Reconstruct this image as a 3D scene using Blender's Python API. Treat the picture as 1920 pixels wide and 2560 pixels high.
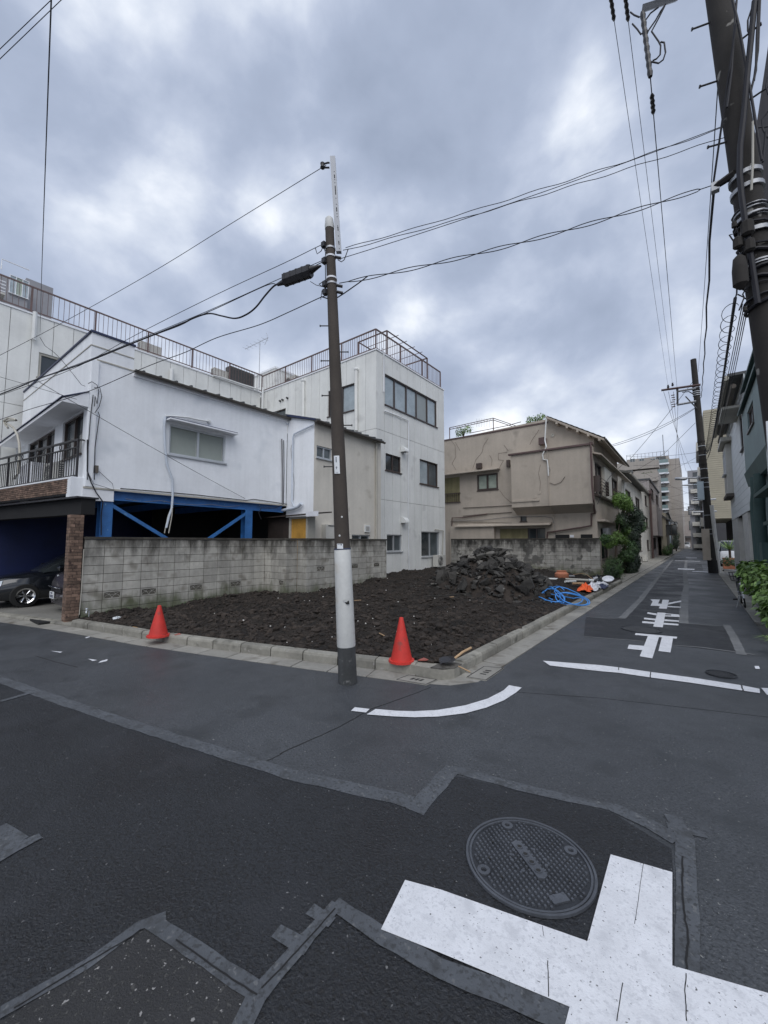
import bpy, math, random
from mathutils import Vector, Matrix, noise
random.seed(7)
R = math.radians
S = bpy.context.scene
for o in list(bpy.data.objects): bpy.data.objects.remove(o)
COL = S.collection
# ---------------------------------------------------------------- camera
HC, FPX = 1.8, 1000.0                       # eye height in metres, focal length in photo pixels (1920x2560)
PITCH = math.atan(76/1000.)
YAW = math.atan(777/(1000*math.cos(PITCH)+76*math.sin(PITCH)))
cam_d = bpy.data.cameras.new('camera'); cam = bpy.data.objects.new('camera', cam_d); COL.objects.link(cam)
cam_d.sensor_fit = 'VERTICAL'; cam_d.sensor_height = 36; cam_d.lens = FPX/2560*36
cam_d.clip_start = .05; cam_d.clip_end = 3000
cam.location = (0, 0, HC); cam.rotation_euler = (math.pi/2+PITCH, 0, YAW)
S.camera = cam
S.view_settings.view_transform = 'Standard'; S.view_settings.look = 'None'
S.view_settings.exposure = EXPOSURE = 0.22; S.view_settings.gamma = 1
S.view_settings.use_curve_mapping = False
# ---------------------------------------------------------------- sky: heavy cloud over a Nishita sky
SUN_EL, SUN_AZ = R(52), R(140)              # azimuth clockwise from +Y
W = bpy.data.worlds.new('World'); S.world = W; W.use_nodes = True
nt = W.node_tree; nt.nodes.clear()
def N(t, **k):
    n = nt.nodes.new(t)
    for a, b in k.items():
        if a.startswith('i_'): n.inputs[a[2:].replace('_', ' ')].default_value = b
        else: setattr(n, a, b)
    return n
L = lambda a, b: nt.links.new(a, b)
tc = N('ShaderNodeTexCoord')
cb = N('ShaderNodeVectorMath', operation='MULTIPLY_ADD'); L(tc.outputs['Generated'], cb.inputs[0]); cb.inputs[1].default_value = (1, 1, 1.3); cb.inputs[2].default_value = (9.59, 4.97, 16.10)
n1 = N('ShaderNodeTexNoise', i_Scale=3.3, i_Detail=8.0, i_Roughness=.50, i_Distortion=.15); L(cb.outputs[0], n1.inputs['Vector'])
n2 = N('ShaderNodeTexNoise', i_Scale=1.5, i_Detail=3.0, i_Roughness=.5, i_Distortion=.2); L(cb.outputs[0], n2.inputs['Vector'])
mn = N('ShaderNodeMix'); mn.data_type = 'FLOAT'; mn.inputs[0].default_value = .36
L(n1.outputs[0], mn.inputs[2]); L(n2.outputs[0], mn.inputs[3])
rp = N('ShaderNodeValToRGB'); L(mn.outputs[0], rp.inputs[0])
e = rp.color_ramp.elements
e[0].position = .36; e[0].color = (.275, .325, .43, 1)
e[1].position = .63; e[1].color = (.95, .97, 1.0, 1)
a = e.new(.46); a.color = (.355, .41, .53, 1)
a = e.new(.515); a.color = (.455, .51, .63, 1)
a = e.new(.56); a.color = (.61, .66, .755, 1)
sky = N('ShaderNodeTexSky', sky_type='NISHITA', sun_disc=False, sun_elevation=SUN_EL, sun_rotation=SUN_AZ)
sc = N('ShaderNodeVectorMath', operation='SCALE'); L(sky.outputs[0], sc.inputs[0]); sc.inputs['Scale'].default_value = .10
mc = N('ShaderNodeMix'); mc.data_type = 'RGBA'; mc.inputs[0].default_value = .94
L(sc.outputs[0], mc.inputs[6]); L(rp.outputs[0], mc.inputs[7])
bg = N('ShaderNodeBackground', i_Strength=1.08); L(mc.outputs[2], bg.inputs[0])
wo = N('ShaderNodeOutputWorld'); L(bg.outputs[0], wo.inputs[0])
sl = bpy.data.lights.new('sun', 'SUN'); sl.energy = 1.5; sl.angle = R(55); sl.color = (1, .98, .95)
sun = bpy.data.objects.new('sun', sl); COL.objects.link(sun)
sun.rotation_euler = (math.pi/2-SUN_EL, 0, math.pi-SUN_AZ)
sun.location = (20, -20, 40)
# ---------------------------------------------------------------- photo pixel -> place
fw = Vector((-math.sin(YAW)*math.cos(PITCH), math.cos(YAW)*math.cos(PITCH), math.sin(PITCH)))
rt = Vector((math.cos(YAW), math.sin(YAW), 0)); upv = rt.cross(fw); CAM = Vector((0, 0, HC)); Z = Vector((0, 0, 1))
def ray(x, y): return (fw*FPX+rt*(x-960)-upv*(y-1280)).normalized()
def G(x, y, z=0): d = ray(x, y); return CAM+d*((z-HC)/d.z)
def onX(x, y, X): d = ray(x, y); return CAM+d*(X/d.x)
def onY(x, y, Y): d = ray(x, y); return CAM+d*(Y/d.y)
def onP(x, y, p0, n): d = ray(x, y); return CAM+d*((Vector(p0)-CAM).dot(n)/d.dot(n))
def above(x, y, gx, gy): return onP(x, y, (gx, gy, 0), Vector((gx, gy, 0)))
def at(x, y, t): return CAM+ray(x, y)*t
def zm(x0, y0, s): return lambda x, y: (x0+x*s, y0+y*s)
z1, z2, z3, z4, z5, z6, z7, z8 = (zm(*a, .3134) for a in ((0, 680), (0, 1100), (300, 800), (500, 1150), (600, 780), (800, 1200), (1080, 980), (1400, 1000)))
zw = zm(640, 1250, .217); zbr = zm(1340, 1200, .18083); zr = zm(1740, 1080, .1809); zR = zm(1740, 1380, .1809); zt = zm(1600, 800, .2034)
zs = zm(1500, 1350, .2532); zq = zm(1100, 1950, .4943); zl = zm(0, 1600, .5787); zc = zm(700, 1550, .3737); zp = zm(660, 360, .1808); zv = zm(0, 600, .6028); zd = zm(1560, 1080, .1537)
# ---------------------------------------------------------------- materials
MATS = {}
def mat(name, col, rough=.8, var=.12, vs=1.5, bump=0., bs=60., bd=.01, metal=0., rnd=0., streak=0., fleck=None, stain=None, spec=.5, trans=0., grime=None, emit=None, alpha=1):
    m = bpy.data.materials.new(name); m.use_nodes = True; t = m.node_tree; ns = t.nodes; b = ns['Principled BSDF']
    lk = t.links.new
    geo = ns.new('ShaderNodeNewGeometry'); pos = geo.outputs['Position']
    def noi(scale, detail=5, vec=pos, rough_=.55):
        n = ns.new('ShaderNodeTexNoise'); n.inputs['Scale'].default_value = scale; n.inputs['Detail'].default_value = detail; n.inputs['Roughness'].default_value = rough_
        lk(vec, n.inputs['Vector']); return n.outputs[0]
    def rng(v, a, b_, c, d):
        r_ = ns.new('ShaderNodeMapRange'); lk(v, r_.inputs[0])
        for i, q in enumerate((a, b_, c, d)): r_.inputs[i+1].default_value = q
        return r_.outputs[0]
    def mul(x, y):
        q = ns.new('ShaderNodeMath'); q.operation = 'MULTIPLY'; lk(x, q.inputs[0])
        if isinstance(y, (int, float)): q.inputs[1].default_value = y
        else: lk(y, q.inputs[1])
        return q.outputs[0]
    def scalez(k):
        q = ns.new('ShaderNodeVectorMath'); q.operation = 'MULTIPLY'; lk(pos, q.inputs[0]); q.inputs[1].default_value = (1, 1, k); return q.outputs[0]
    def mix(fac, c0, c1):
        q = ns.new('ShaderNodeMix'); q.data_type = 'RGBA'; lk(fac, q.inputs[0])
        for i, c in ((6, c0), (7, c1)):
            if isinstance(c, tuple): q.inputs[i].default_value = (*c, 1)
            else: lk(c, q.inputs[i])
        return q.outputs[2]
    f = rng(noi(vs), .3, .7, 1-var, 1+var)
    f = mul(f, rng(noi(vs*9, 3), .3, .7, 1-var*.4, 1+var*.4))
    if streak: f = mul(f, rng(noi(5, 4, scalez(.06)), .35, .62, 1-streak, 1))
    if rnd:
        oi = ns.new('ShaderNodeObjectInfo'); f = mul(f, rng(oi.outputs['Random'], 0, 1, 1-rnd, 1+rnd))
    rgb = ns.new('ShaderNodeRGB'); rgb.outputs[0].default_value = (*col, 1)
    v = ns.new('ShaderNodeVectorMath'); v.operation = 'SCALE'; lk(rgb.outputs[0], v.inputs[0]); lk(f, v.inputs['Scale'])
    c = v.outputs[0]
    for fl in (fleck or []):                # (colour, scale, lo, hi): spots of another colour
        c = mix(rng(noi(fl[1], 2 if len(fl) < 5 else fl[4]), fl[2], fl[3], 0, 1), c, fl[0])
    if stain:                               # (colour, z_low, z_high, strength): runs of dirt, strongest at z_high
        sz = ns.new('ShaderNodeSeparateXYZ'); lk(pos, sz.inputs[0])
        for (sc_, zl_, zh_, st) in stain:
            g = rng(sz.outputs['Z'], zl_, zh_, 0, 1)
            k = ns.new('ShaderNodeMath'); k.operation = 'ADD'; lk(noi(3.2, 6, scalez(.35), .65), k.inputs[0]); lk(mul(g, .55), k.inputs[1])
            c = mix(mul(rng(k.outputs[0], .62, .92, 0, 1), st), c, sc_)
    lk(c, b.inputs['Base Color'])
    b.inputs['Metallic'].default_value = metal; b.inputs['Specular IOR Level'].default_value = spec
    if grime: lk(rng(noi(grime[0], 4), .35, .65, grime[1], grime[2]), b.inputs['Roughness'])
    else: b.inputs['Roughness'].default_value = rough
    if trans: b.inputs['Transmission Weight'].default_value = trans
    if alpha < 1: b.inputs['Alpha'].default_value = alpha
    if emit: b.inputs['Emission Color'].default_value = (*emit[0], 1); b.inputs['Emission Strength'].default_value = emit[1]
    if bump:
        bp = ns.new('ShaderNodeBump'); bp.inputs['Strength'].default_value = bump; bp.inputs['Distance'].default_value = bd
        lk(noi(bs, 4, rough_=.65), bp.inputs['Height']); lk(bp.outputs[0], b.inputs['Normal'])
    MATS[name] = m; return m
mat('asphalt', (.058, .063, .071), var=.22, vs=.7, bump=.9, bs=70, bd=.014, grime=(.8, .33, .6), fleck=[((.032, .035, .039), 55, .50, .64), ((.092, .097, .105), 60, .58, .68), ((.038, .042, .047), 2.2, .52, .70, 7), ((.30, .30, .29), 45, .70, .72)])
mat('asphalt_dark', (.016, .018, .022), var=.25, vs=1.1, bump=1, bs=65, bd=.016, grime=(1.1, .35, .65), fleck=[((.008, .008, .009), 50, .50, .62), ((.034, .037, .043), 55, .58, .68), ((.022, .024, .029), 2.5, .52, .68, 7), ((.2, .2, .2), 40, .715, .73)])
mat('asphalt_old', (.034, .034, .036), var=.2, vs=1.3, bump=.9, bs=120, bd=.014, grime=(1, .45, .75), fleck=[((.018, .018, .018), 50, .50, .62), ((.075, .074, .072), 50, .58, .68), ((.34, .33, .32), 42, .68, .70)])
mat('seal', (.076, .083, .094), var=.2, vs=2.5, bump=.5, bs=110, bd=.008, rough=.75, fleck=[((.042, .045, .049), 50, .52, .66), ((.045, .048, .052), 7, .54, .66, 7), ((.12, .125, .13), 30, .62, .70)])
mat('iron_dark', (.034, .037, .043), rough=.5, metal=.3, var=.3, vs=7, bump=.3, bs=90)
mat('seal_pale', (.15, .155, .16), var=.2, vs=2, bump=.4, bs=90, rough=.8, fleck=[((.10, .106, .115), 9, .54, .68, 7)])
mat('crack', (.012, .012, .013), rough=.9)
mat('paint', (.66, .67, .70), var=.07, vs=6, bump=.4, bs=160, bd=.006, rough=.72, fleck=[((.55, .56, .59), 60, .52, .68), ((.54, .55, .58), 9, .56, .70, 8), ((.12, .12, .125), 70, .69, .72)])
mat('kerb', (.235, .225, .195), var=.25, vs=2.2, bump=.5, bs=90, rnd=.15, fleck=[((.07, .068, .055), 4, .60, .78), ((.32, .31, .29), 14, .64, .74)])
mat('gutter', (.26, .25, .225), var=.2, vs=1.6, bump=.35, bs=120, rnd=.10, fleck=[((.11, .095, .075), 3, .58, .76)])
mat('grate', (.02, .02, .02), rough=.9)
mat('iron', (.092, .099, .113), rough=.36, metal=.35, var=.2, vs=7, bump=.3, bs=120)
mat('concrete_floor', (.19, .185, .17), var=.2, vs=1.1, bump=.2, bs=60)
mat('soil', (.021, .0158, .0122), rough=.95, var=.5, vs=1.6, bump=1, bs=26, bd=.07, fleck=[((.042, .033, .026), 11, .56, .72), ((.006, .005, .004), 14, .58, .68)])
mat('clod', (.032, .0245, .0195), rough=.95, var=.6, vs=3, bump=.8, bs=60, bd=.01)
mat('rubble', (.042, .039, .035), rough=.85, var=.4, vs=3, bump=.9, bs=45, bd=.015, rnd=.6, fleck=[((.10, .095, .085), 12, .62, .75), ((.012, .011, .010), 6, .58, .7)])
mat('rubble_light', (.12, .112, .10), rough=.9, var=.3, vs=4, bump=.6, bs=50, rnd=.35, fleck=[((.025, .023, .02), 6, .55, .68)])
mat('chalk', (.6, .58, .55), rough=.9)
mat('block', (.42, .405, .365), rough=.9, var=.2, vs=1.3, bump=.5, bs=110, bd=.006, rnd=.13, streak=.22,
    stain=[((.04, .036, .03), 1.15, 2.2, .9), ((.055, .07, .022), .72, .05, .75)], fleck=[((.24, .225, .195), 2.6, .56, .70)])
mat('block_patched', (.38, .365, .33), rough=.9, var=.2, vs=1.1, bump=.5, bs=110, bd=.006, rnd=.14, streak=.2,
    stain=[((.03, .028, .025), 1.05, 2.2, .95), ((.09, .10, .04), .85, .1, .8)], fleck=[((.13, .125, .115), 1.9, .54, .60), ((.2, .19, .17), 4, .6, .66)])
mat('mortar', (.095, .088, .074), rough=.95, var=.2, stain=[((.03, .028, .022), 1.0, 2.1, .9)])
mat('cap', (.055, .05, .042), rough=.95, var=.4, vs=4, bump=.5, bs=60, rnd=.1)
mat('white_plaster', (.83, .85, .88), rough=.75, var=.05, vs=1.2, bump=.35, bs=38, bd=.012, streak=.07, fleck=[((.66, .69, .73), 1.3, .60, .8)])
mat('white_trim', (.78, .79, .82), rough=.6, var=.06, vs=3)
mat('cream_plaster', (.64, .605, .54), rough=.85, var=.07, vs=1.1, bump=.4, bs=70, bd=.006, streak=.07, fleck=[((.40, .36, .30), 1.5, .62, .8)])
mat('panel', (.75, .755, .73), rough=.7, var=.06, vs=1.2, bump=.12, bs=90, streak=.05, rnd=.03, fleck=[((.45, .45, .44), 1.1, .64, .85)])
mat('joint', (.36, .355, .34), rough=.9, var=.1)
mat('blue_steel', (.032, .135, .36), rough=.45, var=.2, vs=4, fleck=[((.16, .30, .42), 9, .68, .76)])
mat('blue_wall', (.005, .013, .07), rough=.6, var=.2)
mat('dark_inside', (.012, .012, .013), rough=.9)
mat('brick', (.165, .108, .08), rough=.85, var=.3, vs=8, bump=.4, bs=60, rnd=.42, fleck=[((.05, .03, .025), 12, .56, .7)])
mat('brick_joint', (.07, .058, .05), rough=.9)
mat('dark_metal', (.022, .021, .024), rough=.45, var=.2)
mat('rail_brown', (.135, .088, .082), rough=.55, var=.15)
mat('roof_grey', (.085, .088, .092), rough=.55, var=.2, streak=.2)
mat('navy_trim', (.02, .028, .075), rough=.5)
mat('gutter_brown', (.10, .088, .075), rough=.55, var=.2)
mat('glass', (.035, .042, .046), rough=.06, var=.1, vs=.8, spec=.9)
mat('glass_green', (.33, .36, .33), rough=.25, var=.05, vs=.8)
mat('glass_pale', (.36, .42, .45), rough=.12, var=.18, vs=1.6, spec=.8)
mat('glass_screen', (.30, .33, .33), rough=.4, var=.06, vs=1.6)
mat('glass_shade', (.075, .09, .098), rough=.1, var=.25, vs=2, spec=.8)
mat('curtain', (.34, .39, .33), rough=.35, var=.18, vs=3)
mat('alu', (.58, .60, .62), rough=.4, metal=.5, var=.08)
mat('bronze', (.062, .045, .04), rough=.45, var=.15)
mat('pvc', (.68, .69, .68), rough=.45, var=.08)
mat('pvc_blue', (.55, .60, .67), rough=.45, var=.08)
mat('pvc_tan', (.42, .40, .35), rough=.55, var=.1)
mat('pipe_brown', (.10, .062, .058), rough=.5, var=.15)
mat('cable', (.02, .02, .026), rough=.55, spec=.3)
mat('cable_grey', (.20, .20, .21), rough=.6)
mat('pole', (.060, .049, .041), rough=.85, var=.15, vs=3, bump=.3, bs=60, streak=.15)
mat('pole_dark', (.024, .021, .019), rough=.85, var=.25, vs=3, bump=.3, bs=60, fleck=[((.25, .24, .22), 5, .70, .74)])
mat('pole_base', (.055, .058, .06), rough=.85, var=.25, vs=4, bump=.5, bs=45, streak=.45, fleck=[((.15, .15, .15), 14, .64, .76)])
mat('sleeve', (.56, .565, .55), rough=.6, var=.1, vs=3, streak=.16, fleck=[((.42, .36, .27), 2.2, .60, .78)])
mat('galv', (.40, .41, .43), rough=.45, metal=.5, var=.15)
mat('white_steel', (.40, .42, .46), rough=.45, var=.06)
mat('cone', (.56, .036, .026), rough=.55, var=.12, vs=6, fleck=[((.30, .05, .04), 9, .62, .75)])
mat('cone_worn', (.30, .09, .07), rough=.6, var=.2, vs=9)
mat('sign', (.72, .74, .76), rough=.5, var=.04)
mat('ink', (.05, .06, .10), rough=.6)
mat('taupe', (.45, .395, .335), rough=.9, var=.08, vs=1.1, bump=.5, bs=80, bd=.006, streak=.06, fleck=[((.27, .24, .205), 1.2, .62, .82)])
mat('taupe_dark', (.12, .105, .09), rough=.9, var=.1)
mat('crackline', (.20, .17, .145), rough=.9)
mat('tile', (.10, .098, .088), rough=.7, var=.3, vs=5, fleck=[((.14, .15, .06), 3, .6, .75)])
mat('yellow_board', (.25, .225, .12), rough=.8, var=.15, vs=2, streak=.2)
mat('orange_board', (.50, .27, .05), rough=.7, var=.2, vs=3, streak=.15)
mat('wood_dark', (.035, .024, .020), rough=.8, var=.3, streak=.3)
mat('wood', (.42, .28, .16), rough=.7, var=.2, vs=9)
mat('terracotta', (.42, .16, .09), rough=.8, var=.2)
mat('hose', (.06, .28, .72), rough=.4)
mat('orange_cloth', (.85, .13, .03), rough=.7, var=.1)
mat('plastic_white', (.72, .73, .77), rough=.45, var=.08, vs=8)
mat('car_black', (.010, .012, .016), rough=.12, var=.05, spec=.9)
mat('car_dark', (.05, .045, .05), rough=.2, var=.05, spec=.8)
mat('car_white', (.72, .74, .77), rough=.25, var=.03)
mat('tyre', (.012, .012, .012), rough=.85)
mat('chrome', (.75, .76, .78), rough=.16, metal=1, var=.02)
mat('lens', (.62, .68, .72), rough=.08, var=.2, vs=14)
mat('lamp_red', (.5, .02, .02), rough=.2)
mat('lamp_amber', (.8, .38, .06), rough=.2)
mat('ac', (.55, .54, .50), rough=.6, var=.06)
mat('ac_grille', (.07, .07, .07), rough=.7)
mat('siding', (.74, .77, .78), rough=.55, var=.05, vs=1.5)
mat('green_wall', (.22, .285, .285), rough=.7, var=.08, vs=1.2, bump=.25, bs=90)
mat('green_trim', (.05, .09, .085), rough=.6, var=.2)
mat('stone_pier', (.58, .57, .54), rough=.85, var=.12, vs=3, bump=.2)
mat('shutter', (.48, .45, .37), rough=.6, var=.1)
mat('buff', (.42, .385, .30), rough=.8, var=.08, vs=.6)
mat('beige_block', (.38, .345, .31), rough=.85, var=.08, vs=.3, streak=.1)
mat('grey_block', (.30, .30, .32), rough=.85, var=.1, vs=.3)
mat('pale_wall', (.58, .56, .51), rough=.85, var=.1, vs=.7, streak=.15)
mat('mauve_wall', (.40, .36, .345), rough=.85, var=.1, vs=.7, streak=.15)
mat('blue_wall_pale', (.46, .54, .60), rough=.8, var=.08, vs=.7)
mat('balcony_glass', (.20, .27, .27), rough=.2, var=.1)
def leafm(name, c, r2=.35): 
    mat(name, c, rough=.55, var=.45, vs=2.5, rnd=.2, fleck=[(tuple(x*1.7 for x in c), 3.5, .56, .72)])
leafm('leaf_dark', (.016, .034, .013)); leafm('leaf_mid', (.045, .098, .024)); leafm('leaf_light', (.11, .20, .036)); leafm('leaf_hedge', (.14, .235, .055))
leafm('leaf_pale', (.19, .29, .085))
mat('bark', (.06, .045, .035), rough=.95, var=.3, vs=9)
# ---------------------------------------------------------------- mesh helpers
class M:
    def __init__(s): s.v, s.f, s.m = [], [], []
    def add(s, vs, fs, mi=0):
        b = len(s.v); s.v += [tuple(p) for p in vs]; s.f += [tuple(i+b for i in f) for f in fs]; s.m += [mi]*len(fs); return s
    def hexa(s, p, mi=0):                   # 8 points: bottom 4 then top 4, counter-clockwise
        return s.add(p, [(3, 2, 1, 0), (4, 5, 6, 7), (0, 1, 5, 4), (1, 2, 6, 5), (2, 3, 7, 6), (3, 0, 4, 7)], mi)
    def box(s, x0, x1, y0, y1, z0, z1, mi=0):
        return s.hexa([(x0, y0, z0), (x1, y0, z0), (x1, y1, z0), (x0, y1, z0), (x0, y0, z1), (x1, y0, z1), (x1, y1, z1), (x0, y1, z1)], mi)
    def prism(s, poly, z0, z1, mi=0):
        n = len(poly); a = sum(poly[i][0]*poly[(i+1) % n][1]-poly[(i+1) % n][0]*poly[i][1] for i in range(n))
        if a < 0: poly = poly[::-1]
        vs = [(p[0], p[1], z0) for p in poly]+[(p[0], p[1], z1) for p in poly]
        return s.add(vs, [tuple(range(n-1, -1, -1)), tuple(range(n, 2*n))]+[(i, (i+1) % n, n+(i+1) % n, n+i) for i in range(n)], mi)
    def tube(s, path, r, n=8, mi=0, cap=True, close=False):
        path = [Vector(p) for p in path]; k = len(path); rs = r if isinstance(r, (list, tuple)) else [r]*k
        b = len(s.v); pu = None
        for i, p in enumerate(path):
            if close: t = path[(i+1) % k]-path[i-1]
            else: t = path[min(i+1, k-1)]-path[max(i-1, 0)]
            t = t.normalized() if t.length > 1e-9 else Vector((0, 0, 1))
            if pu is None: pu = t.cross(Vector((0, 0, 1)) if abs(t.z) < .9 else Vector((1, 0, 0))).normalized()
            u = (pu-t*pu.dot(t)); u = u.normalized() if u.length > 1e-6 else t.orthogonal().normalized(); pu = u; w = t.cross(u)
            for j in range(n):
                a_ = 2*math.pi*j/n; s.v.append(tuple(p+(u*math.cos(a_)+w*math.sin(a_))*rs[i]))
        for i in range(k if close else k-1):
            i2 = (i+1) % k
            for j in range(n): s.f.append((b+i*n+j, b+i*n+(j+1) % n, b+i2*n+(j+1) % n, b+i2*n+j)); s.m.append(mi)
        if cap and not close:
            s.f.append(tuple(b+j for j in range(n-1, -1, -1))); s.f.append(tuple(b+(k-1)*n+j for j in range(n))); s.m += [mi, mi]
        return s
    def lathe(s, prof, c=(0, 0, 0), n=20, mi=0, axis='z', cap=True):
        b = len(s.v); k = len(prof)
        for r, h in prof:
            for j in range(n):
                a_ = 2*math.pi*j/n; x, y = r*math.cos(a_), r*math.sin(a_)
                p = (x, y, h) if axis == 'z' else ((h, x, y) if axis == 'x' else (y, h, x))
                s.v.append((p[0]+c[0], p[1]+c[1], p[2]+c[2]))
        for i in range(k-1):
            for j in range(n): s.f.append((b+i*n+j, b+i*n+(j+1) % n, b+(i+1)*n+(j+1) % n, b+(i+1)*n+j)); s.m.append(mi)
        if cap and prof[0][0] > 1e-6: s.f.append(tuple(b+j for j in range(n-1, -1, -1))); s.m.append(mi)
        if cap and prof[-1][0] > 1e-6: s.f.append(tuple(b+(k-1)*n+j for j in range(n))); s.m.append(mi)
        return s
    def xf(s, mtx): s.v = [tuple(mtx @ Vector(p)) for p in s.v]; return s
    def mesh(s, name, mats, smooth=False):
        me = bpy.data.meshes.new(name); me.from_pydata(s.v, [], s.f)
        for q in (mats if isinstance(mats, (list, tuple)) else [mats]): me.materials.append(MATS[q])
        if any(s.m): me.polygons.foreach_set('material_index', s.m)
        if smooth:
            me.polygons.foreach_set('use_smooth', [True]*len(s.f))
            me.set_sharp_from_angle(angle=R(40)) if hasattr(me, 'set_sharp_from_angle') else None
        me.update(); return me
WL = {}
def put(o, loc, parent):
    WL[o] = Vector(loc); o.location = loc
    if parent is not None: o.parent = parent; o.matrix_parent_inverse = Matrix.Translation(-WL[parent])
    COL.objects.link(o); return o
def tag(o, label=None, cat=None, group=None, kind=None):
    for k, v in (('label', label), ('category', cat), ('group', group), ('kind', kind)):
        if v: o[k] = v
    return o
def obj(name, m, mats, parent=None, label=None, cat=None, group=None, kind=None, smooth=False):
    xs = [p[0] for p in m.v]; ys = [p[1] for p in m.v]; zz = [p[2] for p in m.v]
    c = ((min(xs)+max(xs))/2, (min(ys)+max(ys))/2, min(zz))
    m.v = [(p[0]-c[0], p[1]-c[1], p[2]-c[2]) for p in m.v]
    o = put(bpy.data.objects.new(name, m.mesh(name, mats, smooth)), c, parent)
    return tag(o, label, cat, group, kind)
def inst(name, me, loc, parent=None, scale=(1, 1, 1), rot=(0, 0, 0), **k):
    o = bpy.data.objects.new(name, me); put(o, loc, parent); o.scale = scale; o.rotation_euler = rot; return tag(o, **k)
def thing(name, loc, label=None, cat=None, group=None, kind=None):
    o = bpy.data.objects.new(name, None); o.empty_display_size = .2; put(o, loc, None); return tag(o, label, cat, group, kind)
def bevbox_mesh(name, mats, c=.03):
    """unit box centred on the origin with chamfered edges"""
    m = M(); h = .5; k = h-c; idx = {}
    for sx in (-1, 1):
        for sy in (-1, 1):
            for sz in (-1, 1):
                for ax in range(3):
                    p = [sx*k, sy*k, sz*k]; p[ax] = (sx, sy, sz)[ax]*h; idx[(sx, sy, sz, ax)] = len(m.v); m.v.append(tuple(p))
    for ax in range(3):
        a1, a2 = (ax+1) % 3, (ax+2) % 3
        for s in (-1, 1):
            q = []
            for u, w in ((-1, -1), (1, -1), (1, 1), (-1, 1)):
                t = [0, 0, 0]; t[ax] = s; t[a1] = u; t[a2] = w; q.append(idx[(*t, ax)])
            m.f.append(tuple(q if s > 0 else q[::-1])); m.m.append(0)
        for u in (-1, 1):
            for w in (-1, 1):
                def g(sv, fx):
                    t = [0, 0, 0]; t[ax] = sv; t[a1] = u; t[a2] = w; return idx[(*t, fx)]
                q = (g(-1, a1), g(1, a1), g(1, a2), g(-1, a2)); m.f.append(q if u*w > 0 else q[::-1]); m.m.append(0)
    for sx in (-1, 1):
        for sy in (-1, 1):
            for sz in (-1, 1):
                q = [idx[(sx, sy, sz, 0)], idx[(sx, sy, sz, 1)], idx[(sx, sy, sz, 2)]]; m.f.append(tuple(q if sx*sy*sz > 0 else q[::-1])); m.m.append(0)
    return m.mesh(name, mats)
class Fr:
    """a wall plane: u along it, z up, d outward"""
    def __init__(s, O, U): s.O = Vector((O[0], O[1], 0)); s.U = Vector((U[0], U[1], 0)).normalized(); s.N = s.U.cross(Z)
    def p(s, u, z, d=0): return s.O+s.U*u+s.N*d+Z*z
    def px(s, xy): q = onP(*xy, s.O, s.N); return ((q-s.O).dot(s.U), q.z)     # photo pixel -> (u, z) on the plane
    def box(s, m, u0, u1, z0, z1, d0, d1, mi=0):
        if u0 > u1: u0, u1 = u1, u0
        if d0 > d1: d0, d1 = d1, d0
        P = s.p
        return m.hexa([P(u0, z0, d1), P(u1, z0, d1), P(u1, z0, d0), P(u0, z0, d0), P(u0, z1, d1), P(u1, z1, d1), P(u1, z1, d0), P(u0, z1, d0)], mi)
    def wall(s, m, u0, u1, z0, z1, holes=(), depth=.12, d=0, mi=0):
        us = sorted({u0, u1, *[min(max(h[i], u0), u1) for h in holes for i in (0, 1)]}); zs_ = sorted({z0, z1, *[min(max(h[i], z0), z1) for h in holes for i in (2, 3)]})
        for a, b in zip(us, us[1:]):
            for c, e_ in zip(zs_, zs_[1:]):
                mu, mz = (a+b)/2, (c+e_)/2
                if any(h[0] < mu < h[1] and h[2] < mz < h[3] for h in holes): continue
                m.add([s.p(a, c, d), s.p(b, c, d), s.p(b, e_, d), s.p(a, e_, d)], [(0, 1, 2, 3)], mi)
        for h in holes:
            a, b, c, e_ = h[:4]
            q = [(a, c), (b, c), (b, e_), (a, e_)]
            for i in range(4):
                (ua, za), (ub, zb) = q[i], q[(i+1) % 4]
                m.add([s.p(ua, za, d), s.p(ub, zb, d), s.p(ub, zb, d-depth), s.p(ua, za, d-depth)], [(0, 3, 2, 1)], mi)
        return m
    def window(s, parent, h, n=2, frame='alu', panes=('glass',), d=0, fwid=.045, sill=True, label=None, mull=None, name='window', depth=.07):
        """frame with its panes (sub-parts), set back in its opening"""
        a, b, c, e_ = h[:4]; m = M(); w = fwid; t = depth
        s.box(m, a, b, c, c+w, d-t-.04, d-t+.03); s.box(m, a, b, e_-w, e_, d-t-.04, d-t+.03)
        s.box(m, a, a+w, c+w, e_-w, d-t-.04, d-t+.028); s.box(m, b-w, b, c+w, e_-w, d-t-.04, d-t+.028)
        cuts = mull or [a+(b-a)*i/n for i in range(1, n)]
        for u in cuts: s.box(m, u-w*.6, u+w*.6, c+w, e_-w, d-t-.035, d-t+.02)
        if sill: s.box(m, a-.04, b+.04, c-.045, c-.002, d-t, d+.05)
        wo_ = obj(name, m, frame, parent, label=label)
        ed = [a]+list(cuts)+[b]
        for i in range(len(ed)-1):
            g = M(); dd = d-t-.028-.006*(i % 2)
            s.box(g, ed[i]+w*.5, ed[i+1]-w*.5, c+w*.6, e_-w*.6, dd-.006, dd)
            obj('pane', g, panes[i % len(panes)], wo_)
        return wo_
def pipe(name, pts, r, mt, parent=None, n=8, **k): return obj(name, M().tube(pts, r, n), mt, parent, smooth=True, **k)
def sag(p, q, s, n=14, wob=0, ph=0):
    p, q = Vector(p), Vector(q); out = []
    for i in range(n+1):
        t = i/n; v = p.lerp(q, t); v.z -= s*4*t*(1-t)
        if wob: v.z += wob*math.sin(t*40+ph); v.x += wob*math.cos(t*47+ph)
        out.append(v)
    return out
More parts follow.
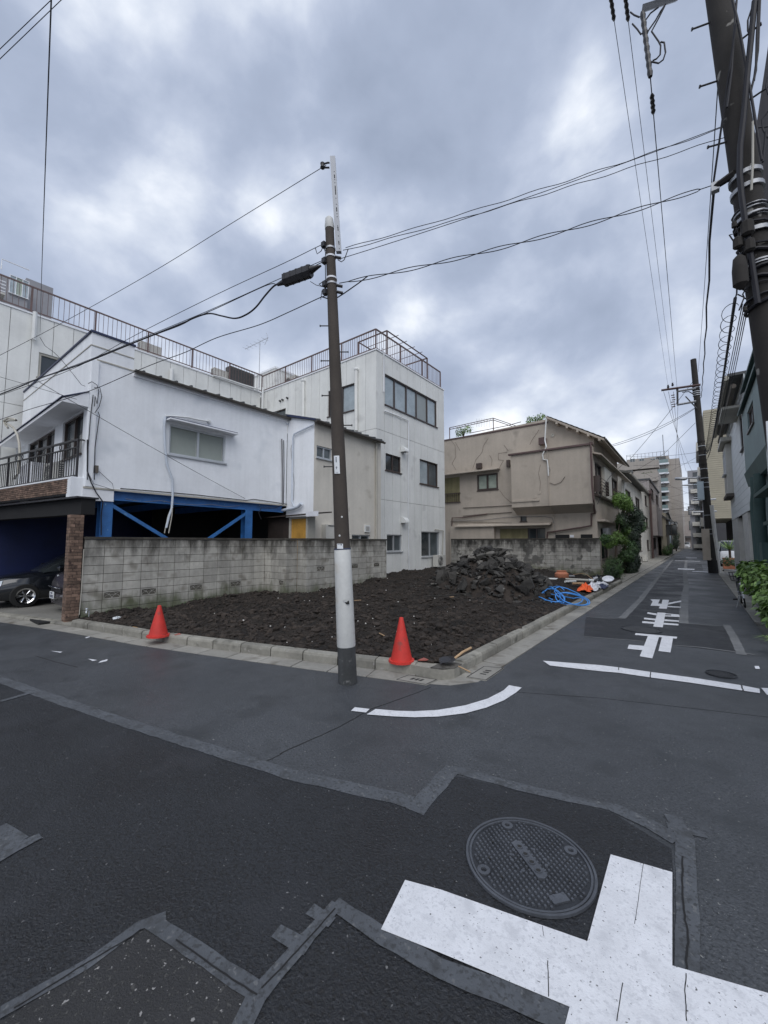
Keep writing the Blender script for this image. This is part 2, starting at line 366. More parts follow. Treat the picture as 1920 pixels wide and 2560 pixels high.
# ================================================================ ground, roads, markings
def sheet(name, polys, z, mt, kind='structure', t=.003, **k):
    m = M()
    if 0 < z < .03: z *= .42; t = min(t, .001)
    for p in polys: m.prism([(q[0], q[1]) for q in p], z-t, z)
    return obj(name, m, mt, kind=kind, **k)
obj('ground', M().add([(-900, -900, -.06), (900, -900, -.06), (900, 900, -.06), (-900, 900, -.06)], [(0, 1, 2, 3)]), 'concrete_floor', kind='structure')
KL = [(-60, -9.9), (-20, .40), (-12.6, 2.28), (-10.37, 2.84), (-7.94, 3.33), (-6.38, 3.74), (-4.2, 4.36), (-2.95, 4.74)]   # foot of the kerb, left street
CORNER = (-2.66, 4.86)
KX = -2.62                                   # foot of the kerb, right street
AX0, AX1 = -2.28, .98                        # edges of the asphalt, right street
def offs(pl, d):
    out = []
    for i, p in enumerate(pl):
        a, b = Vector(pl[max(i-1, 0)]), Vector(pl[min(i+1, len(pl)-1)]); t = (b-a).normalized(); n = Vector((t.y, -t.x)); out.append((p[0]+n.x*d, p[1]+n.y*d))
    return out
GL = offs(KL, .33)                            # outer edge of the gutter slabs, left street
road = [*GL[:-1], (-2.86, 4.44), (-2.52, 4.62), (-2.30, 4.95), (AX0, 5.2), (AX0, 140), (AX1, 140), (AX1, 9.0), (1.6, 8.2), (60, 14), (60, -40), (-60, -40)]
sheet('road', [road], 0, 'asphalt', t=.05)
def gp(f, pts): return [tuple(G(*f(*p)))[:2] for p in pts]
ID = lambda x, y: (x, y)
# dark trench patch in the crossing and the left street
up_edge = gp(zl, [(0, 186), (130, 232), (500, 360), (820, 462), (1250, 597), (1590, 682)])
far = G(*zl(0, 186)); far2 = far+Vector((-26, -8.2, 0))
dark = [(far2.x, far2.y), *up_edge, *gp(zc, [(880, 1245), (960, 1262), (1020, 1200), (1140, 1035)]), *gp(zq, [(500, 78), (870, 165), (1170, 350), (1181, 480), (1181, 960), (1400, 1300)]), (-.2, .6), (-4, -3), (-36, -14)]
sheet('road_patch', [dark], .004, 'asphalt_dark')
tri = [*gp(zl, [(650, 1235), (1100, 1540), (1040, 1650)]), *gp(ID, [(560, 2700), (60, 2700)]), *gp(zl, [(0, 1655)])]
sheet('road_patch', [tri], .007, 'asphalt_old')
def strip(pts, w0, w1=None):
    pts = [Vector(p) for p in pts]; w1 = w0 if w1 is None else w1; Ls, Rs = [], []
    if w0 > .03:
        fine = []
        for a, b in zip(pts, pts[1:]):
            k_ = max(1, min(40, int((b-a).length/.09)))
            fine += [a.lerp(b, i/k_) for i in range(k_)]
        pts = fine+[pts[-1]]
    n = len(pts)
    for i, p in enumerate(pts):
        t = (pts[min(i+1, n-1)]-pts[max(i-1, 0)]).normalized(); q = Vector((t.y, -t.x)); w = (w0+(w1-w0)*i/(n-1))/2
        Ls.append(p+q*w*random.uniform(.9, 1.1)); Rs.append(p-q*w*random.uniform(.9, 1.1))
    return [tuple(v) for v in Ls+Rs[::-1]]
seals = [
    strip([(far2.x, far2.y)]+gp(zl, [(0, 172), (130, 218), (500, 345), (820, 446), (1250, 580), (1600, 660)])+gp(zc, [(760, 1190), (880, 1222)]), .14, .13),
    strip(gp(zc, [(900, 1285), (960, 1215), (1060, 1100), (1160, 985)]), .13),
    strip(gp(zc, [(1150, 1000), (1659, 1135)])+gp(zq, [(560, 75), (890, 145)]), .10, .085),
    strip(gp(zq, [(870, 140), (1060, 225), (1200, 310)]), .11), strip(gp(zq, [(1150, 235), (1350, 285)]), .09, .05), strip(gp(zq, [(1170, 180), (1240, 290), (1240, 420), (1255, 700), (1250, 1000)]), .10, .085),
    strip(gp(ID, [(0, 2535), (215, 2415), (345, 2318), (415, 2290)]), .055, .05),
    strip(gp(ID, [(375, 2305), (520, 2400), (637, 2480)]), .075, .07), strip(gp(ID, [(590, 2600), (640, 2495), (735, 2385), (842, 2262)]), .08, .065),
    strip(gp(ID, [(690, 2330), (770, 2375)]), .07), strip(gp(ID, [(775, 2275), (830, 2310)]), .06),
    strip(gp(ID, [(835, 2262), (960, 2345), (1100, 2424), (1260, 2487), (1428, 2556)]), .075, .10),
    strip(gp(zl, [(0, 268), (140, 228)]), .07), strip(gp(zl, [(-90, 985), (60, 905), (175, 850)]), .13, .07), strip(gp(zl, [(-40, 830), (60, 890)]), .16)]
for i, s_ in enumerate(seals): sheet('sealing_strip', [s_], .0105+.0006*i, 'seal', t=.002)
def crack(pts, w=.012):
    out = []
    for a, b in zip(pts, pts[1:]):
        for k in range(6):
            t = k/6; out.append((a[0]+(b[0]-a[0])*t+random.uniform(-.35, .35)*w, a[1]+(b[1]-a[1])*t+random.uniform(-.35, .35)*w))
    return strip(out+[pts[-1]], w)
cr = [crack(gp(zc, [(1010, 450), (840, 515), (600, 600), (400, 715), (0, 895)]), .014), crack(gp(zl, [(1220, 490), (1140, 530)]), .01), crack(gp(ID, [(1240, 1727), (1500, 1745), (1920, 1793)]), .012),
      crack(gp(zl, [(150, 68), (240, 95), (335, 118)]), .014)]
for c_ in cr: sheet('road_crack', [c_], .003, 'crack', t=.001)
cr2 = [crack(gp(ID, [(655, 2475), (745, 2380), (838, 2275)]), .006), crack(gp(zl, [(760, 1300), (950, 1440), (1110, 1540)]), .006), crack(gp(zl, [(60, 1600), (330, 1430), (600, 1270)]), .005), crack(gp(zq, [(1225, 390), (1230, 640), (1255, 800), (1245, 990)]), .008)]
for c_ in cr2: sheet('road_crack', [c_], .0215, 'crack', t=.001)
# street trench with its sealed edges
tr = gp(zs, [(225, 772), (410, 580), (560, 385), (731, 180), (858, 180), (848, 290), (850, 400), (862, 440), (845, 620), (822, 822), (1270, 855), (1390, 1118), (715, 1040), (440, 1002), (0, 968), (-160, 955), (-140, 760), (0, 774)])
sheet('road_patch', [tr], .0045, 'asphalt_dark')
for i, (q, w) in enumerate((([(215, 775), (400, 590), (560, 385), (735, 175)], .15), ([(825, 825), (832, 620), (855, 450), (846, 400), (838, 330), (855, 180)], .19), ([(850, 762), (1410, 808)], .04), ([(855, 825), (1290, 860)], .045), ([(1250, 840), (1320, 960), (1400, 1135)], .13), ([(-160, 955), (0, 968), (440, 1002)], .04), ([(715, 1040), (1000, 1062), (1390, 1115)], .05), ([(1390, 1115), (1520, 1135)], .06), ([(-140, 760), (0, 774), (215, 782)], .03), ([(410, 582), (820, 592)], .03))):
    sheet('sealing_strip', [strip(gp(zs, q), w)], .0105+.0006*i, 'seal_pale', t=.002)
for i, (x0, x1, y0) in enumerate(((-2.2, .9, 31.0), (-1.7, .6, 44), (-2.2, .95, 47.5), (-2.1, .9, 62))):
    sheet('sealing_strip', [[(x0, y0), (x1, y0-.1), (x1, y0+.5), (x0, y0+.6)]], .012, 'seal_pale', t=.002)
sheet('road_patch', [[(-1.4, 33), (.35, 33), (.35, 43), (-1.4, 43)]], .0055, 'asphalt_dark')
for q in ([(-1.0, 33.4), (-.1, 33.4), (-.1, 34.5), (-1.0, 34.5)], [(-.2, 31.2), (.55, 31.2), (.55, 31.7), (-.2, 31.7)], [(-1.6, 48.5), (.3, 48.5), (.3, 49.2), (-1.6, 49.2)], [(-.9, 58), (.1, 58), (.1, 60), (-.9, 60)]): sheet('road_marking', [q], .018, 'paint')
# painted markings
k = 1.0588
cross = [(-1.06, 1.82), (-1.345, 1.70), (-1.245, 1.44), (-.91, 1.555), (-.44, 1.675), (-.43, .6), (-.13, .6), (-.13, 1.76), (1.3, 2.26), (1.2, 2.56), (.14, 2.18), (-.15, 2.08), (-.17, 2.64), (-.44, 2.58), (-.44, 1.98)]
cross[1], cross[2] = tuple(v/k for v in gp(ID, [(1012.7, 2204.7)])[0]), tuple(v/k for v in gp(ID, [(952.5, 2328.5)])[0])
sheet('crossing_mark', [[(x*k, y*k) for x, y in cross]], .0245, 'paint')
for c_ in (crack(gp(zq, [(545, 925), (550, 1110)]), .0035), crack(gp(zq, [(1030, 430), (1020, 490), (1000, 640), (985, 740)]), .002), crack(gp(zq, [(925, 1040), (895, 1234)]), .003), crack(gp(zq, [(1245, 990), (1240, 1080), (1248, 1234)]), .0035), crack(gp(zq, [(518, 750), (525, 800)]), .002)): sheet('road_crack', [c_], .0262, 'crack', t=.001)
arc = gp(zc, [(640, 600), (780, 612), (900, 615), (1060, 606), (1240, 575), (1390, 530), (1495, 475), (1532, 440), (1617, 456), (1580, 488), (1500, 540), (1380, 590), (1240, 628), (1060, 650), (900, 655), (740, 648), (580, 636)])
sheet('corner_line', [arc], .019, 'paint')
sheet('corner_line', [gp(zc, [(500, 588), (600, 600), (575, 623), (475, 612)])], .019, 'paint')
stop = gp(ID, [(1357, 1653), (1500, 1664)])+gp(zs, [(180, 1262), (500, 1308), (900, 1362), (1400, 1440), (1575, 1475), (1580, 1518), (1405, 1492), (880, 1412), (500, 1362), (180, 1315), (0, 1300)])+gp(ID, [(1375, 1665)])
sheet('stop_line', [stop], .019, 'paint')
sheet('stop_line', [gp(zs, [(1592, 1466), (1680, 1470), (1800, 1500), (1800, 1560), (1650, 1535)])], .019, 'paint')
for c_ in (crack(gp(zs, [(500, 1308), (495, 1365)]), .012), crack(gp(zs, [(1398, 1438), (1412, 1495)]), .014), crack(gp(zs, [(185, 1262), (185, 1290)]), .01)): sheet('road_crack', [c_], .0205, 'crack', t=.001)
tomare = [('road_letter', [[(352, 923), (762, 960), (758, 977), (345, 940)], [(475, 947), (583, 960), (517, 1173), (392, 1152), (412, 1105)], [(285, 1038), (474, 1053), (460, 1096), (272, 1078)], [(612, 962), (722, 972), (696, 1115), (577, 1100)]]),
          ('road_letter', [[(568, 718), (648, 722), (620, 865), (526, 857)], [(472, 716), (562, 730), (556, 747), (464, 729)], [(437, 770), (552, 782), (549, 797), (434, 785)], [(420, 805), (540, 815), (536, 832), (415, 822)], [(637, 787), (780, 799), (778, 811), (634, 803)], [(630, 822), (776, 833), (774, 848), (627, 838)], [(646, 728), (780, 740), (784, 748), (705, 744), (702, 739), (645, 736)], [(645, 748), (702, 750), (705, 743), (784, 747), (787, 764), (641, 757)]]),
          ('road_letter', [[(497, 588), (592, 590), (574, 630), (610, 633), (660, 640), (655, 660), (590, 655), (498, 650), (520, 610)], [(618, 591), (682, 594), (660, 682), (580, 678), (594, 650), (608, 632)], [(678, 622), (800, 600), (803, 613), (672, 640)], [(670, 655), (798, 662), (797, 671), (666, 664)]])]
for j, (n_, pl) in enumerate(tomare):
    m = M()
    for i, p in enumerate(pl): m.prism(gp(zs, p), .006+.0003*i, .0085+.0003*i)
    obj(n_, m, 'paint', kind='structure')
sheet('road_marking', [gp(zl, [(435, 92), (465, 84), (462, 92), (425, 100)]), gp(zl, [(380, 82), (420, 88), (400, 92)]), gp(zl, [(220, 48), (270, 52), (260, 56)])], .012, 'paint')
sheet('paper_scrap', [gp(zs, [(1525, 1248), (1568, 1248), (1580, 1276), (1535, 1275)])], .016, 'plastic_white', kind=None, label='small white paper scrap lying on the dark street asphalt', cat='litter')
sheet('paper_scrap', [gp(zm(0, 1320, .18083), [(1180, 1515), (1238, 1503), (1240, 1512), (1185, 1526)])], .012, 'plastic_white', kind=None, label='thin white scrap on the asphalt before the brick pillar', cat='litter')
# ---------------------------------------------------------------- manhole covers
def lid(c, r, rows, label, rot, bar=True):
    IR = 'iron' if bar else 'iron_dark'
    t = thing('manhole_cover', (c[0], c[1], 0), label, 'manhole')
    n = 64
    obj('plate', M().lathe([(r*.91, .002), (r*.91, .006), (0, .0061)], (c[0], c[1], 0), n), 'iron_dark', t)
    m = M().lathe([(r*.90, .004), (r*.905, .0135), (r*.935, .0135), (r*.94, .006), (r*.953, .006), (r*.958, .0165), (r*.995, .0165), (r, .004)], (c[0], c[1], 0), n, cap=False)
    obj('frame', m, IR, t)
    ca, sa = math.cos(rot), math.sin(rot); s = M(); step = 2*r*.9/rows
    W_ = lambda u, w: (c[0]+u*ca-w*sa, c[1]+u*sa+w*ca)
    for i in range(rows):
        for j in range(rows):
            u = (i-rows/2+.5)*step+(step/2 if j % 2 else 0); w = (j-rows/2+.5)*step
            if math.hypot(u, w) > r*.86: continue
            if bar and abs(u) < r*.40 and abs(w) < r*.105: continue
            if bar and any(math.hypot(u-a, w-b) < r*.13 for a, b in ((0, .8*r), (0, -.8*r), (.8*r, 0), (-.8*r, .1*r))): continue
            h = step*.30; p = [W_(u+x, w+y) for x, y in ((-h, -h), (h, -h), (h, h), (-h, h))]; h *= .7; q = [W_(u+x, w+y) for x, y in ((-h, -h), (h, -h), (h, h), (-h, h))]
            s.hexa([(*a, .005) for a in p]+[(*a, .0155) for a in q])
    sd = obj('tread_studs', s, IR, t); sd['kind'] = 'stuff'
    if bar:
        b = M(); hw, hh = r*.37, r*.085
        b.prism([W_(x, y) for x, y in ((-hw, -hh), (hw, -hh), (hw+hh*.5, 0), (hw, hh), (-hw, hh), (-hw-hh*.3, 0))], .005, .0215); obj('key_bar', b, 'iron', t)
        for i in range(4):
            u = (i-1.5)*r*.17; x, y = W_(u, 0)
            obj('bolt_hole', M().lathe([(r*.055, .0215), (r*.055, .0255), (r*.040, .0255), (r*.036, .0225), (0, .0225)], (x, y, 0), 16), ['iron'], t); obj('bolt_recess', M().lathe([(r*.034, .0226), (r*.034, .0232), (0, .0232)], (x, y, 0), 12), 'grate', t)
        g_ = M()
        for i in range(14):
            a_ = i*2*math.pi/14; x, y = W_(math.cos(a_)*r*.27, math.sin(a_)*r*.27)
            if abs(math.sin(a_)) < .35: continue
            g_.lathe([(r*.03, .005), (r*.03, .014), (0, .014)], (x, y, 0), 6)
        o = obj('gear_emblem', g_, 'iron', t); o['kind'] = 'stuff'
        for (u, w) in ((0, .8*r), (0, -.8*r), (-.8*r, .1*r)):
            x, y = W_(u, w); obj('lug', M().lathe([(r*.10, .005), (r*.10, .0145), (r*.045, .0145), (r*.04, .006), (0, .006)], (x, y, 0), 18), 'iron', t)
        x0, y0 = W_(.74*r, -.08*r); pl = [W_(.66*r, -.12*r), W_(.80*r, -.12*r), W_(.80*r, .14*r), W_(.66*r, .14*r)]
        obj('maker_plate', M().prism(pl, .005, .0140), 'iron', t)
        for i in range(10):
            x, y = W_(*[(math.cos(i*.628)*r*.62), math.sin(i*.628)*r*.62]); obj('drain_hole', M().lathe([(r*.022, .0127), (r*.022, .0137), (0, .0137)], (x, y, 0), 8), 'grate', t)
    return t
lc = G(*zq(448, 415)); lid((lc.x, lc.y), .348, 24, 'large round iron manhole cover with studded face and slotted bar beside white cross', R(-38))
q = G(*zs(405, 886)); q2 = G(*zs(602, 890)); lid((q.x, q.y), .36, 14, 'round iron manhole cover between the painted road letters', .3, False)
q = G(*zs(1195, 1330)); lid((q.x, q.y), .17, 9, 'small round iron valve cover beyond the white stop line', .2, False)
# ---------------------------------------------------------------- kerbs and gutters
def resample(pl, step):
    out = []; pl = [Vector((*p, 0)) for p in pl]; acc = 0; out.append(pl[0].copy())
    for a, b in zip(pl, pl[1:]):
        l = (b-a).length; t = step-acc
        while t < l: out.append(a.lerp(b, t/l)); t += step
        acc = l-(t-step)
    if (pl[-1]-out[-1]).length > .12: out.append(pl[-1].copy())
    return out
def kerb_mesh():
    m = M(); pr = [(0, -.05), (0, .10), (.012, .132), (.035, .142), (.14, .146), (.155, .135), (.155, -.05)]   # profile: x across (towards the lot), y up
    n = len(pr); vs = [(0, p[0], p[1]) for p in pr]+[(1, p[0], p[1]) for p in pr]
    m.add(vs, [tuple(range(n)), tuple(range(2*n-1, n-1, -1))]+[(i, n+i, n+(i+1) % n, (i+1) % n) for i in range(n)]); return m.mesh('kerb_stone', 'kerb')
KM = kerb_mesh(); SL = bevbox_mesh('gutter_slab', 'gutter', .012)
kr = thing('kerb', (-6, 3.8, 0), kind='structure'); gt = thing('gutter', (-6, 3.5, 0), kind='structure')
def lay(pl, kerb=True, gut=True, step=.6, kp=None, gp_=None, wid=.33, zoff=0.):
    pts = resample(pl, step)
    for a, b in zip(pts, pts[1:]):
        d = b-a; l = d.length-.018; an = math.atan2(d.y, d.x); nrm = Vector((-math.sin(an), math.cos(an), 0))
        if kerb: inst('kerb_stone', KM, a+Vector((0, 0, random.uniform(-.004, .004)+zoff))+nrm*random.uniform(-.006, .006), kp, (l, 1, 1), (0, 0, an+random.uniform(-.006, .006)))
        if gut:
            c = (a+b)/2-nrm*(wid/2); inst('gutter_slab', SL, (c.x, c.y, -.042+random.uniform(-.002, .002)), gp_, (l+.004, wid-.006, .1), (0, 0, an))
start = resample(KL, .6); near = [p for p in start if p.x > -14.5]
lay([(p.x, p.y) for p in near if p.x < -10.6], kp=kr, gp_=gt, zoff=-.07)
lay([(p.x, p.y) for p in near if p.x >= -11.1]+[(-3.0, 4.725)], kp=kr, gp_=gt, step=.597)
kr2 = thing('kerb', (KX, 12, 0), kind='structure'); gt2 = thing('gutter', (KX, 12, 0), kind='structure')
lay([(KX, 5.22), (KX, 20.6)], kp=kr2, gp_=gt2); lay([(KX, 20.6), (KX, 45)], kerb=False, kp=kr2, gp_=gt2)
# low far kerb strip beyond the lot
sheet('pavement', [[(KX-.01, 20.7), (KX-.01, 140), (KX-1.4, 140), (KX-1.4, 20.7)]], .03, 'gutter', t=.09)
# rounded corner stone and worn concrete
cs = [(-3.22, 4.672), (-2.86, 4.70), (-2.70, 4.74), (-2.60, 4.88), (-2.60, 5.22), (-2.775, 5.22), (-2.79, 5.0), (-2.98, 4.90), (-3.24, 4.81)]
obj('corner_stone', M().prism(cs, -.05, .128), 'kerb', kr2)
obj('corner_stone', M().prism([(-2.86, 4.70), (-2.70, 4.74), (-2.60, 4.88), (-2.60, 5.1), (-2.78, 5.1), (-2.86, 4.9)], .128, .142), 'rubble_light', kr2)
sheet('pavement', [[(-2.86, 4.45), (-2.52, 4.62), (-2.30, 4.95), (-2.29, 5.2), (-2.61, 5.2), (-2.61, 4.88), (-2.70, 4.73), (-2.95, 4.68)]], .004, 'gutter', t=.05)
def grate(fr_pts, label, holes=3):
    c = Vector((sum(p[0] for p in fr_pts)/4, sum(p[1] for p in fr_pts)/4, 0)); t = thing('drain_cover', c, label, 'drain cover')
    m = M().prism(fr_pts, .0, .012); obj('slab', m, 'gutter', t)
    u = (Vector(fr_pts[1])-Vector(fr_pts[0])); w = Vector(fr_pts[3])-Vector(fr_pts[0])
    for i in range(holes):
        a = Vector(fr_pts[0])+u*(.36+.14*i)+w*.35; b = a+w*.3; d = u.normalized()*.018
        obj('slot', M().prism([tuple(a-d), tuple(a+d), tuple(b+d), tuple(b-d)], .0115, .0140), 'grate', t)
    e_ = M()
    for i in range(4):
        a, b = Vector(fr_pts[i]), Vector(fr_pts[(i+1) % 4]); e_.prism(strip([tuple(a.lerp(c.xy, .06)), tuple(b.lerp(c.xy, .06))], .012), .0115, .0135)
    obj('rim_gap', e_, 'grate', t)
grate(gp(z6, [(600, 1598), (850, 1640), (940, 1600), (705, 1560)]), 'concrete drain cover with three slots beside the utility pole')
grate(gp(z6, [(1325, 1605), (1470, 1505), (1310, 1490), (1165, 1580)]), 'concrete drain cover with three slots round the lot corner')
gt3 = thing('gutter', (1.2, 20, 0), kind='structure')
lay([(1.32, 44), (1.32, 12.4)], kerb=False, kp=kr2, gp_=gt3)
sheet('pavement', [[(1.33, 12.4), (1.33, 60), (2.6, 60), (2.6, 12.4)], [(1.0, 8.9), (1.33, 12.4), (2.6, 12.4), (30, 17), (30, 12), (1.6, 8.3)]], .02, 'concrete_floor', t=.07)
# ================================================================ the cleared lot: turned soil
def soil_z(x, y):
    t = min(max((y-4.5)/9, 0), 1); s = .13+.27*t
    s += .10*min(max((-x-8.6)/2, 0), 1)*min(max((y-9)/4, 0), 1)
    e_ = min(max((x-KX+1.1)/-1, 0), 1)
    dk = (y-(4.86+(x+2.66)*.262)); b = min(max(dk/.8, 0), 1); f = min(b, min(max((KX-.16-x)/.8, 0), 1))
    s = .118+(s-.118)*min(max(min(dk, (KX-x)*1.0)/3.2, 0), 1)
    nz = noise.noise(Vector((x*.9, y*.9, 0)))*.08+noise.noise(Vector((x*2.6, y*2.6, 3)))*.07+noise.noise(Vector((x*6, y*6, 7)))*.06+noise.noise(Vector((x*13, y*13, 1)))*.04
    return s+nz*f+.02*f
def kerb_y(x):
    for (a, b), (c, d) in zip(KL, KL[1:]):
        if a <= x <= c: return b+(d-b)*(x-a)/(c-a)
    return 4.86
def in_lot(x, y): return -11.2 < x < KX-.14 and y > kerb_y(x)+.15 and y < 21.3
m = M(); nx, ny = 230, 430; ids = {}
for j in range(ny+1):
    for i in range(nx+1):
        x = -10.99+(KX-.145+10.99)*i/nx; y0 = kerb_y(x)+.148
        if x > -3.1: y0 = max(y0, 4.86+(x+3.1)*.1)
        tt = (j/ny)**1.25; y = y0+(21.5-y0)*tt
        m.v.append((x, y, soil_z(x, y)))
for j in range(ny):
    for i in range(nx):
        a = j*(nx+1)+i; m.f.append((a, a+1, a+nx+2, a+nx+1)); m.m.append(0)
obj('soil', m, 'soil', kind='structure', smooth=True)
# clods of earth, too many to count
ICO = None
def ico():
    t = (1+5**.5)/2; v = [(-1, t, 0), (1, t, 0), (-1, -t, 0), (1, -t, 0), (0, -1, t), (0, 1, t), (0, -1, -t), (0, 1, -t), (t, 0, -1), (t, 0, 1), (-t, 0, -1), (-t, 0, 1)]
    f = [(0, 11, 5), (0, 5, 1), (0, 1, 7), (0, 7, 10), (0, 10, 11), (1, 5, 9), (5, 11, 4), (11, 10, 2), (10, 7, 6), (7, 1, 8), (3, 9, 4), (3, 4, 2), (3, 2, 6), (3, 6, 8), (3, 8, 9), (4, 9, 5), (2, 4, 11), (6, 2, 10), (8, 6, 7), (9, 8, 1)]
    return [Vector(p).normalized() for p in v], f
ICO = ico()
def lump(m, c, r, mi=0, flat=.7):
    a = Matrix.Rotation(random.uniform(0, 6.28), 3, 'Z') @ Matrix.Rotation(random.uniform(-.6, .6), 3, 'X'); sx, sy = random.uniform(.7, 1.4), random.uniform(.7, 1.3)
    vs = []
    for p in ICO[0]:
        q = a @ Vector((p.x*sx, p.y*sy, p.z*flat)); vs.append(Vector(c)+q*(r*random.uniform(.65, 1.15)))
    m.add(vs, ICO[1], mi)
m = M(); cnt = 0; random.seed(3)
while cnt < 17000:
    x = random.uniform(-10.8, KX-.17); y = kerb_y(x)+.17+abs(random.gauss(0, 1))*5
    if not in_lot(x, y): continue
    r = min(.008+random.expovariate(1/.016), .085)
    lump(m, (x, y, soil_z(x, y)+r*.15), r); cnt += 1
obj('soil_clods', m, 'clod', kind='stuff', smooth=False, label='loose dark clods of earth strewn over the lot')
m = M()
for i in range(70):
    x = random.uniform(-9.5, KX-.3); y = kerb_y(x)+.3+abs(random.gauss(0, 1))*4
    if in_lot(x, y): lump(m, (x, y, soil_z(x, y)+.012), random.uniform(.008, .022))
obj('pale_fragments', m, 'chalk', kind='stuff', label='small pale fragments scattered on the dark soil')
# ================================================================ concrete block walls
BLK = bevbox_mesh('concrete_block', 'block', .02); BLK2 = bevbox_mesh('concrete_block', 'block_patched', .02)
def vent_mesh(mt):
    m = M(); h = .5
    for x0, x1, z0, z1 in ((-h, -.42, -h, h), (.42, h, -h, h), (-.42, .42, -h, -.36), (-.42, .42, .36, h)): m.box(x0, x1, -.5, .5, z0, z1)
    m.box(-.42, .42, .15, .5, -.36, .36, 1)
    for c in (-.21, .21): 
        m.tube([(c+.19*math.cos(a_*math.pi/6), -.38, -.36+.40*math.sin(a_*math.pi/6)) for a_ in range(7)], .022, 5)
    m.tube([(-.40, -.40, .34), (-.1, -.40, .02), (0, -.40, .06), (.1, -.40, .02), (.40, -.40, .34)], .022, 5)
    m.tube([(.19*math.cos(a_*math.pi/6), -.38, -.02+.36*math.sin(a_*math.pi/6)) for a_ in range(7)], .022, 5)
    return m.mesh('vent_block', [mt, 'grate'])
VB, VB2 = vent_mesh('block'), vent_mesh('block_patched')
def block_wall(name, label, segs, vents, z0=.07, rows=9, mb=BLK, vb=VB, base=None, cap='cap'):
    t = thing(name, base, label, 'wall')
    for si, (p, q) in enumerate(segs):
        p, q = Vector((*p, 0)), Vector((*q, 0)); f = Fr(p, q-p); ln = (q-p).length; n = max(1, round(ln/.4)); w = ln/n
        m = M(); f.box(m, .006, ln-.006, -.1, z0+rows*.2-.004, -.112, -.012); obj('mortar', m, 'mortar', t)
        an = math.atan2(f.U.y, f.U.x)
        vs = set()
        for s_, xy in vents:
            if s_ == si:
                u, zz = f.px(xy); vs.add((int(u/w), int((zz-z0)/.2)))
        for i in range(n):
            for j in range(rows):
                c = f.p((i+.5)*w, z0+.2*j+.1, -.058+random.uniform(-.002, .002))
                inst('vent_block' if (i, j) in vs else 'concrete_block', vb if (i, j) in vs else mb, c, t, (w-.010, .12, .190), (0, 0, an))
        for i in range(max(1, round(ln/.6))):
            k_ = max(1, round(ln/.6)); ww = ln/k_
            inst('coping', CAPM, f.p((i+.5)*ww, z0+rows*.2+.028, -.056), t, (ww-.006+(.02 if len(segs) > 1 else 0), .15, .06), (0, 0, an))
    return t
CAPM = bevbox_mesh('coping', 'cap', .06)
XA = -10.9; YB = 7.84; XC = -9.84; YE = 8.277; XD = -9.42
W1 = block_wall('block_wall', 'long grey stained concrete block wall stepping along beside the white house', [((XA, 3.02), (XA, YB)), ((XA, YB), (XC, YB)), ((XC, YB), (XC, YE)), ((XC, YE), (XD, YE)), ((XD, YE), (XD, 12.32))],
    [(0, z2(885, 1240)), (0, z2(1230, 1205)), (0, z2(1590, 1170)), (0, z4(20, 1005)), (0, z4(300, 978)), (1, zw(290, 930)), (4, zw(740, 768)), (4, zw(1128, 738)), (4, zw(1410, 718))], base=(XA, 5, 0))
W2 = block_wall('block_wall', 'grey patched concrete block wall behind the rubble below the brown house', [((-11.25, 20.9), (-3.49, 20.9))], [(0, zbr(140, 1216)), (0, zbr(682, 1235))], z0=.15, mb=BLK2, vb=VB2, base=(-7, 20.9, 0))
m = M(); m.box(-11.02, XA+.07, 3.02, YB, -.1, .075); m.box(XA, XC+.07, YB-.07, YB+.1, -.1, .073); m.box(-11.2, -3.46, 20.84, 21.0, -.1, .155); obj('wall_footing', m, 'mortar', W1)
# ================================================================ rubble heap
import bmesh
def chunk_mesh(name, mt, seed, flat=.55):
    rnd = random.Random(seed); bm = bmesh.new()
    for i in range(15):
        v = Vector((rnd.uniform(-1, 1), rnd.uniform(-1, 1), rnd.uniform(-1, 1))); k_ = max(abs(v.x), abs(v.y), abs(v.z)); v = v/k_*rnd.uniform(.8, 1); bm.verts.new((v.x*.5, v.y*.5*rnd.uniform(.7, 1), v.z*.5*flat))
    r_ = bmesh.ops.convex_hull(bm, input=bm.verts)
    bmesh.ops.delete(bm, geom=[g for g in r_['geom_interior'] if isinstance(g, bmesh.types.BMVert)], context='VERTS')
    me = bpy.data.meshes.new(name); bm.to_mesh(me); bm.free(); me.materials.append(MATS[mt]); return me
CH = [chunk_mesh('chunk', 'rubble', i, random.choice((.35, .5, .75))) for i in range(14)]; CHL = [chunk_mesh('chunk', 'rubble_light', 50+i, .5) for i in range(5)]
PC = G(1236, 1470, .3); random.seed(21)
pile = thing('rubble_pile', (PC.x, PC.y, .2), 'dark heap of broken asphalt and concrete chunks on the soil', 'rubble')
lat = rt.copy(); dep = Vector((-rt.y, rt.x, 0))
def mound(a, b):                              # a across the view, b away from it
    r_ = math.hypot((a+.12)/2.05, b/2.3); return 1.30*max(0, 1-r_)**.85*(1+.12*noise.noise(Vector((a*1.3, b*1.3, 5))))
m = M(); n_ = 40
for i in range(n_+1):
    for j in range(n_+1):
        a, b = -2.5+5*i/n_, -2.8+5.6*j/n_; p = PC+lat*a+dep*b; z_ = soil_z(p.x, p.y)-.05+mound(a, b)*.93+noise.noise(Vector((a*5, b*5, 0)))*.05; z_ = z_ if p.x < KX-.25 else -.2; m.v.append((p.x, p.y, z_))
for i in range(n_):
    for j in range(n_): a = i*(n_+1)+j; m.f.append((a, a+n_+1, a+n_+2, a+1)); m.m.append(0)
obj('debris_core', m, 'clod', pile)
k_ = 0
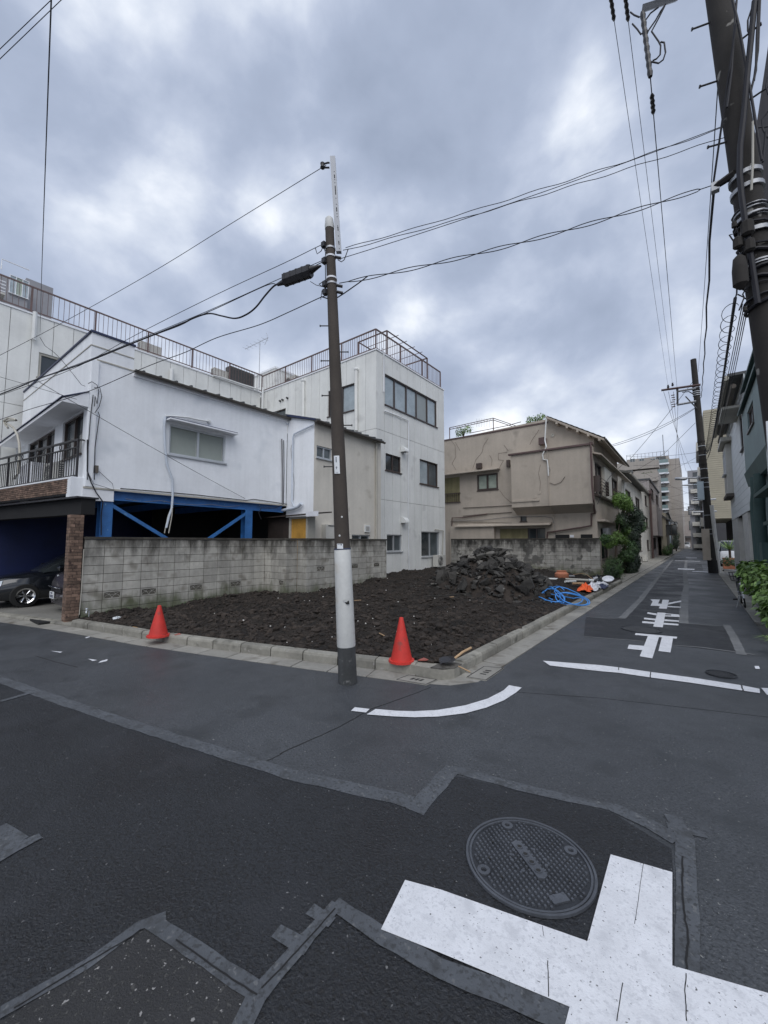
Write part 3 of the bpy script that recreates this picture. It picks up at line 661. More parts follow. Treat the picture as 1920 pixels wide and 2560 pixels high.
while k_ < 285:
    a, b = random.gauss(0, 1.1), random.gauss(-.3, 1.15)
    if math.hypot(a/2.35, b/2.7) > 1: continue
    p = PC+lat*a+dep*b
    if p.x > KX-.4: continue
    h = mound(a, b); sz = random.choice((.14, .2, .26, .34, .44))*random.uniform(.8, 1.2)
    if h < .15: sz = min(sz, .26)
    me = random.choice(CHL) if random.random() < .09 else random.choice(CH)
    inst('chunk', me, (p.x, p.y, soil_z(p.x, p.y)+h*.95+sz*.08), pile, (sz, sz*random.uniform(.6, 1), sz*random.uniform(.6, 1)), (random.uniform(-.8, .8), random.uniform(-.8, .8), random.uniform(0, 6.28))); k_ += 1
pk = onP(*z7(428, 1262), PC, Vector((PC.x, PC.y, 0)))
inst('chunk', bevbox_mesh('chunk', 'rubble', .12), (pk.x, pk.y, pk.z), pile, (.36, .3, .24), (.1, -.06, .5))
q = onP(*z7(600, 1320), PC, Vector((PC.x, PC.y, 0))); inst('chunk', CH[2], (q.x, q.y, q.z-.05), pile, (.5, .35, .45), (.5, .7, .4))
m = M()
for i in range(1500):
    a, b = random.gauss(0, 1.25), random.gauss(-.35, 1.3)
    if math.hypot(a/2.8, b/3.2) > 1: continue
    p = PC+lat*a+dep*b
    if p.x > KX-.25: continue
    r_ = random.uniform(.018, .055); lump(m, (p.x, p.y, soil_z(p.x, p.y)+mound(a, b)*.96+.01), r_, random.random() < .12)
o = obj('small_fragments', m, ['rubble', 'rubble_light'], pile); o['kind'] = 'stuff'
def bar(name, a, b, r_, mt, parent=None, **k_): return pipe(name, [a, b], r_, mt, parent, **k_)
a, b = G(*z6(850, 930), .37), G(*z6(1165, 908), .44); bar('steel_bar', a, b, .014, 'rubble', pile)
a, b = G(*z6(1005, 738), .6), G(*z6(1120, 650), 1.0); bar('timber', G(*z6(1005, 735), .65), onP(*z6(1115, 655), PC, Vector((PC.x, PC.y, 0))), .05, 'rubble_light', pile)
# ================================================================ white house over the blue steel carport
XH, YK = -11.3, 3.05
H_ = thing('white_house', (XH, 5, 0), 'white rendered house raised on a blue steel carport', 'house')
FS = Fr((XH, YK), (0, 1)); FF = Fr((XH, YK), (1, 0))
L_S = 5.9; ZF, ZE = 3.10, 6.22
wu0, wz1 = FS.px(z3(398, 832)); wu1, wz0 = FS.px(z3(838, 1148)); _, wz1b = FS.px(z3(838, 925)); wz1 = (wz1+wz1b)/2
hw = (wu0, wu1, wz0+.02, wz1)
m = M(); FS.wall(m, 0, L_S, ZF, ZE, [hw]); FS.wall(m, 0, .93, ZE, 6.88)
XL = onY(*z1(190, 1000), YK).x; UL = XL-XH
zt_, = [onY(*z1(190, 965), YK).z]
d0 = FF.px(z1(230, 1345)); d1 = FF.px(z1(415, 1640)); w0 = FF.px(z1(505, 1200)); w1 = FF.px(z1(690, 1440))
hd = (d0[0], d1[0], ZF+.2, 5.0); hf = (w0[0], min(w1[0], -.3), 3.95, 5.0)
FF.wall(m, UL, 0, ZF, 6.3, [hd, hf])
m.add([FF.p(UL, 6.3), FF.p(0, 6.3), FF.p(0, 6.88), FF.p(UL, max(zt_, 6.35))], [(0, 1, 2, 3)])
m.add([FF.p(UL, ZF), FF.p(UL, 6.35), (XL, YK+.93, 6.35), (XL, YK+.93, ZF)], [(0, 1, 2, 3)])
m.add([(XH, YK, 6.88), (XH, YK+.93, 6.88), (XL, YK+.93, max(zt_, 6.35)), (XL, YK, max(zt_, 6.35))], [(0, 1, 2, 3)])
m.add([(XH, YK+.93, 6.88), (XH, YK+.93, 6.1), (XL, YK+.93, 6.1), (XL, YK+.93, 6.4)], [(0, 1, 2, 3)])
m.add([(XH, YK+L_S, ZF), (XL, YK+L_S, ZF), (XL, YK+L_S, 6.9), (XH, YK+L_S, ZE)], [(0, 1, 2, 3)])
obj('wall', m, 'white_plaster', H_)
m = M(); m.box(XL, XH-.02, YK+.02, YK+L_S-.02, ZF-.02, ZF+.02); obj('floor_slab', m, 'dark_inside', H_)
m = M(); m.box(XL+.3, XH-.2, YK+.3, YK+L_S-.3, ZF+.03, 6.1); obj('room', m, 'dark_inside', H_)
m = M(); FS.box(m, -.01, L_S+.02, ZF-.03, ZF+.012, -.05, .045); obj('floor_edge', m, 'pvc_tan', H_)
FS.window(H_, hw, 2, 'alu', ('glass_green',), fwid=.05)
FF.window(H_, hd, 3, 'bronze', ('glass',)); FF.window(H_, hf, 2, 'bronze', ('glass_shade', 'glass'))
m = M(); FS.box(m, hw[0]-.12, hw[1]+.25, hw[3]+.06, hw[3]+.10, 0, .30); FS.box(m, hw[0]-.12, hw[1]+.25, hw[3]+.10, hw[3]+.13, 0, .26, 1); obj('window_hood', m, ['white_trim', 'navy_trim'], H_)
m = M(); h0 = FF.px(z1(600, 1030)); h1 = FF.px(z1(145, 1330))
m.hexa([FF.p(UL-.1, 5.02, .5), FF.p(.02, 5.02, .5), FF.p(.02, 5.02, 0), FF.p(UL-.1, 5.02, 0), FF.p(UL-.1, 5.10, .5), FF.p(.02, 5.10, .5), FF.p(.02, 5.38, 0), FF.p(UL-.1, 5.38, 0)])
m.hexa([FF.p(UL-.13, 5.105, .53), FF.p(.04, 5.105, .53), FF.p(.04, 5.385, 0), FF.p(UL-.13, 5.385, 0), FF.p(UL-.13, 5.13, .53), FF.p(.04, 5.13, .53), FF.p(.04, 5.41, 0), FF.p(UL-.13, 5.41, 0)], 1)
obj('balcony_hood', m, ['white_trim', 'navy_trim'], H_)
# parapet trim and the two raised bands on the corner block
m = M(); FS.box(m, -.03, .95, 6.88, 6.93, -.1, .03); m.hexa([FF.p(UL-.02, max(zt_, 6.35), .03), FF.p(.0, 6.88, .03), FF.p(.0, 6.88, -.1), FF.p(UL-.02, max(zt_, 6.35), -.1), FF.p(UL-.02, max(zt_, 6.35)+.05, .03), FF.p(.0, 6.93, .03), FF.p(.0, 6.93, -.1), FF.p(UL-.02, max(zt_, 6.35)+.05, -.1)])
obj('parapet_trim', m, 'navy_trim', H_)
m = M(); FS.box(m, .0, .93, 6.55, 6.575, .002, .014); m.hexa([FF.p(UL, zt_-.30, .014), FF.p(.0, 6.55, .014), FF.p(0, 6.55, .002), FF.p(UL, zt_-.30, .002), FF.p(UL, zt_-.28, .014), FF.p(.0, 6.575, .014), FF.p(0, 6.575, .002), FF.p(UL, zt_-.28, .002)]); FS.box(m, .12, .93, 6.22, 6.25, .002, .018); obj('band', m, 'pvc_tan', H_)
m = M(); FS.box(m, .02, .16, ZF+.02, 6.2, .003, .05); obj('corner_pilaster', m, 'white_plaster', H_)
# roof with ribs, gutter, downpipe
m = M(); XR = XL; m.hexa([(XH+.10, YK+.95, ZE-.02), (XH+.10, YK+L_S+.1, ZE-.02), (XR, YK+L_S+.1, ZE+1.0), (XR, YK+.95, ZE+1.0), (XH+.10, YK+.95, ZE+.03), (XH+.10, YK+L_S+.1, ZE+.03), (XR, YK+L_S+.1, ZE+1.05), (XR, YK+.95, ZE+1.05)])
rf = obj('roof', m, 'roof_grey', H_)
for i in range(12):
    y = YK+1.15+i*.42; obj('roof_rib', M().hexa([(XH+.11, y-.02, ZE+.03), (XH+.11, y+.02, ZE+.03), (XR, y+.02, ZE+1.05), (XR, y-.02, ZE+1.05), (XH+.11, y-.02, ZE+.075), (XH+.11, y+.02, ZE+.075), (XR, y+.02, ZE+1.09), (XR, y-.02, ZE+1.09)]), 'roof_grey', rf)
def gutter(name, a, b, r_, parent, mt='gutter_brown'):
    a, b = Vector(a), Vector(b); u = (b-a).normalized(); nrm = u.cross(Z); m = M(); vs = []
    for p in (a, b):
        for i in range(7): t_ = math.pi*i/6; vs.append(p+nrm*math.cos(t_)*r_-Z*math.sin(t_)*r_)
        for i in range(6, -1, -1): t_ = math.pi*i/6; vs.append(p+nrm*math.cos(t_)*(r_-.008)-Z*math.sin(t_)*(r_-.008))
    n = 14; fs = [(i, n+i, n+(i+1) % n, (i+1) % n) for i in range(n)]+[tuple(range(n)), tuple(range(2*n-1, n-1, -1))]
    return obj(name, m.add(vs, fs), mt, parent, smooth=False)
gutter('roof_gutter', (XH+.14, YK+.90, ZE+.0), (XH+.14, YK+L_S+.05, ZE-.03), .065, H_)
m = M(); FS.box(m, .93, L_S, ZE-.13, ZE-.02, .0, .05); obj('eave_board', m, 'white_trim', H_)
# blue steel frame
pm = M(); P1 = FS.px(z2(850, 600))[0]; P2 = FS.px(z3(1030, 1560))[0]
for (u, nm) in ((P1, 0), (P2, 1)):
    m = M(); FS.box(m, u-.13, u+.13, .05, 2.84, -.02, -.008); FS.box(m, u-.13, u+.13, .05, 2.84, -.25, -.235); FS.box(m, u-.012, u+.012, .05, 2.84, -.235, -.02); obj('steel_post', m, 'blue_steel', H_)
m = M(); FS.box(m, P1-.2, L_S-.1, 2.84, 2.86, -.2, .0); FS.box(m, P1-.2, L_S-.1, 3.05, 3.07, -.2, .0); FS.box(m, P1-.2, L_S-.1, 2.86, 3.05, -.11, -.09); obj('steel_beam', m, 'blue_steel', H_)
for ua, za, ub, zb in ((P1+.1, 2.72, P1+1.95, 1.6), (P2-.1, 2.72, P2-1.75, 1.6)): 
    m = M(); m.hexa([FS.p(ua, za-.05, -.02), FS.p(ub, zb-.05, -.02), FS.p(ub, zb-.05, -.08), FS.p(ua, za-.05, -.08), FS.p(ua, za+.05, -.02), FS.p(ub, zb+.05, -.02), FS.p(ub, zb+.05, -.08), FS.p(ua, za+.05, -.08)]); obj('brace', m, 'blue_steel', H_)
m = M()
for y in (4.2, 5.6, 7.0): m.box(-16.5, XH-.25, y-.05, y+.05, 2.85, 3.06)
obj('joists', m, 'blue_steel', H_)
# carport interior
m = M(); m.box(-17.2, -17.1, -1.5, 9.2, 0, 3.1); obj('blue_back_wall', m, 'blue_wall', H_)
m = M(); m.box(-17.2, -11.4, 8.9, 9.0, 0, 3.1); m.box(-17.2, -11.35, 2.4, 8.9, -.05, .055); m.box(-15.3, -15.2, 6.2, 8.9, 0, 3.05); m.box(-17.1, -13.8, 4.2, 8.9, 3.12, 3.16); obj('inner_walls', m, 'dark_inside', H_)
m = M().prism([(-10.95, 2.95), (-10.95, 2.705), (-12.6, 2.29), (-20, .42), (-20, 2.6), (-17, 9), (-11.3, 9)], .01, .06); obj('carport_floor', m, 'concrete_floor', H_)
# balcony: brick-faced band, rail
A8 = R(8.5); FB = Fr((XH-.02, 2.86), (math.cos(A8), math.sin(A8)))
zz = zm(0, 1050, .16275)
bt = (FB.px(zz(1145, 892))[1]+FB.px(zz(0, 1068))[1])/2; bb = (FB.px(zz(1140, 1112))[1]+FB.px(zz(0, 1265))[1])/2; rtz = (FB.px(zz(1225, 282))[1]+FB.px(zz(0, 582))[1])/2
bal = obj('balcony', FB.box(M(), -6.5, 0, bb, bt, -.25, -.004), 'white_plaster', H_)
m = M(); m.prism([(XH-.02, 2.86), (XH-.02, 3.04), (XL-.2, 3.04), (XL-2.5, 2.5), tuple(FB.p(-6.4, 0, -.2))[:2], tuple(FB.p(-.01, 0, -.2))[:2]], bt-.12, bt-.02); obj('balcony_floor', m, 'white_plaster', H_)
m = M(); m.box(XH-.3, XH+.0, 2.80, 3.05, bb-.12, bt+.02); obj('balcony_end', m, 'white_plaster', H_)
jm = obj('brick_backing', FB.box(M(), -6.5, -.03, bb, bt, -.003, .012), 'brick_joint', H_)
BR = bevbox_mesh('brick', 'brick', .05); rows = 7; hb = (bt-bb)/rows; an = math.atan2(FB.U.y, FB.U.x)
for j in range(rows):
    for i in range(24):
        u = -.03-(i+.5)*.225-(.11 if j % 2 else 0); inst('brick', BR, FB.p(u, bb+(j+.5)*hb, .016), jm, (.215, .022, hb-.010), (0, 0, an))
o = obj('coping', FB.box(M(), -6.5, .0, bt, bt+.035, -.26, .035), 'white_trim', bal)
rail = thing('balcony_railing', (XH-1.5, 2.6, bt), 'black steel balcony railing with small rings above the brick band', 'railing')
RZ0, RZ1 = bt+.07, rtz
for u in (-.12, -1.42, -2.72, -4.1, -5.4): obj('post', FB.box(M(), u-.02, u+.02, bt+.03, RZ1, -.12, -.08), 'dark_metal', rail)
for z_, h in ((RZ0, .03), (RZ1-.17, .025), (RZ1, .045)): obj('rail', FB.box(M(), -5.6, -.1, z_, z_+h, -.122, -.078), 'dark_metal', rail)
BM = M().box(-.5, .5, -.5, .5, 0, 1).mesh('baluster', 'dark_metal')
u = -.26
while u > -5.5:
    inst('baluster', BM, FB.p(u, RZ0, -.10), rail, (.016, .016, RZ1-.17-RZ0), (0, 0, an)); u -= .125
for u in (-.55, -1.0, -1.9, -2.3, -3.2, -3.6): obj('ring', M().tube([FB.p(u+.05*math.cos(t_*.628), RZ1-.07+.065*math.sin(t_*.628), -.1) for t_ in range(10)], .011, 5, close=True), 'dark_metal', rail)
m = M(); m.tube([FB.p(-.12, RZ1+.02, -.1), FB.p(-.02, RZ1+.01, -.14), (XH-.05, 3.04, RZ1)], .02, 6); obj('rail_return', m, 'dark_metal', rail)
# carport canopy, brick pillar
m = M(); FB.box(m, -6.5, .42, bb-.14, bb-.10, -.35, .10); obj('canopy_edge', m, 'dark_metal', H_)
m = M(); FB.box(m, -6.5, .38, bb-.50, bb-.145, -.3, -.02); obj('shutter_box', m, 'dark_inside', H_)
pil = thing('brick_pillar', (-11.03, 2.88, 0), 'slim pillar faced with brown bricks at the carport entrance', 'pillar')
PX0, PX1, PY0, PY1 = -11.15, -10.885, 2.74, 2.99; PT = onX(200, 1287, PX1).z
obj('core', M().box(PX0+.012, PX1-.012, PY0+.012, PY1-.012, .02, PT), 'brick_joint', pil)
nr = 34; hb = PT/nr
for j in range(nr):
    z_ = .03+(j+.5)*(PT-.03)/nr
    for (fx, fy, sx, sy) in (((PX1-.013), None, .026, 1), (None, PY0+.013, 1, .026)):
        if fx:
            ys = [PY0+.005, PY0+.27*(.62 if j % 2 else .33), PY1]
            for a, b in zip(ys, ys[1:]): inst('brick', BR, (fx, (a+b)/2, z_), pil, (.026, b-a-.008, hb-.009))
        else:
            xs = [PX0, PX0+.22 if j % 2 else PX0+.11, PX1-.026]
            for a, b in zip(xs, xs[1:]): inst('brick', BR, ((a+b)/2, fy, z_), pil, (b-a-.008, .026, hb-.009))
pipe('drain_hose', [(PX1+.02, PY1+.015, 1.65), (PX1+.02, PY1+.015, 1.0), (PX1+.03, PY1+.01, .7), (PX1+.02, PY1+.0, .2)], .009, 'pvc_tan', pil)
# services on the white house
def onS(f, pts, d=.03): return [FS.p(*FS.px(f(*p)), d) for p in pts]
sv = [('conduit', [(1330, 1160), (1300, 1180), (1310, 1330), (1320, 1480), (1345, 1590), (1370, 1659)], z1, .02, 'pvc_blue'), ('downpipe', [(1325, 830), (1370, 838), (1385, 890)], z3, .03, 'pvc_blue'),
      ('conduit', [(1285, 950), (1290, 1200), (1290, 1470)], z3, .022, 'cable_grey'), ('cable', [(1300, 960), (1303, 1200), (1298, 1470), (1230, 1500), (1120, 1500), (1100, 1540), (1120, 1590)], z3, .012, 'cable')]
for nm, pts, f, r_, mt in sv: pipe(nm, onS(f, pts, .04), r_, mt, H_)
pipe('air_hose', onS(z3, [(355, 770), (420, 770), (540, 782), (620, 800), (700, 812)], .06), .022, 'pvc', H_)
pipe('air_hose', onS(z3, [(355, 775), (345, 850), (350, 1000), (365, 1150), (410, 1270), (412, 1400), (405, 1500), (385, 1560), (360, 1659)], .06), .030, 'pvc_blue', H_)
for k_ in (1, -1): pipe('air_hose', onS(z3, [(405, 1500), (390+k_*12, 1560), (370+k_*14, 1659), (362+k_*14, 1700)], .07+.02*k_), .014, 'pvc_tan', H_)
obj('pipe_cap', M().lathe([(.06, 0), (.06, .05), (0, .06)], tuple(FS.p(*FS.px(z3(705, 812)), .0)), 14, axis='x'), 'pvc', H_)
pipe('beam_cable', onS(z3, [(0, 1345), (200, 1360), (600, 1395), (1000, 1440), (1060, 1430), (1200, 1450), (1330, 1470)], .03), .012, 'cable', H_)
pipe('hanging_cable', onS(z3, [(50, 1425), (180, 1450), (330, 1440), (470, 1465), (620, 1475), (740, 1470), (860, 1490), (960, 1480)], -.05), .008, 'cable_grey', H_)
for i, (a, b) in enumerate((((735, 985), (690, 1659)), ((775, 1120), (745, 1659)))):
    pipe('service_cable', onS(z1, [a, (a[0]-20+30*i, 1150), (b[0]+5, 1400), b], .07), .009, 'cable', H_)
pipe('service_cable', onS(z1, [(690, 900), (720, 885), (760, 910), (775, 960), (760, 1060), (745, 1000), (740, 1080)], .12), .008, 'cable', H_)
pipe('service_cable', onS(z1, [(740, 930), (785, 930), (800, 1000), (780, 1080), (745, 1130)], .10), .008, 'cable', H_)
pipe('service_cable', onS(z2, [(690, 0), (690, 250), (720, 340), (760, 420), (815, 495), (800, 600), (800, 760)], .06), .013, 'cable', H_)
pipe('service_cable', onS(z2, [(690, 250), (740, 350), (900, 400), (890, 350), (780, 250)], .06), .007, 'cable_grey', H_)
obj('outlet_box', FS.box(M(), *sorted((FS.px(z2(748, 230))[0], FS.px(z2(778, 230))[0])), FS.px(z2(760, 262))[1], FS.px(z2(760, 205))[1], 0, .07), 'taupe_dark', H_)
m = M(); FS.box(m, -.02, .62, 2.80, 3.065, -.12, .03); obj('corner_fascia', m, 'white_trim', H_)
# things on the balcony
def ac_unit(c, rz, label, parent=None, s=1., grp=None, d=.28, w=.78, h=.62):
    t = thing('air_conditioner', c, label, 'air conditioner', grp); A = Matrix.Translation(c) @ Matrix.Rotation(rz, 4, 'Z') @ Matrix.Scale(s, 4)
    obj('casing', M().box(-w/2, w/2, -d/2, d/2, .05, h).xf(A), 'ac', t)
    obj('fan_grille', M().lathe([(.23, -d/2-.012), (.23, -d/2+.01), (.2, -d/2+.01), (.19, -d/2-.004), (0, -d/2-.006)], (-.12, 0, .05+h/2-.03), 20, axis='y').xf(A), 'ac_grille', t)
    for i in range(5): obj('fan_ring', M().tube([(-.12+(.05+.04*i)*math.cos(t_*.5236), -d/2-.014, h/2+.02+(.05+.04*i)*math.sin(t_*.5236)) for t_ in range(12)], .004, 4, close=True).xf(A), 'ac', t)
    m = M()
    for i in range(9): m.box(w/2, w/2+.006, -d/2+.03, d/2-.03, .1+i*.055, .125+i*.055)
    o = obj('side_louvres', m.xf(A), 'ac_grille', t); o['kind'] = 'stuff'
    for x in (-w/2+.08, w/2-.08): obj('foot', M().box(x-.03, x+.03, -d/2-.02, d/2+.02, 0, .05).xf(A), 'ac_grille', t)
    return t
p = FB.p(-1.95, bt-.02, -.42); ac_unit(p, A8, 'beige air conditioner behind the black balcony railing')
p = FB.p(-3.1, bt-.02, -.42); obj('storage_box', M().box(p.x-.6, p.x+.55, p.y-.25, p.y+.2, p.z, p.z+.68), 'plastic_white', label='pale plastic storage box behind the balcony railing', cat='box')
hz_ = lambda pts, d: [FF.p(*FF.px(zz(*p)), d) for p in pts]
pipe('air_duct', [FF.p(*FF.px(zz(*q_)), .58) for q_ in ((500, 185), (445, 125), (430, 75), (500, 40), (600, 55), (640, 75), (520, 75), (450, 100), (520, 140), (600, 190), (665, 290), (700, 420), (712, 560), (700, 750), (690, 860), (620, 940))], .03, 'pvc_tan', label='tan insulated hose looping over the balcony hood', cat='hose')
pipe('downpipe', [FF.p(UL-.05, ZF, .06), FF.p(UL-.05, 5.4, .06)], .045, 'pvc', H_)
# ================================================================ cream annex behind the white house
XN, YN = -9.9, 8.97
AN = thing('annex', (XN, 10.5, 0), 'narrow two storey annex with cream side wall and white end', 'house')
FA = Fr((XN, YN), (0, 1)); FR = Fr((XH, YN), (1, 0)); LA = 3.6; ZA = 5.86
def rect(fr, f, a, b, c=None, d=None):
    """opening seen through corner pixels top-left a and bottom-right b (optionally the other two corners)"""
    pts = [fr.px(f(*p)) for p in (a, b, *( [c] if c else []), *([d] if d else []))]
    if c: (u0, t0), (u1, b1), (u2, t2), (u3, b3) = pts; return ((u0+u3)/2, (u1+u2)/2, (b1+b3)/2, (t0+t2)/2)
    (u0, t0), (u1, b1) = pts; return (u0, u1, b1, t0)
h1_ = rect(FA, z5, (612, 1063), (735, 1182), (735, 1092), (612, 1160)); h2_ = (FA.px(zw(1105, 420))[0], FA.px(zw(1315, 420))[0], 1.2, FA.px(zw(1220, 402))[1])
m = M(); FA.wall(m, 0, LA, 0, ZA, [h1_, h2_]); obj('side_wall', m, 'cream_plaster', AN)
m = M(); FR.wall(m, 0, XN-XH, 2.55, ZA); m.add([FR.p(0, ZA), FR.p(XN-XH, ZA), FR.p(0, ZA+.42)], [(0, 1, 2)]); FR.wall(m, 0, XN-XH, 0, 2.55); obj('end_wall', m, 'white_plaster', AN)
m = M(); m.box(XH-.5, XN-.25, YN+.2, YN+LA, 0, ZA-.1); obj('core', m, 'dark_inside', AN)
FA.window(AN, h1_, 2, 'alu', ('glass_shade',)); FA.window(AN, h2_, 2, 'alu', ('glass_shade', 'glass'))
m = M(); m.hexa([(XN+.16, YN-.08, ZA-.03), (XN+.16, YN+LA, ZA-.03), (XH-.2, YN+LA, ZA+.44), (XH-.2, YN-.08, ZA+.44), (XN+.16, YN-.08, ZA+.03), (XN+.16, YN+LA, ZA+.03), (XH-.2, YN+LA, ZA+.49), (XH-.2, YN-.08, ZA+.49)]); rf = obj('roof', m, 'roof_grey', AN)
for i in range(9):
    y = YN+.1+i*.42; obj('roof_rib', M().hexa([(XN+.17, y-.02, ZA+.03), (XN+.17, y+.02, ZA+.03), (XH-.2, y+.02, ZA+.49), (XH-.2, y-.02, ZA+.49), (XN+.17, y-.02, ZA+.07), (XN+.17, y+.02, ZA+.07), (XH-.2, y+.02, ZA+.53), (XH-.2, y-.02, ZA+.53)]), 'roof_grey', rf)
m = M(); m.hexa([(XH, YN-.10, ZA+.42), (XN+.14, YN-.10, ZA-.02), (XN+.14, YN-.05, ZA-.02), (XH, YN-.05, ZA+.42), (XH, YN-.10, ZA+.50), (XN+.14, YN-.10, ZA+.05), (XN+.14, YN-.05, ZA+.05), (XH, YN-.05, ZA+.50)]); obj('verge', m, 'navy_trim', AN)
gutter('roof_gutter', (XN+.20, YN-.1, ZA-.02), (XN+.20, YN+LA, ZA-.05), .06, AN)
dp = [FR.p(*FR.px(z3(*q)), .06) for q in ((1555, 838), (1400, 912), (1390, 940), (1385, 1200), (1382, 1450), (1400, 1490))]
pipe('downpipe', dp, .03, 'pvc_blue', AN); pipe('elbow_pipe', [FR.p(*FR.px(z3(*q)), .10) for q in ((1290, 1525), (1400, 1505), (1440, 1490), (1465, 1465))], .055, 'pvc_blue', AN)
pipe('thin_cable', [FR.p(*FR.px(z3(*q)), .03) for q in ((1385, 960), (1368, 1030), (1375, 1120), (1395, 1300), (1390, 1440))], .006, 'cable_grey', AN)
pipe('drainpipe', [(XN+.05, YN+LA-.35, 0), (XN+.05, YN+LA-.35, ZA-.1)], .05, 'pvc_tan', AN)
# lean-to shed, boiler, vents on the annex
SH = thing('lean_to_shed', (-10.3, 8.4, 0), 'dark timber lean-to with an orange panel behind the block wall', 'shed')
FSH = Fr((-10.75, 8.28), (1, 0)); fx = lambda q: onY(*zw(*q), 8.55)
yS = 8.55; a0, a1, a2, a3 = (onY(*zw(x, 300), yS).x for x in (140, 385, 405, 580)); top = onY(*zw(385, 200), yS).z
m = M(); m.box(a0, a1, yS, yS+.35, .3, top); obj('dark_side', m, 'wood_dark', SH)
m = M(); m.box(a1, a2, yS-.02, yS+.3, .3, top); m.box(a2, a3, yS-.01, yS+.3, top-.06, top); m.box(a3, a3+.08, yS-.02, yS+.3, .3, top); obj('door_frame', m, 'pvc_tan', SH)
m = M(); m.box(a2, a3, yS+.02, yS+.3, .3, top-.06); obj('panel', m, 'orange_board', SH)
b0 = onY(*zw(150, 200), yS).x; b1 = onY(*zw(735, 165), yS-.15).x; m = M(); m.hexa([(b0, yS-.2, top+.0), (b1, yS-.2, top+.04), (b1, yS+.36, top+.1), (b0, yS+.36, top+.06), (b0, yS-.2, top+.04), (b1, yS-.2, top+.08), (b1, yS+.36, top+.14), (b0, yS+.36, top+.10)]); obj('roof_sheet', m, 'wood_dark', SH)
m = M(); m.box(onY(*zw(598, 165), yS-.15).x, b1, yS-.235, yS-.205, top-.03, top+.12); obj('fascia', m, 'plastic_white', SH)
p = FA.px(zw(760, 290)); p2 = FA.px(zw(860, 420)); m = M(); FA.box(m, FA.px(zw(755, 300))[0], FA.px(zw(862, 300))[0], 1.3, FA.px(zw(800, 285))[1], 0, .22); FA.box(m, FA.px(zw(780, 300))[0], FA.px(zw(850, 300))[0], FA.px(zw(800, 303))[1], FA.px(zw(800, 293))[1], .22, .232, 1); obj('water_heater', m, ['ac', 'ac_grille'], label='beige water heater box on the cream annex wall', cat='heater')
m = M(); u0, u1 = FA.px(zw(1245, 330))[0], FA.px(zw(1302, 330))[0]; FA.box(m, u0, u1, FA.px(zw(1270, 370))[1], FA.px(zw(1270, 290))[1], 0, .06); FA.box(m, u0+.05, u1-.05, FA.px(zw(1270, 355))[1], FA.px(zw(1270, 305))[1], .06, .066, 1); obj('wall_vent', m, ['pvc', 'joint'], AN)
# ================================================================ white panel-clad building, two wings round the house
XWB, YWB, ZR = -10.4, 12.88, 10.02; XWA = -18.56; YW1 = 18.72
WB = thing('panel_building', (XWB, 16, 0), 'three storey white panel-clad building with brown roof railing', 'building')
FWR = Fr((XWB, YWB), (0, 1)); FWL = Fr((XWA, YWB), (1, 0)); FWA = Fr((XWA, -4), (0, 1))
lr = YW1-YWB; ll = XWB-XWA; la = YWB+4
big = rect(FWR, z5, (1155, 500), (1572, 915), (1568, 705), (1157, 745)); s2 = rect(FWR, z5, (1160, 1125), (1285, 1285), (1283, 1158), (1162, 1262)); s3 = rect(FWR, z5, (1433, 1172), (1580, 1395), (1578, 1212), (1436, 1370))
g1_ = rect(FWR, z6, (532, 435), (655, 570), (653, 437), (535, 570)); g2_ = rect(FWR, z6, (807, 410), (955, 608), (950, 415), (810, 612))
wl = rect(FWL, z5, (703, 625), (925, 775), (925, 568), (703, 838)); wl2 = rect(FWL, z5, (255, 800), (365, 850), (362, 768), (258, 850)); wl2 = (wl2[0], wl2[1], wl2[3]-1.2, wl2[3])
wa = (FWA.px(z1(305, 740))[0], FWA.px(z1(480, 740))[0], FWA.px(z1(320, 840))[1], FWA.px(z1(320, 640))[1])
def panels(fr, parent, u0, u1, zs_, step, holes):
    m = M(); fr.wall(m, u0, u1, zs_[0], zs_[-1], holes, .16, -.032); obj('backing', m, 'joint', parent)
    n = max(1, round((u1-u0)/step)); w = (u1-u0)/n; g = .009
    for c, e_ in zip(zs_, zs_[1:]):
        for i in range(n):
            a, b = u0+i*w+g, u0+(i+1)*w-g; cc, ee = c+g, e_-g; m = M()
            hs = [h for h in holes if h[0] < b and h[1] > a and h[2] < ee and h[3] > cc]
            us = sorted({a, b, *[min(max(h[k_], a), b) for h in hs for k_ in (0, 1)]}); zz_ = sorted({cc, ee, *[min(max(h[k_], cc), ee) for h in hs for k_ in (2, 3)]})
            for p_, q_ in zip(us, us[1:]):
                for r_, s_ in zip(zz_, zz_[1:]):
                    if any(h[0] < (p_+q_)/2 < h[1] and h[2] < (r_+s_)/2 < h[3] for h in hs): continue
                    fr.box(m, p_, q_, r_, s_, -.04, 0)
                    if hs: obj('wall_panel', m, 'panel', parent); m = M()
            if m.v: obj('wall_panel', m, 'panel', parent)
panels(FWR, WB, 0, lr, [.0, 3.62, 6.60, ZR], .6, [big, s2, s3, g1_, g2_]); panels(FWL, WB, 0, ll, [3.4, 6.60, ZR], .6, [wl, wl2]); panels(FWA, WB, 0, la-.04, [3.4, 6.6, ZR], .6, [wa])
m = M(); m.box(XWA-8, XWB-.2, YWB+.2, YW1-.03, 0, ZR-.15); m.box(XWA-9, XWA-.2, -4, YWB+.2, 0, ZR-.15); m.box(XWA-8, XWB-.04, YWB, YWB+.4, 0, 3.4); m.box(XWA-8, XWB-.04, YW1-.04, YW1, 0, ZR-.02); obj('core', m, 'panel', WB)
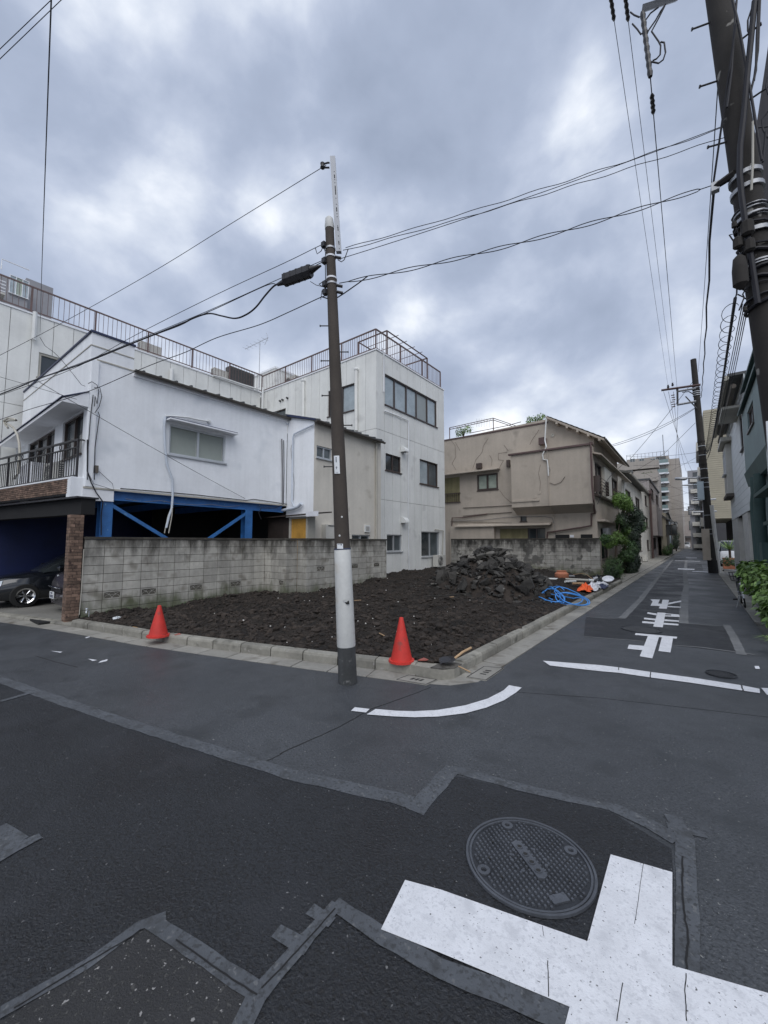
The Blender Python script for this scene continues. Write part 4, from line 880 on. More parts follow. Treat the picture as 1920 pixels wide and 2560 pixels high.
m = M(); m.box(XWA-8, XWB+.03, YWB-.03, YWB+.22, ZR, ZR+.06); m.box(XWB-.22, XWB+.033, YWB-.025, YW1+.03, ZR+.001, ZR+.061); m.box(XWA-.22, XWA+.03, -4, YWB, ZR-.001, ZR+.058); m.box(XWA-8, XWB, YW1-.2, YW1+.028, ZR, ZR+.059); obj('roof_edge', m, 'white_trim', WB)
mulls = [FWR.px(z5(x, y))[0] for x, y in ((1240, 650), (1335, 700), (1415, 740), (1500, 790))]
FWR.window(WB, big, 5, 'bronze', ('glass_pale', 'glass_pale', 'glass_pale', 'glass_screen', 'glass_pale'), mull=mulls, fwid=.06)
FWR.window(WB, s2, 2, 'bronze', ('glass',)); FWR.window(WB, s3, 2, 'bronze', ('glass_pale', 'glass_shade')); FWR.window(WB, g1_, 2, 'alu', ('glass', 'glass_shade')); FWR.window(WB, g2_, 2, 'alu', ('glass', 'glass_shade'))
FWL.window(WB, wl, 2, 'bronze', ('glass_shade', 'glass_pale')); FWL.window(WB, wl2, 1, 'bronze', ('glass_shade',)); FWA.window(WB, wa, 1, 'pvc_tan', ('glass',), fwid=.08)
for f, a in ((z5, (1295, 1100)), (z6, (660, 322))):
    u, z_ = FWR.px(f(*a)); m = M(); n = 8; vs = []
    for x in (-.15, .15):
        for i in range(n+1): t_ = math.pi/2*i/n; vs.append(FWR.p(u+x, z_-.12+.26*math.sin(t_), .02+.26*math.cos(t_)))
        vs.append(FWR.p(u+x, z_-.12, .0))
    k_ = n+2; m.add(vs, [tuple(range(k_))[::-1], tuple(range(k_, 2*k_))]+[(i, i+1, k_+i+1, k_+i) for i in range(k_-1)]); obj('vent_hood', m, 'pvc', WB)
def onF(fr, f, pts, d): return [fr.p(*fr.px(f(*p)), d) for p in pts]
pipe('pipe', onF(FWR, z5, [(1125, 290), (1140, 330), (1140, 640)], .05), .03, 'white_trim', WB); pipe('pipe', onF(FWR, z5, [(1145, 790), (1240, 825), (1338, 870), (1338, 1130)], .05), .025, 'white_trim', WB); pipe('pipe', onF(FWR, z5, [(1335, 1130), (1335, 1659)], .04)+onF(FWR, z6, [(705, 740)], .04), .018, 'white_trim', WB)
pipe('hose', onF(FWR, z6, [(910, 395), (975, 405), (970, 560), (965, 640)], .06), .025, 'pvc_tan', WB)
for x, y0, y1 in ((515, 545, 840), (937, 455, 950)):
    pipe('downpipe', onF(FWL, z5, [(x, y0), (x, y1)], .09), .075, 'panel', WB, n=12); q = FWL.p(*FWL.px(z5(x, y0+5)), .09); obj('pipe_cap', M().lathe([(.095, -.06), (.1, .0), (.07, .05), (0, .06)], tuple(q), 12), 'pvc', WB)
for x, y in ((325, 712), (345, 703), (382, 688)):
    q = FWL.p(*FWL.px(z5(x, y)), 0); obj('vent_pipe', M().lathe([(.05, -.10), (.05, 0)], tuple(q), 10, axis='y'), 'ac_grille', WB)
for x in (1108, 1120, 1155): pipe('corner_pipe', [FWL.p(*FWL.px(z3(x, 545)), .12), FWL.p(FWL.px(z3(x, 545))[0], 7.4, .12)], .05, 'pvc', WB)
pipe('wall_stack', [FWA.p(*FWA.px(z3(405, 400)), .12), FWA.p(*FWA.px(z3(400, 500)), .12)], .09, 'pvc', WB, n=12); pipe('wall_stack', [FWA.p(*FWA.px(z1(275, 330)), .12), FWA.p(*FWA.px(z1(262, 550)), .12)], .07, 'pvc', WB)
pipe('roof_pipe', onF(FWA, z3, [(735, 448), (800, 465), (950, 515), (1100, 560)], .12), .05, 'pvc', WB)
# roof railing
BRN = M().box(-.5, .5, -.5, .5, 0, 1).mesh('baluster', 'rail_brown')
rl = thing('roof_railing', (XWB, YWB, ZR), 'brown steel railing running round the roof of the panel building', 'railing')
def railing(p, q, h, parent, skip=0, posts=1.9, gap=.135, mt='rail_brown', bm_=BRN, z0=ZR+.06):
    p, q = Vector((*p, 0)), Vector((*q, 0)); f = Fr(p, q-p); ln = (q-p).length; an_ = math.atan2(f.U.y, f.U.x)
    obj('rail', f.box(M(), 0, ln, z0+h-.045, z0+h, -.03, .03), mt, parent); obj('rail', f.box(M(), 0, ln, z0+.10, z0+.135, -.02, .02), mt, parent)
    n = max(1, round(ln/posts))
    for i in range(n+1): obj('post', f.box(M(), ln*i/n-.025, ln*i/n+.025, z0-.02, z0+h-.045, -.026, .026), mt, parent)
    k_ = int(ln/gap)
    for i in range(1, k_): inst('baluster', bm_, f.p(ln*i/k_, z0+.135, 0), parent, (.014, .014, h-.18), (0, 0, an_))
RH = .98
railing((XWB-.12, YWB+.12), (XWB-.12, YW1-.15), RH, rl); railing((XWA+.1-.2, YWB+.1), (XWB-.12, YWB+.12), RH, rl); railing((XWA-.1, 1.2), (XWA-.1, YWB+.1), RH+.05, rl, gap=.16)
m = M()
for (x, y) in ((-13.2, YWB+.12), (-15.5, YWB+.12), (-11.9, YWB+.12)):
    m.tube([(x, y+.02, ZR+.9), (x, y+.55, ZR+.06)], .018, 5)
# pergola frame on the roof
pg = thing('roof_pergola', (-11.6, 16.2, ZR), 'bare brown steel pergola frame on the roof behind the railing', 'pergola')
PA = onP(*z5(1290, 212), (XWB-1.9, 0, 0), Vector((1, 0, 0))); x0, x1, y0, y1, zt2 = XWB-2.1, XWB-.35, 14.1, 17.6, ZR+1.5
for (x, y) in ((x0, y0), (x1, y0), (x1, y1), (x0, y1)): obj('post', M().box(x-.03, x+.03, y-.03, y+.03, ZR, zt2), 'rail_brown', pg)
for a, b in (((x0, y0), (x1, y0)), ((x1, y0), (x1, y1)), ((x1, y1), (x0, y1)), ((x0, y1), (x0, y0))): obj('beam', M().tube([(*a, zt2), (*b, zt2)], .04, 4), 'rail_brown', pg)
for i in range(1, 5): y = y0+(y1-y0)*i/5; obj('slat', M().tube([(x0-.1, y, zt2+.03), (x1+.15, y, zt2+.03)], .018, 4), 'rail_brown', pg)
# things on the roof
for (f, px_, Y_, lab, rz) in ((z3, (235, 285), None, 'grey rooftop air conditioner beside the white house parapet', -1.57), (z3, (800, 470), None, 'pale rooftop air conditioner behind the middle of the railing', -1.57), (z5, (415, 520), 1, 'brown rooftop air conditioner near the roof hut', 0)):
    if Y_: q = onY(*f(*px_), YWB+.75)
    else: q = onX(*f(*px_), XWA-.6)
    ac_unit((q.x, q.y, ZR), rz, lab, s=1.15)
for (a, b) in (((905, 440), (1025, 530)),):
    q = onX(*z3(965, 500), XWA-.45); obj('roof_cabinet', M().box(XWA-.75, XWA-.3, q.y-.75, q.y+.7, ZR, ZR+1.05), 'ac_grille', label='dark louvred cabinet behind the roof railing at the inner corner', cat='cabinet')
hut = thing('roof_hut', (-20, 19, ZR), 'small cream stair hut on the roof by the aerial', 'hut')
hx = onY(*z3(1240, 372), 17); 
hx0, hx1 = onY(*z3(1045, 450), 17).x, hx.x; obj('wall', M().box(hx0-1, hx1, 17, 18.6, ZR-.05, hx.z-.12), 'panel', hut); obj('roof', M().box(hx0-1.1, hx1+.08, 16.92, 18.66, hx.z-.12, hx.z), 'white_trim', hut)
at_ = thing('television_aerial', (-17, 15, ZR), 'thin television aerial mast on the roof', 'antenna')
q = onY(*z3(1110, 440), 14.2); tz = onY(*z3(1113, 175), 14.2); bx = q.x
pipe('mast', [(bx, 14.2, ZR), (bx, 14.2, tz.z)], .02, 'galv', at_); e0 = onY(*z3(1002, 168), 14.2); e1 = onY(*z3(1180, 172), 14.2)
pipe('boom', [(e0.x, 14.2, tz.z), (e1.x, 14.2, tz.z)], .015, 'galv', at_)
for i in range(6): x = e0.x+(e1.x-e0.x)*(i+.2)/6; pipe('element', [(x, 13.95, tz.z), (x, 14.45, tz.z)], .008, 'galv', at_)
for s_ in (-1, 1): pipe('reflector', [(e1.x, 14.2, tz.z), (e1.x-.25, 14.2+.05*s_, tz.z+.4*s_)], .012, 'galv', at_)
# apartment block far to the left
TB = thing('apartment_tower', (-48, 12, 0), 'pale grey apartment tower beyond the roof railing at the street end', 'building')
p0 = onX(*z1(210, 45), -46); p1 = onX(*z1(425, 140), -46); ztop = p0.z
m = M(); m.box(-60, -46, p0.y, p1.y, 0, ztop); obj('wall', m, 'grey_block', TB)
q0 = onX(*z1(30, 100), -45); m = M(); m.box(-62, -45, q0.y-8, p0.y+.02, 0, ztop-1.2); obj('wing', m, 'grey_block', TB)
FT = Fr((-45, q0.y-8), (0, 1))
for k_ in range(4):
    z_ = onX(*z1(150, 175), -45).z-2.75*k_; obj('balcony_slab', FT.box(M(), .5, 8, z_-1.0, z_-.85, 0, 1.0), 'pale_wall', TB)
    FT.window(TB, (FT.px(z1(70, 140))[0], FT.px(z1(228, 160))[0], z_-.2, z_+1.4), 3, 'white_trim', ('glass_pale', 'curtain'), d=.12)
    for i in range(4): obj('balcony_rail', FT.box(M(), .5, 8, z_-.75+.28*i, z_-.68+.28*i, .92, .98), 'white_trim', TB)
obj('roof_rail', M().tube([(-46.2, p0.y+.2, ztop+.9), (-46.2, p0.y-1.6, ztop+.9), (-46.2, p0.y-1.6, ztop)], .05, 5), 'white_trim', TB)
# air conditioner at the foot of the panel building
q = FWR.p(*FWR.px(z6(915, 700)), .3); ac_unit((XWB+.28, q.y, soil_z(XWB+.2, q.y)+.02), math.pi/2, 'cream air conditioner standing at the foot of the panel building')
m = M()
for i in range(26):
    y = 12.7+i*.24; m.box(XWB-.02, XWB+random.uniform(.45, .7), y, y+.22, .3, .455+random.uniform(-.03, .01))
o = obj('broken_slab', m, 'rubble', kind='stuff', label='broken edge of a thin concrete apron along the panel building')
# ================================================================ brown house
YBW, YBB, XBC = 22.6, 21.8, -3.86
BH = thing('brown_house', (-7, 23, 0), 'two storey taupe rendered house with cracks and a tiled roof', 'house')
FBW = Fr((-13.0, YBW), (1, 0)); FBB = Fr((-13.0, YBB), (1, 0)); FBS = Fr((XBC, YBB), (0, 1))
bx0 = (FBB.px(z7(632, 700))[0]); bx1 = XBC+13.0; bz1 = 6.66; bz0 = 3.72; bz2 = FBW.px(z7(660, 985))[1]
ridge = (FBW.px(z7(925, 214))); u_r, z_r = ridge; zL = 8.38
ww = rect(FBW, z7, (362, 662), (526, 775), (526, 645), (362, 788)); wd = (FBW.px(z7(105, 800))[0]-.3, FBW.px(z7(222, 800))[0], FBW.px(z7(160, 885))[1], FBW.px(z7(160, 682))[1])
wg = (FBW.px(z7(540, 1100))[0], FBW.px(z7(905, 1100))[0], 1.75, FBW.px(z7(720, 1088))[1]); wv = (FBW.px(z7(705, 1010))[0], FBW.px(z7(755, 1010))[0], FBW.px(z7(730, 1032))[1], FBW.px(z7(730, 990))[1])
m = M(); FBW.wall(m, 0, bx1, 0, 7.3, [ww, wd, wg, wv]); m.add([FBW.p(0, 7.3), FBW.p(bx1, 7.3), FBW.p(u_r, z_r), FBW.p(0, zL)], [(0, 1, 2, 3)])
LB = 8.6
def uy(x, y): return FBS.px(z7(x, y))[0]
sw1 = (uy(1287, 600), uy(1352, 600), FBS.px(z7(1300, 800))[1]-.05, FBS.px(z7(1300, 552))[1]); sw2 = (uy(1420, 700), uy(1478, 700), sw1[2]-.1, sw1[3]-.15); sw3 = (uy(1345, 1080), uy(1400, 1080), .9, 2.55)
FBS.wall(m, .8, LB, 0, 7.25, [sw1, sw2, sw3]); obj('wall', m, 'taupe', BH)
m = M(); m.box(-12.8, XBC-.3, YBW+.25, YBB+LB-.1, 0, 7.1); obj('core', m, 'dark_inside', BH); m = M(); m.box(-13, XBC-.05, YBB+LB-.1, YBB+LB, 0, 7.2); obj('rear_wall', m, 'taupe', BH)
# projecting bay
m = M(); FBB.wall(m, bx0, bx1, bz0, bz1); m.add([FBB.p(bx0, bz0), FBB.p(bx0, bz1), FBW.p(bx0, bz1), FBW.p(bx0, bz0)], [(0, 1, 2, 3)]); m.add([FBB.p(bx1, bz0), FBW.p(bx1, bz0), FBW.p(bx1, bz1), FBB.p(bx1, bz1)], [(0, 1, 2, 3)])
m.add([FBB.p(bx0, bz1), FBB.p(bx1, bz1), FBW.p(bx1, bz1+.1), FBW.p(bx0, bz1+.1)], [(0, 1, 2, 3)]); by = obj('bay', m, 'taupe', BH)
m = M(); m.add([FBB.p(bx0, bz0), FBW.p(bx0, bz2), FBW.p(bx1, bz2), FBB.p(bx1, bz0)], [(0, 1, 2, 3)]); m.add([FBB.p(bx0, bz0), FBW.p(bx0, bz0), FBW.p(bx0, bz2)], [(0, 1, 2)]); m.add([FBB.p(bx1, bz0), FBW.p(bx1, bz2), FBW.p(bx1, bz0)], [(0, 1, 2)]); obj('bay_soffit', m, 'taupe', BH)
m = M(); FBB.box(m, bx0-.12, bx1+.1, bz1-.02, bz1+.07, -.1, .1); obj('bay_flashing', m, 'pipe_brown', by)
# roof
RX = -13+u_r; ex = XBC+.55; ez = 6.92; Y0r, Y1r = YBW-.45, YBB+LB+.5
m = M(); nn = 46; mm = 22
def roofp(i, j):
    t_ = j/mm; x = RX+(ex-RX)*t_; y = Y0r+(Y1r-Y0r)*i/nn; z_ = z_r+.10+(ez-z_r)*t_+.035*abs(math.sin(i*math.pi/2))+.035*((j*.5) % 1)*-1; return (x, y, z_)
for i in range(nn+1):
    for j in range(mm+1): m.v.append(roofp(i, j))
for i in range(nn):
    for j in range(mm): a = i*(mm+1)+j; m.f.append((a, a+mm+1, a+mm+2, a+1)[::-1]); m.m.append(0)
rf = obj('roof', m, 'tile', BH)
m = M(); m.hexa([(RX, Y0r+.02, z_r-.06), (ex-.03, Y0r+.02, ez-.06), (ex-.03, Y1r, ez-.06), (RX, Y1r, z_r-.06), (RX, Y0r+.02, z_r+.05), (ex-.03, Y0r+.02, ez+.05), (ex-.03, Y1r, ez+.05), (RX, Y1r, z_r+.05)]); obj('eave_board', m, 'taupe', rf)
ET = M().lathe([(.0, -.1), (.05, -.1), (.055, .02), (.04, .05), (0, .05)], (0, 0, 0), 8, axis='x').mesh('edge_tile', 'tile')
for i in range(24): inst('edge_tile', ET, (ex-.02, Y0r+.1+i*.385, ez+.09), rf)
for i in range(0): t_ = i/8; inst('edge_tile', ET, (RX+(ex-RX)*(t_+.05), Y0r+.03, z_r+.075+(ez-z_r)*t_), rf, (2.2, .5, .6), (0, .5, 0))
for i in range(5): t_ = .2+.18*i; obj('rafter_end', M().box(RX+(ex-RX)*t_-.05, RX+(ex-RX)*t_+.05, Y0r-.03, YBW, z_r+(ez-z_r)*t_-.18, z_r+(ez-z_r)*t_-.06), 'taupe', rf)
m = M(); m.add([(-13, YBW, zL), (RX, YBW, z_r), (RX, Y1r, z_r), (-13, Y1r, zL)], [(0, 1, 2, 3)]); obj('flat_roof', m, 'roof_grey', BH)
m = M(); FBW.box(m, 0, u_r, zL-.02, zL+.06, -.2, .04); obj('parapet_cap', m, 'pipe_brown', BH)
gutter('eave_gutter', (ex+.05, Y0r, ez-.02), (ex+.05, Y1r, ez-.04), .06, BH, 'taupe_dark')
# windows, hoods, boards
FBW.window(BH, ww, 2, 'bronze', ('curtain',), fwid=.09, depth=.0); FBW.window(BH, wv, 1, 'bronze', ('glass',), fwid=.03)
FBS.window(BH, sw1, 2, 'bronze', ('glass',)); FBS.window(BH, sw2, 2, 'bronze', ('glass',)); FBS.window(BH, sw3, 1, 'bronze', ('glass',))
m = M(); FBW.box(m, wd[0], wd[1], wd[2], wd[3], -.09, -.05); obj('yellow_shutter', m, 'yellow_board', BH)
m = M(); FBW.box(m, wg[0], wg[0]+(wg[1]-wg[0])*.62, wg[2], wg[3], -.09, -.05); obj('yellow_shutter', m, 'yellow_board', BH)
FBW.window(BH, (wg[0]+(wg[1]-wg[0])*.62, wg[1], wg[2], wg[3]), 2, 'bronze', ('glass',))
for i in range(10): u = wd[0]+(wd[1]-wd[0])*(i+.5)/10; obj('balcony_bar', FBW.box(M(), u-.012, u+.012, wd[2]+.05, FBW.px(z7(160, 812))[1], .03, .055), 'bronze', BH)
m = M(); FBW.box(m, wd[0], wd[1]+.05, FBW.px(z7(160, 815))[1], FBW.px(z7(160, 808))[1], .02, .07); FBW.box(m, wd[0], wd[1]+.05, wd[2], wd[2]+.05, .02, .07); obj('balcony_rail', m, 'bronze', BH)
def hood(fr, u0, u1, z_, dep_, mt='taupe', drop=.08): 
    m = M(); m.hexa([fr.p(u0, z_-drop-.06, dep_), fr.p(u1, z_-drop-.06, dep_), fr.p(u1, z_-.06, 0), fr.p(u0, z_-.06, 0), fr.p(u0, z_-drop, dep_), fr.p(u1, z_-drop, dep_), fr.p(u1, z_+.04, 0), fr.p(u0, z_+.04, 0)]); return obj('hood', m, mt, BH)
hood(FBW, wd[0]-.3, FBW.px(z7(545, 610))[0], FBW.px(z7(330, 632))[1], .55); hood(FBW, FBW.px(z7(210, 1060))[0], FBW.px(z7(960, 1040))[0], FBW.px(z7(600, 1052))[1], .5)
m = M(); FBW.box(m, FBW.px(z7(165, 1100))[0], FBW.px(z7(512, 1100))[0], 0, FBW.px(z7(300, 1070))[1], 0, .35); obj('lower_bay', m, 'taupe', BH)
hood(FBS, uy(1285, 480)-.2, uy(1540, 690), FBS.px(z7(1300, 498))[1], .4, drop=.12)
for w_ in (sw1, sw2):
    for k_ in range(5): obj('window_rail', FBS.box(M(), w_[0]-.1, w_[1]+.25, w_[2]+.12+.16*k_, w_[2]+.145+.16*k_, .26, .285), 'bronze', BH)
    for k_ in (0, 1): obj('rail_bracket', FBS.box(M(), (w_[0]-.1, w_[1]+.22)[k_], (w_[0]-.07, w_[1]+.25)[k_], w_[2]+.05, w_[2]+.85, 0, .285), 'bronze', BH)
m = M(); FBS.box(m, uy(1360, 700), uy(1415, 700), sw1[2], sw1[3], 0, .12); obj('shutter_case', m, 'pale_wall', BH)
m = M(); FBS.box(m, sw1[0]-.05, sw2[1]+.3, sw1[2]-.14, sw1[2]-.05, 0, .2); obj('window_ledge', m, 'bronze', BH)
m = M(); FBS.box(m, .8, uy(1480, 1040)+1.5, 2.86, 2.98, 0, .35); obj('porch_hood', m, 'taupe', BH)
# pipes, cables, vents, cracks on the brown house
def wp(pts, d=.06): return onF(FBW, z7, pts, d)
pipe('drainpipe', onF(FBB, z7, [(1268, 400), (1275, 560), (1280, 740), (1292, 860)], .10)+wp([(1302, 970), (1275, 970), (1275, 1065), (1200, 1080), (1000, 1110), (925, 1120), (922, 1180)], .12), .045, 'pipe_brown', BH)
pipe('drainpipe', wp([(445, 972), (330, 990), (250, 1002), (165, 1003), (160, 1170)], .08), .03, 'pipe_brown', BH)
pipe('cable', wp([(165, 1030), (400, 1022), (600, 998), (900, 992), (960, 1005), (980, 1060), (985, 1160)], .05), .014, 'cable_grey', BH)
pipe('cable', wp([(250, 925), (520, 912), (640, 905)], .04), .02, 'taupe_dark', BH); pipe('cable', wp([(250, 990), (400, 975), (640, 960)], .04), .02, 'taupe_dark', BH)
pipe('cable', wp([(150, 1035), (400, 1038), (640, 1046)], .04), .012, 'taupe_dark', BH)
pipe('white_pipe', onF(FBW, z7, [(932, 232), (928, 300), (922, 400)], .5)+onF(FBB, z7, [(915, 440), (885, 500), (890, 540), (922, 545), (928, 600), (932, 670)], .06), .035, 'pvc', BH)
pipe('conduit', onF(FBB, z7, [(920, 460), (930, 600), (932, 800), (938, 905)], .04)+wp([(975, 990), (978, 1060), (980, 1160)], .05), .022, 'taupe', BH)
pipe('cable', onF(FBB, z7, [(935, 600), (945, 625), (935, 640)], .04), .01, 'cable_grey', BH); pipe('cable', onF(FBB, z7, [(940, 725), (980, 740), (1030, 720), (1062, 675)], .03), .012, 'taupe_dark', BH)
obj('vent_box', FBW.box(M(), *[FBW.px(z7(x, 400))[0] for x in (865, 915)], FBW.px(z7(890, 425))[1], FBW.px(z7(890, 372))[1], 0, .35), 'pipe_brown', BH)
obj('vent_box', FBW.box(M(), *[FBW.px(z7(x, 600))[0] for x in (362, 402)], FBW.px(z7(380, 612))[1], FBW.px(z7(380, 572))[1], 0, .2), 'bronze', BH)
obj('vent_box', FBW.box(M(), *[FBW.px(z7(x, 570))[0] for x in (600, 625)], FBW.px(z7(612, 600))[1], FBW.px(z7(612, 545))[1], 0, .15), 'bronze', BH)
q = FBW.p(*FBW.px(z7(963, 345)), 0); obj('round_vent', M().lathe([(.10, 0), (.10, -.04), (.06, -.04), (.05, -.02), (0, -.02)], tuple(q), 16, axis='y'), 'pvc_tan', BH)
for fr, pts in ((FBW, [(150, 380), (185, 430), (190, 520), (160, 570), (190, 620)]), (FBW, [(185, 400), (225, 470)]), (FBW, [(445, 375), (410, 430), (400, 480), (350, 540), (325, 610)]), (FBW, [(460, 505), (480, 540), (475, 590)]), (FBW, [(600, 480), (530, 490), (530, 540), (570, 545), (540, 600)]), (FBW, [(855, 300), (800, 380), (780, 420)]), (FBB, [(865, 580), (850, 650), (865, 720), (860, 800)]), (FBW, [(540, 785), (580, 840), (635, 885)]), (FBW, [(575, 425), (610, 470)])):
    pipe('wall_crack', onF(fr, z7, pts, .004), .012, 'crackline', BH, n=5)
for x, y in ((858, 803), (820, 838)): q = FBB.p(*FBB.px(z7(x, y)), 0); obj('filled_hole', M().lathe([(.09, 0), (.085, -.02), (0, -.022)], tuple(q), 14, axis='y'), 'taupe', BH)
m = M(); FBB.box(m, FBB.px(z7(640, 880))[0], FBB.px(z7(858, 860))[0], FBB.px(z7(750, 875))[1], FBB.px(z7(750, 862))[1], 0, .05); obj('ledge', m, 'taupe', BH)
for a, b in ((990, 1095), (1190, 1280)): m = M(); FBW.box(m, FBW.px(z7(a, 1150))[0], FBW.px(z7(b, 1150))[0], 1.6, FBW.px(z7(1040, 1138))[1], 0, .1); obj('low_window', m, 'dark_inside', BH)
m = M(); FBW.box(m, FBW.px(z7(1105, 1150))[0], FBW.px(z7(1135, 1150))[0], FBW.px(z7(1120, 1160))[1], FBW.px(z7(1120, 1140))[1], .1, .12); obj('label_plate', m, 'plastic_white', BH)
m = M(); q = FBS.px(zbr(945, 705)); FBS.box(m, q[0]-.5, q[0]+.5, q[1]-.2, q[1]+.15, 0, .25); obj('meter_box', m, 'galv', BH)
# roof terrace frame
tf = thing('rooftop_trellis', (-10, 24, zL), 'rusty pipe frame with netting on the flat roof of the brown house', 'frame')
def rp(x, y, Y_): return onY(*z7(x, y), Y_)
fp = [(140, 290), (488, 208), (590, 268), (710, 238)]
A_, B_ = rp(140, 285, 23.2), rp(488, 208, 23.2); C_ = Vector((B_.x+.8, 27, B_.z))
for p in (A_, B_): pipe('post', [(p.x, p.y, zL), tuple(p)], .03, 'rail_brown', tf)
for dz in (0, -.12): pipe('rail', [A_+Z*dz, B_+Z*dz], .022, 'rail_brown', tf); pipe('rail', [B_+Z*dz, C_+Z*dz], .022, 'rail_brown', tf)
for i in range(14): a = A_.lerp(B_, i/14); b = A_.lerp(B_, (i+.5)/14)-Z*.12; pipe('lattice', [a, b], .01, 'rail_brown', tf, n=4)
pipe('rail', [rp(300, 328, 23), rp(600, 268, 23), rp(710, 238, 23)], .022, 'rail_brown', tf)
pipe('post', [(C_.x, C_.y, zL), C_], .025, 'rail_brown', tf)
for i in range(9): t_ = i/8; p = rp(355+i*13, 255, 23.3); pipe('net_wire', [p+Z*.35, p-Z*.2], .006, 'cable_grey', tf, n=4)
# ================================================================ utility pole on the corner of the lot
CB, CT = Vector((-3.62, 3.91, 0)), Vector((-3.84, 3.71, 6.2))
def cp(t): return CB.lerp(CT, t/6.2)
def crad(z_): return .118-.057*z_/6.2
up_ = thing('utility_pole', CB, 'slim leaning brown utility pole with white lower sleeve at the lot corner', 'utility pole')
obj('pole', M().tube([cp(.40), cp(1.7), cp(3), cp(4.5), cp(6.1), cp(6.2)], [crad(.4), crad(1.7), crad(3), crad(4.5), crad(6.1), crad(6.2)], 20), 'pole', up_, smooth=True)
obj('base_coat', M().tube([cp(0), cp(.2), cp(.46)], [crad(0)+.004, crad(.2)+.003, crad(.46)+.003], 20), 'pole_base', up_, smooth=True)
obj('white_sleeve', M().tube([cp(.46), cp(.47), cp(1.70), cp(1.71)], [crad(.5)+.004, crad(.5)+.007, crad(1.7)+.007, crad(1.7)+.003], 24), 'sleeve', up_, smooth=True)
obj('sleeve_band', M().tube([cp(1.705), cp(1.725)], crad(1.7)+.009, 20), 'ink', up_, smooth=True)
obj('cap', M().tube([cp(6.17), cp(6.22), cp(6.32), cp(6.36)], [.064, .066, .055, .02], 16), 'sleeve', up_, smooth=True)
toC = Vector((-CB.x, -CB.y, 0)).normalized(); side = toC.cross(Z)*-1    # side: towards the left of the view
def CPp(xy): return above(*xy, -3.72, 3.8)
b0, b1 = CPp(zp(1035, 1500)), CPp(zp(950, 190)); ax = (b1-b0).normalized()
def chan(m, p, q, w, d, mi=0, push=0):
    u = rt; n = -dep
    p, q = p+n*push, q+n*push
    return m.hexa([p-u*w-n*d, p+u*w-n*d, p+u*w+n*d, p-u*w+n*d, q-u*w-n*d, q+u*w-n*d, q+u*w+n*d, q-u*w+n*d], mi)
dep = Vector((-rt.y, rt.x, 0)); bk = obj('bracket', chan(M(), b0, b1, .036, .03), 'white_steel', up_)
for y, h in ((475, 45), (665, 110), (930, 50), (1195, 50), (1390, 45)):
    c = CPp(zp(950+(y-190)*.066+10, y)); obj('slot', chan(M(), c-ax*h*.0006, c+ax*h*.0006, .006, .002, 0, .031), 'grate', bk)
for y in (410, 520, 565, 775, 860, 990, 1030, 1155, 1295, 1470): c = CPp(zp(950+(y-190)*.066+10, y)); obj('bolt_hole', chan(M(), c-ax*.005, c+ax*.005, .005, .002, 0, .031), 'grate', bk)
i0, i1 = CPp(zp(905, 290)), CPp(zp(810, 300)); obj('insulator_clamp', M().tube([i0+Z*.03, i0-rt*.02+Z*.035, i1+Z*.02, i1-Z*.03, i0-Z*.04], .012, 6), 'dark_metal', up_); obj('insulator', M().tube([i1+Z*.045, i1+Z*.03, i1, i1-Z*.03, i1-Z*.045], [.02, .034, .024, .034, .02], 12), 'dark_metal', up_, smooth=True)
for y, mt in ((1445, 'galv'), (1560, 'plastic_white'), (1860, 'plastic_white'), (1935, 'galv')):
    q = CPp(zp(940, y)); z_ = q.z; obj('band', M().tube([cp(z_-.012), cp(z_+.012)], crad(z_)+.008, 18), mt, up_, smooth=True)
for (x, y, s_) in ((660, 100, -1), (860, 320, 1), (680, 660, -1), (895, 905, 1), (705, 1230, -1), (660, 380, -1)):
    q = CPp(z5(x, y)); c = cp(q.z); d_ = rt*s_; obj('step_bolt', M().tube([c+d_*(crad(q.z)-.02), c+d_*(crad(q.z)+.10), c+d_*(crad(q.z)+.105), c+d_*(crad(q.z)+.115)], [.008, .008, .015, .015], 8), 'dark_metal', up_)
for y in (1400, 1620, 1940, 2050):
    q = CPp(zp(870, y)); c = cp(q.z)-rt*(crad(q.z)+.02)-dep*.03; obj('clamp', M().box(c.x-.03, c.x+.03, c.y-.03, c.y+.03, c.z-.035, c.z+.035), 'dark_metal', up_)
for y in (1570, 1960, 2050):
    q = CPp(zp(1030, y)); c = cp(q.z)+rt*(crad(q.z)+.03)-dep*.02; obj('clamp', M().tube([c-rt*.04, c+rt*.05-Z*.02], .02, 8), 'dark_metal', up_)
pipe('tie_wire', [CPp(zp(*q)) for q in ((815, 1390), (850, 1500), (848, 1700), (852, 1880), (760, 1940), (815, 1975))], .006, 'cable', up_)
pipe('tie_wire', [CPp(zp(*q)) for q in ((710, 1440), (735, 1520), (790, 1480), (815, 1420))], .006, 'cable', up_); pipe('tie_wire', [CPp(zp(*q)) for q in ((1165, 1450), (1110, 1600), (1070, 1630), (1020, 1600))], .006, 'cable', up_)
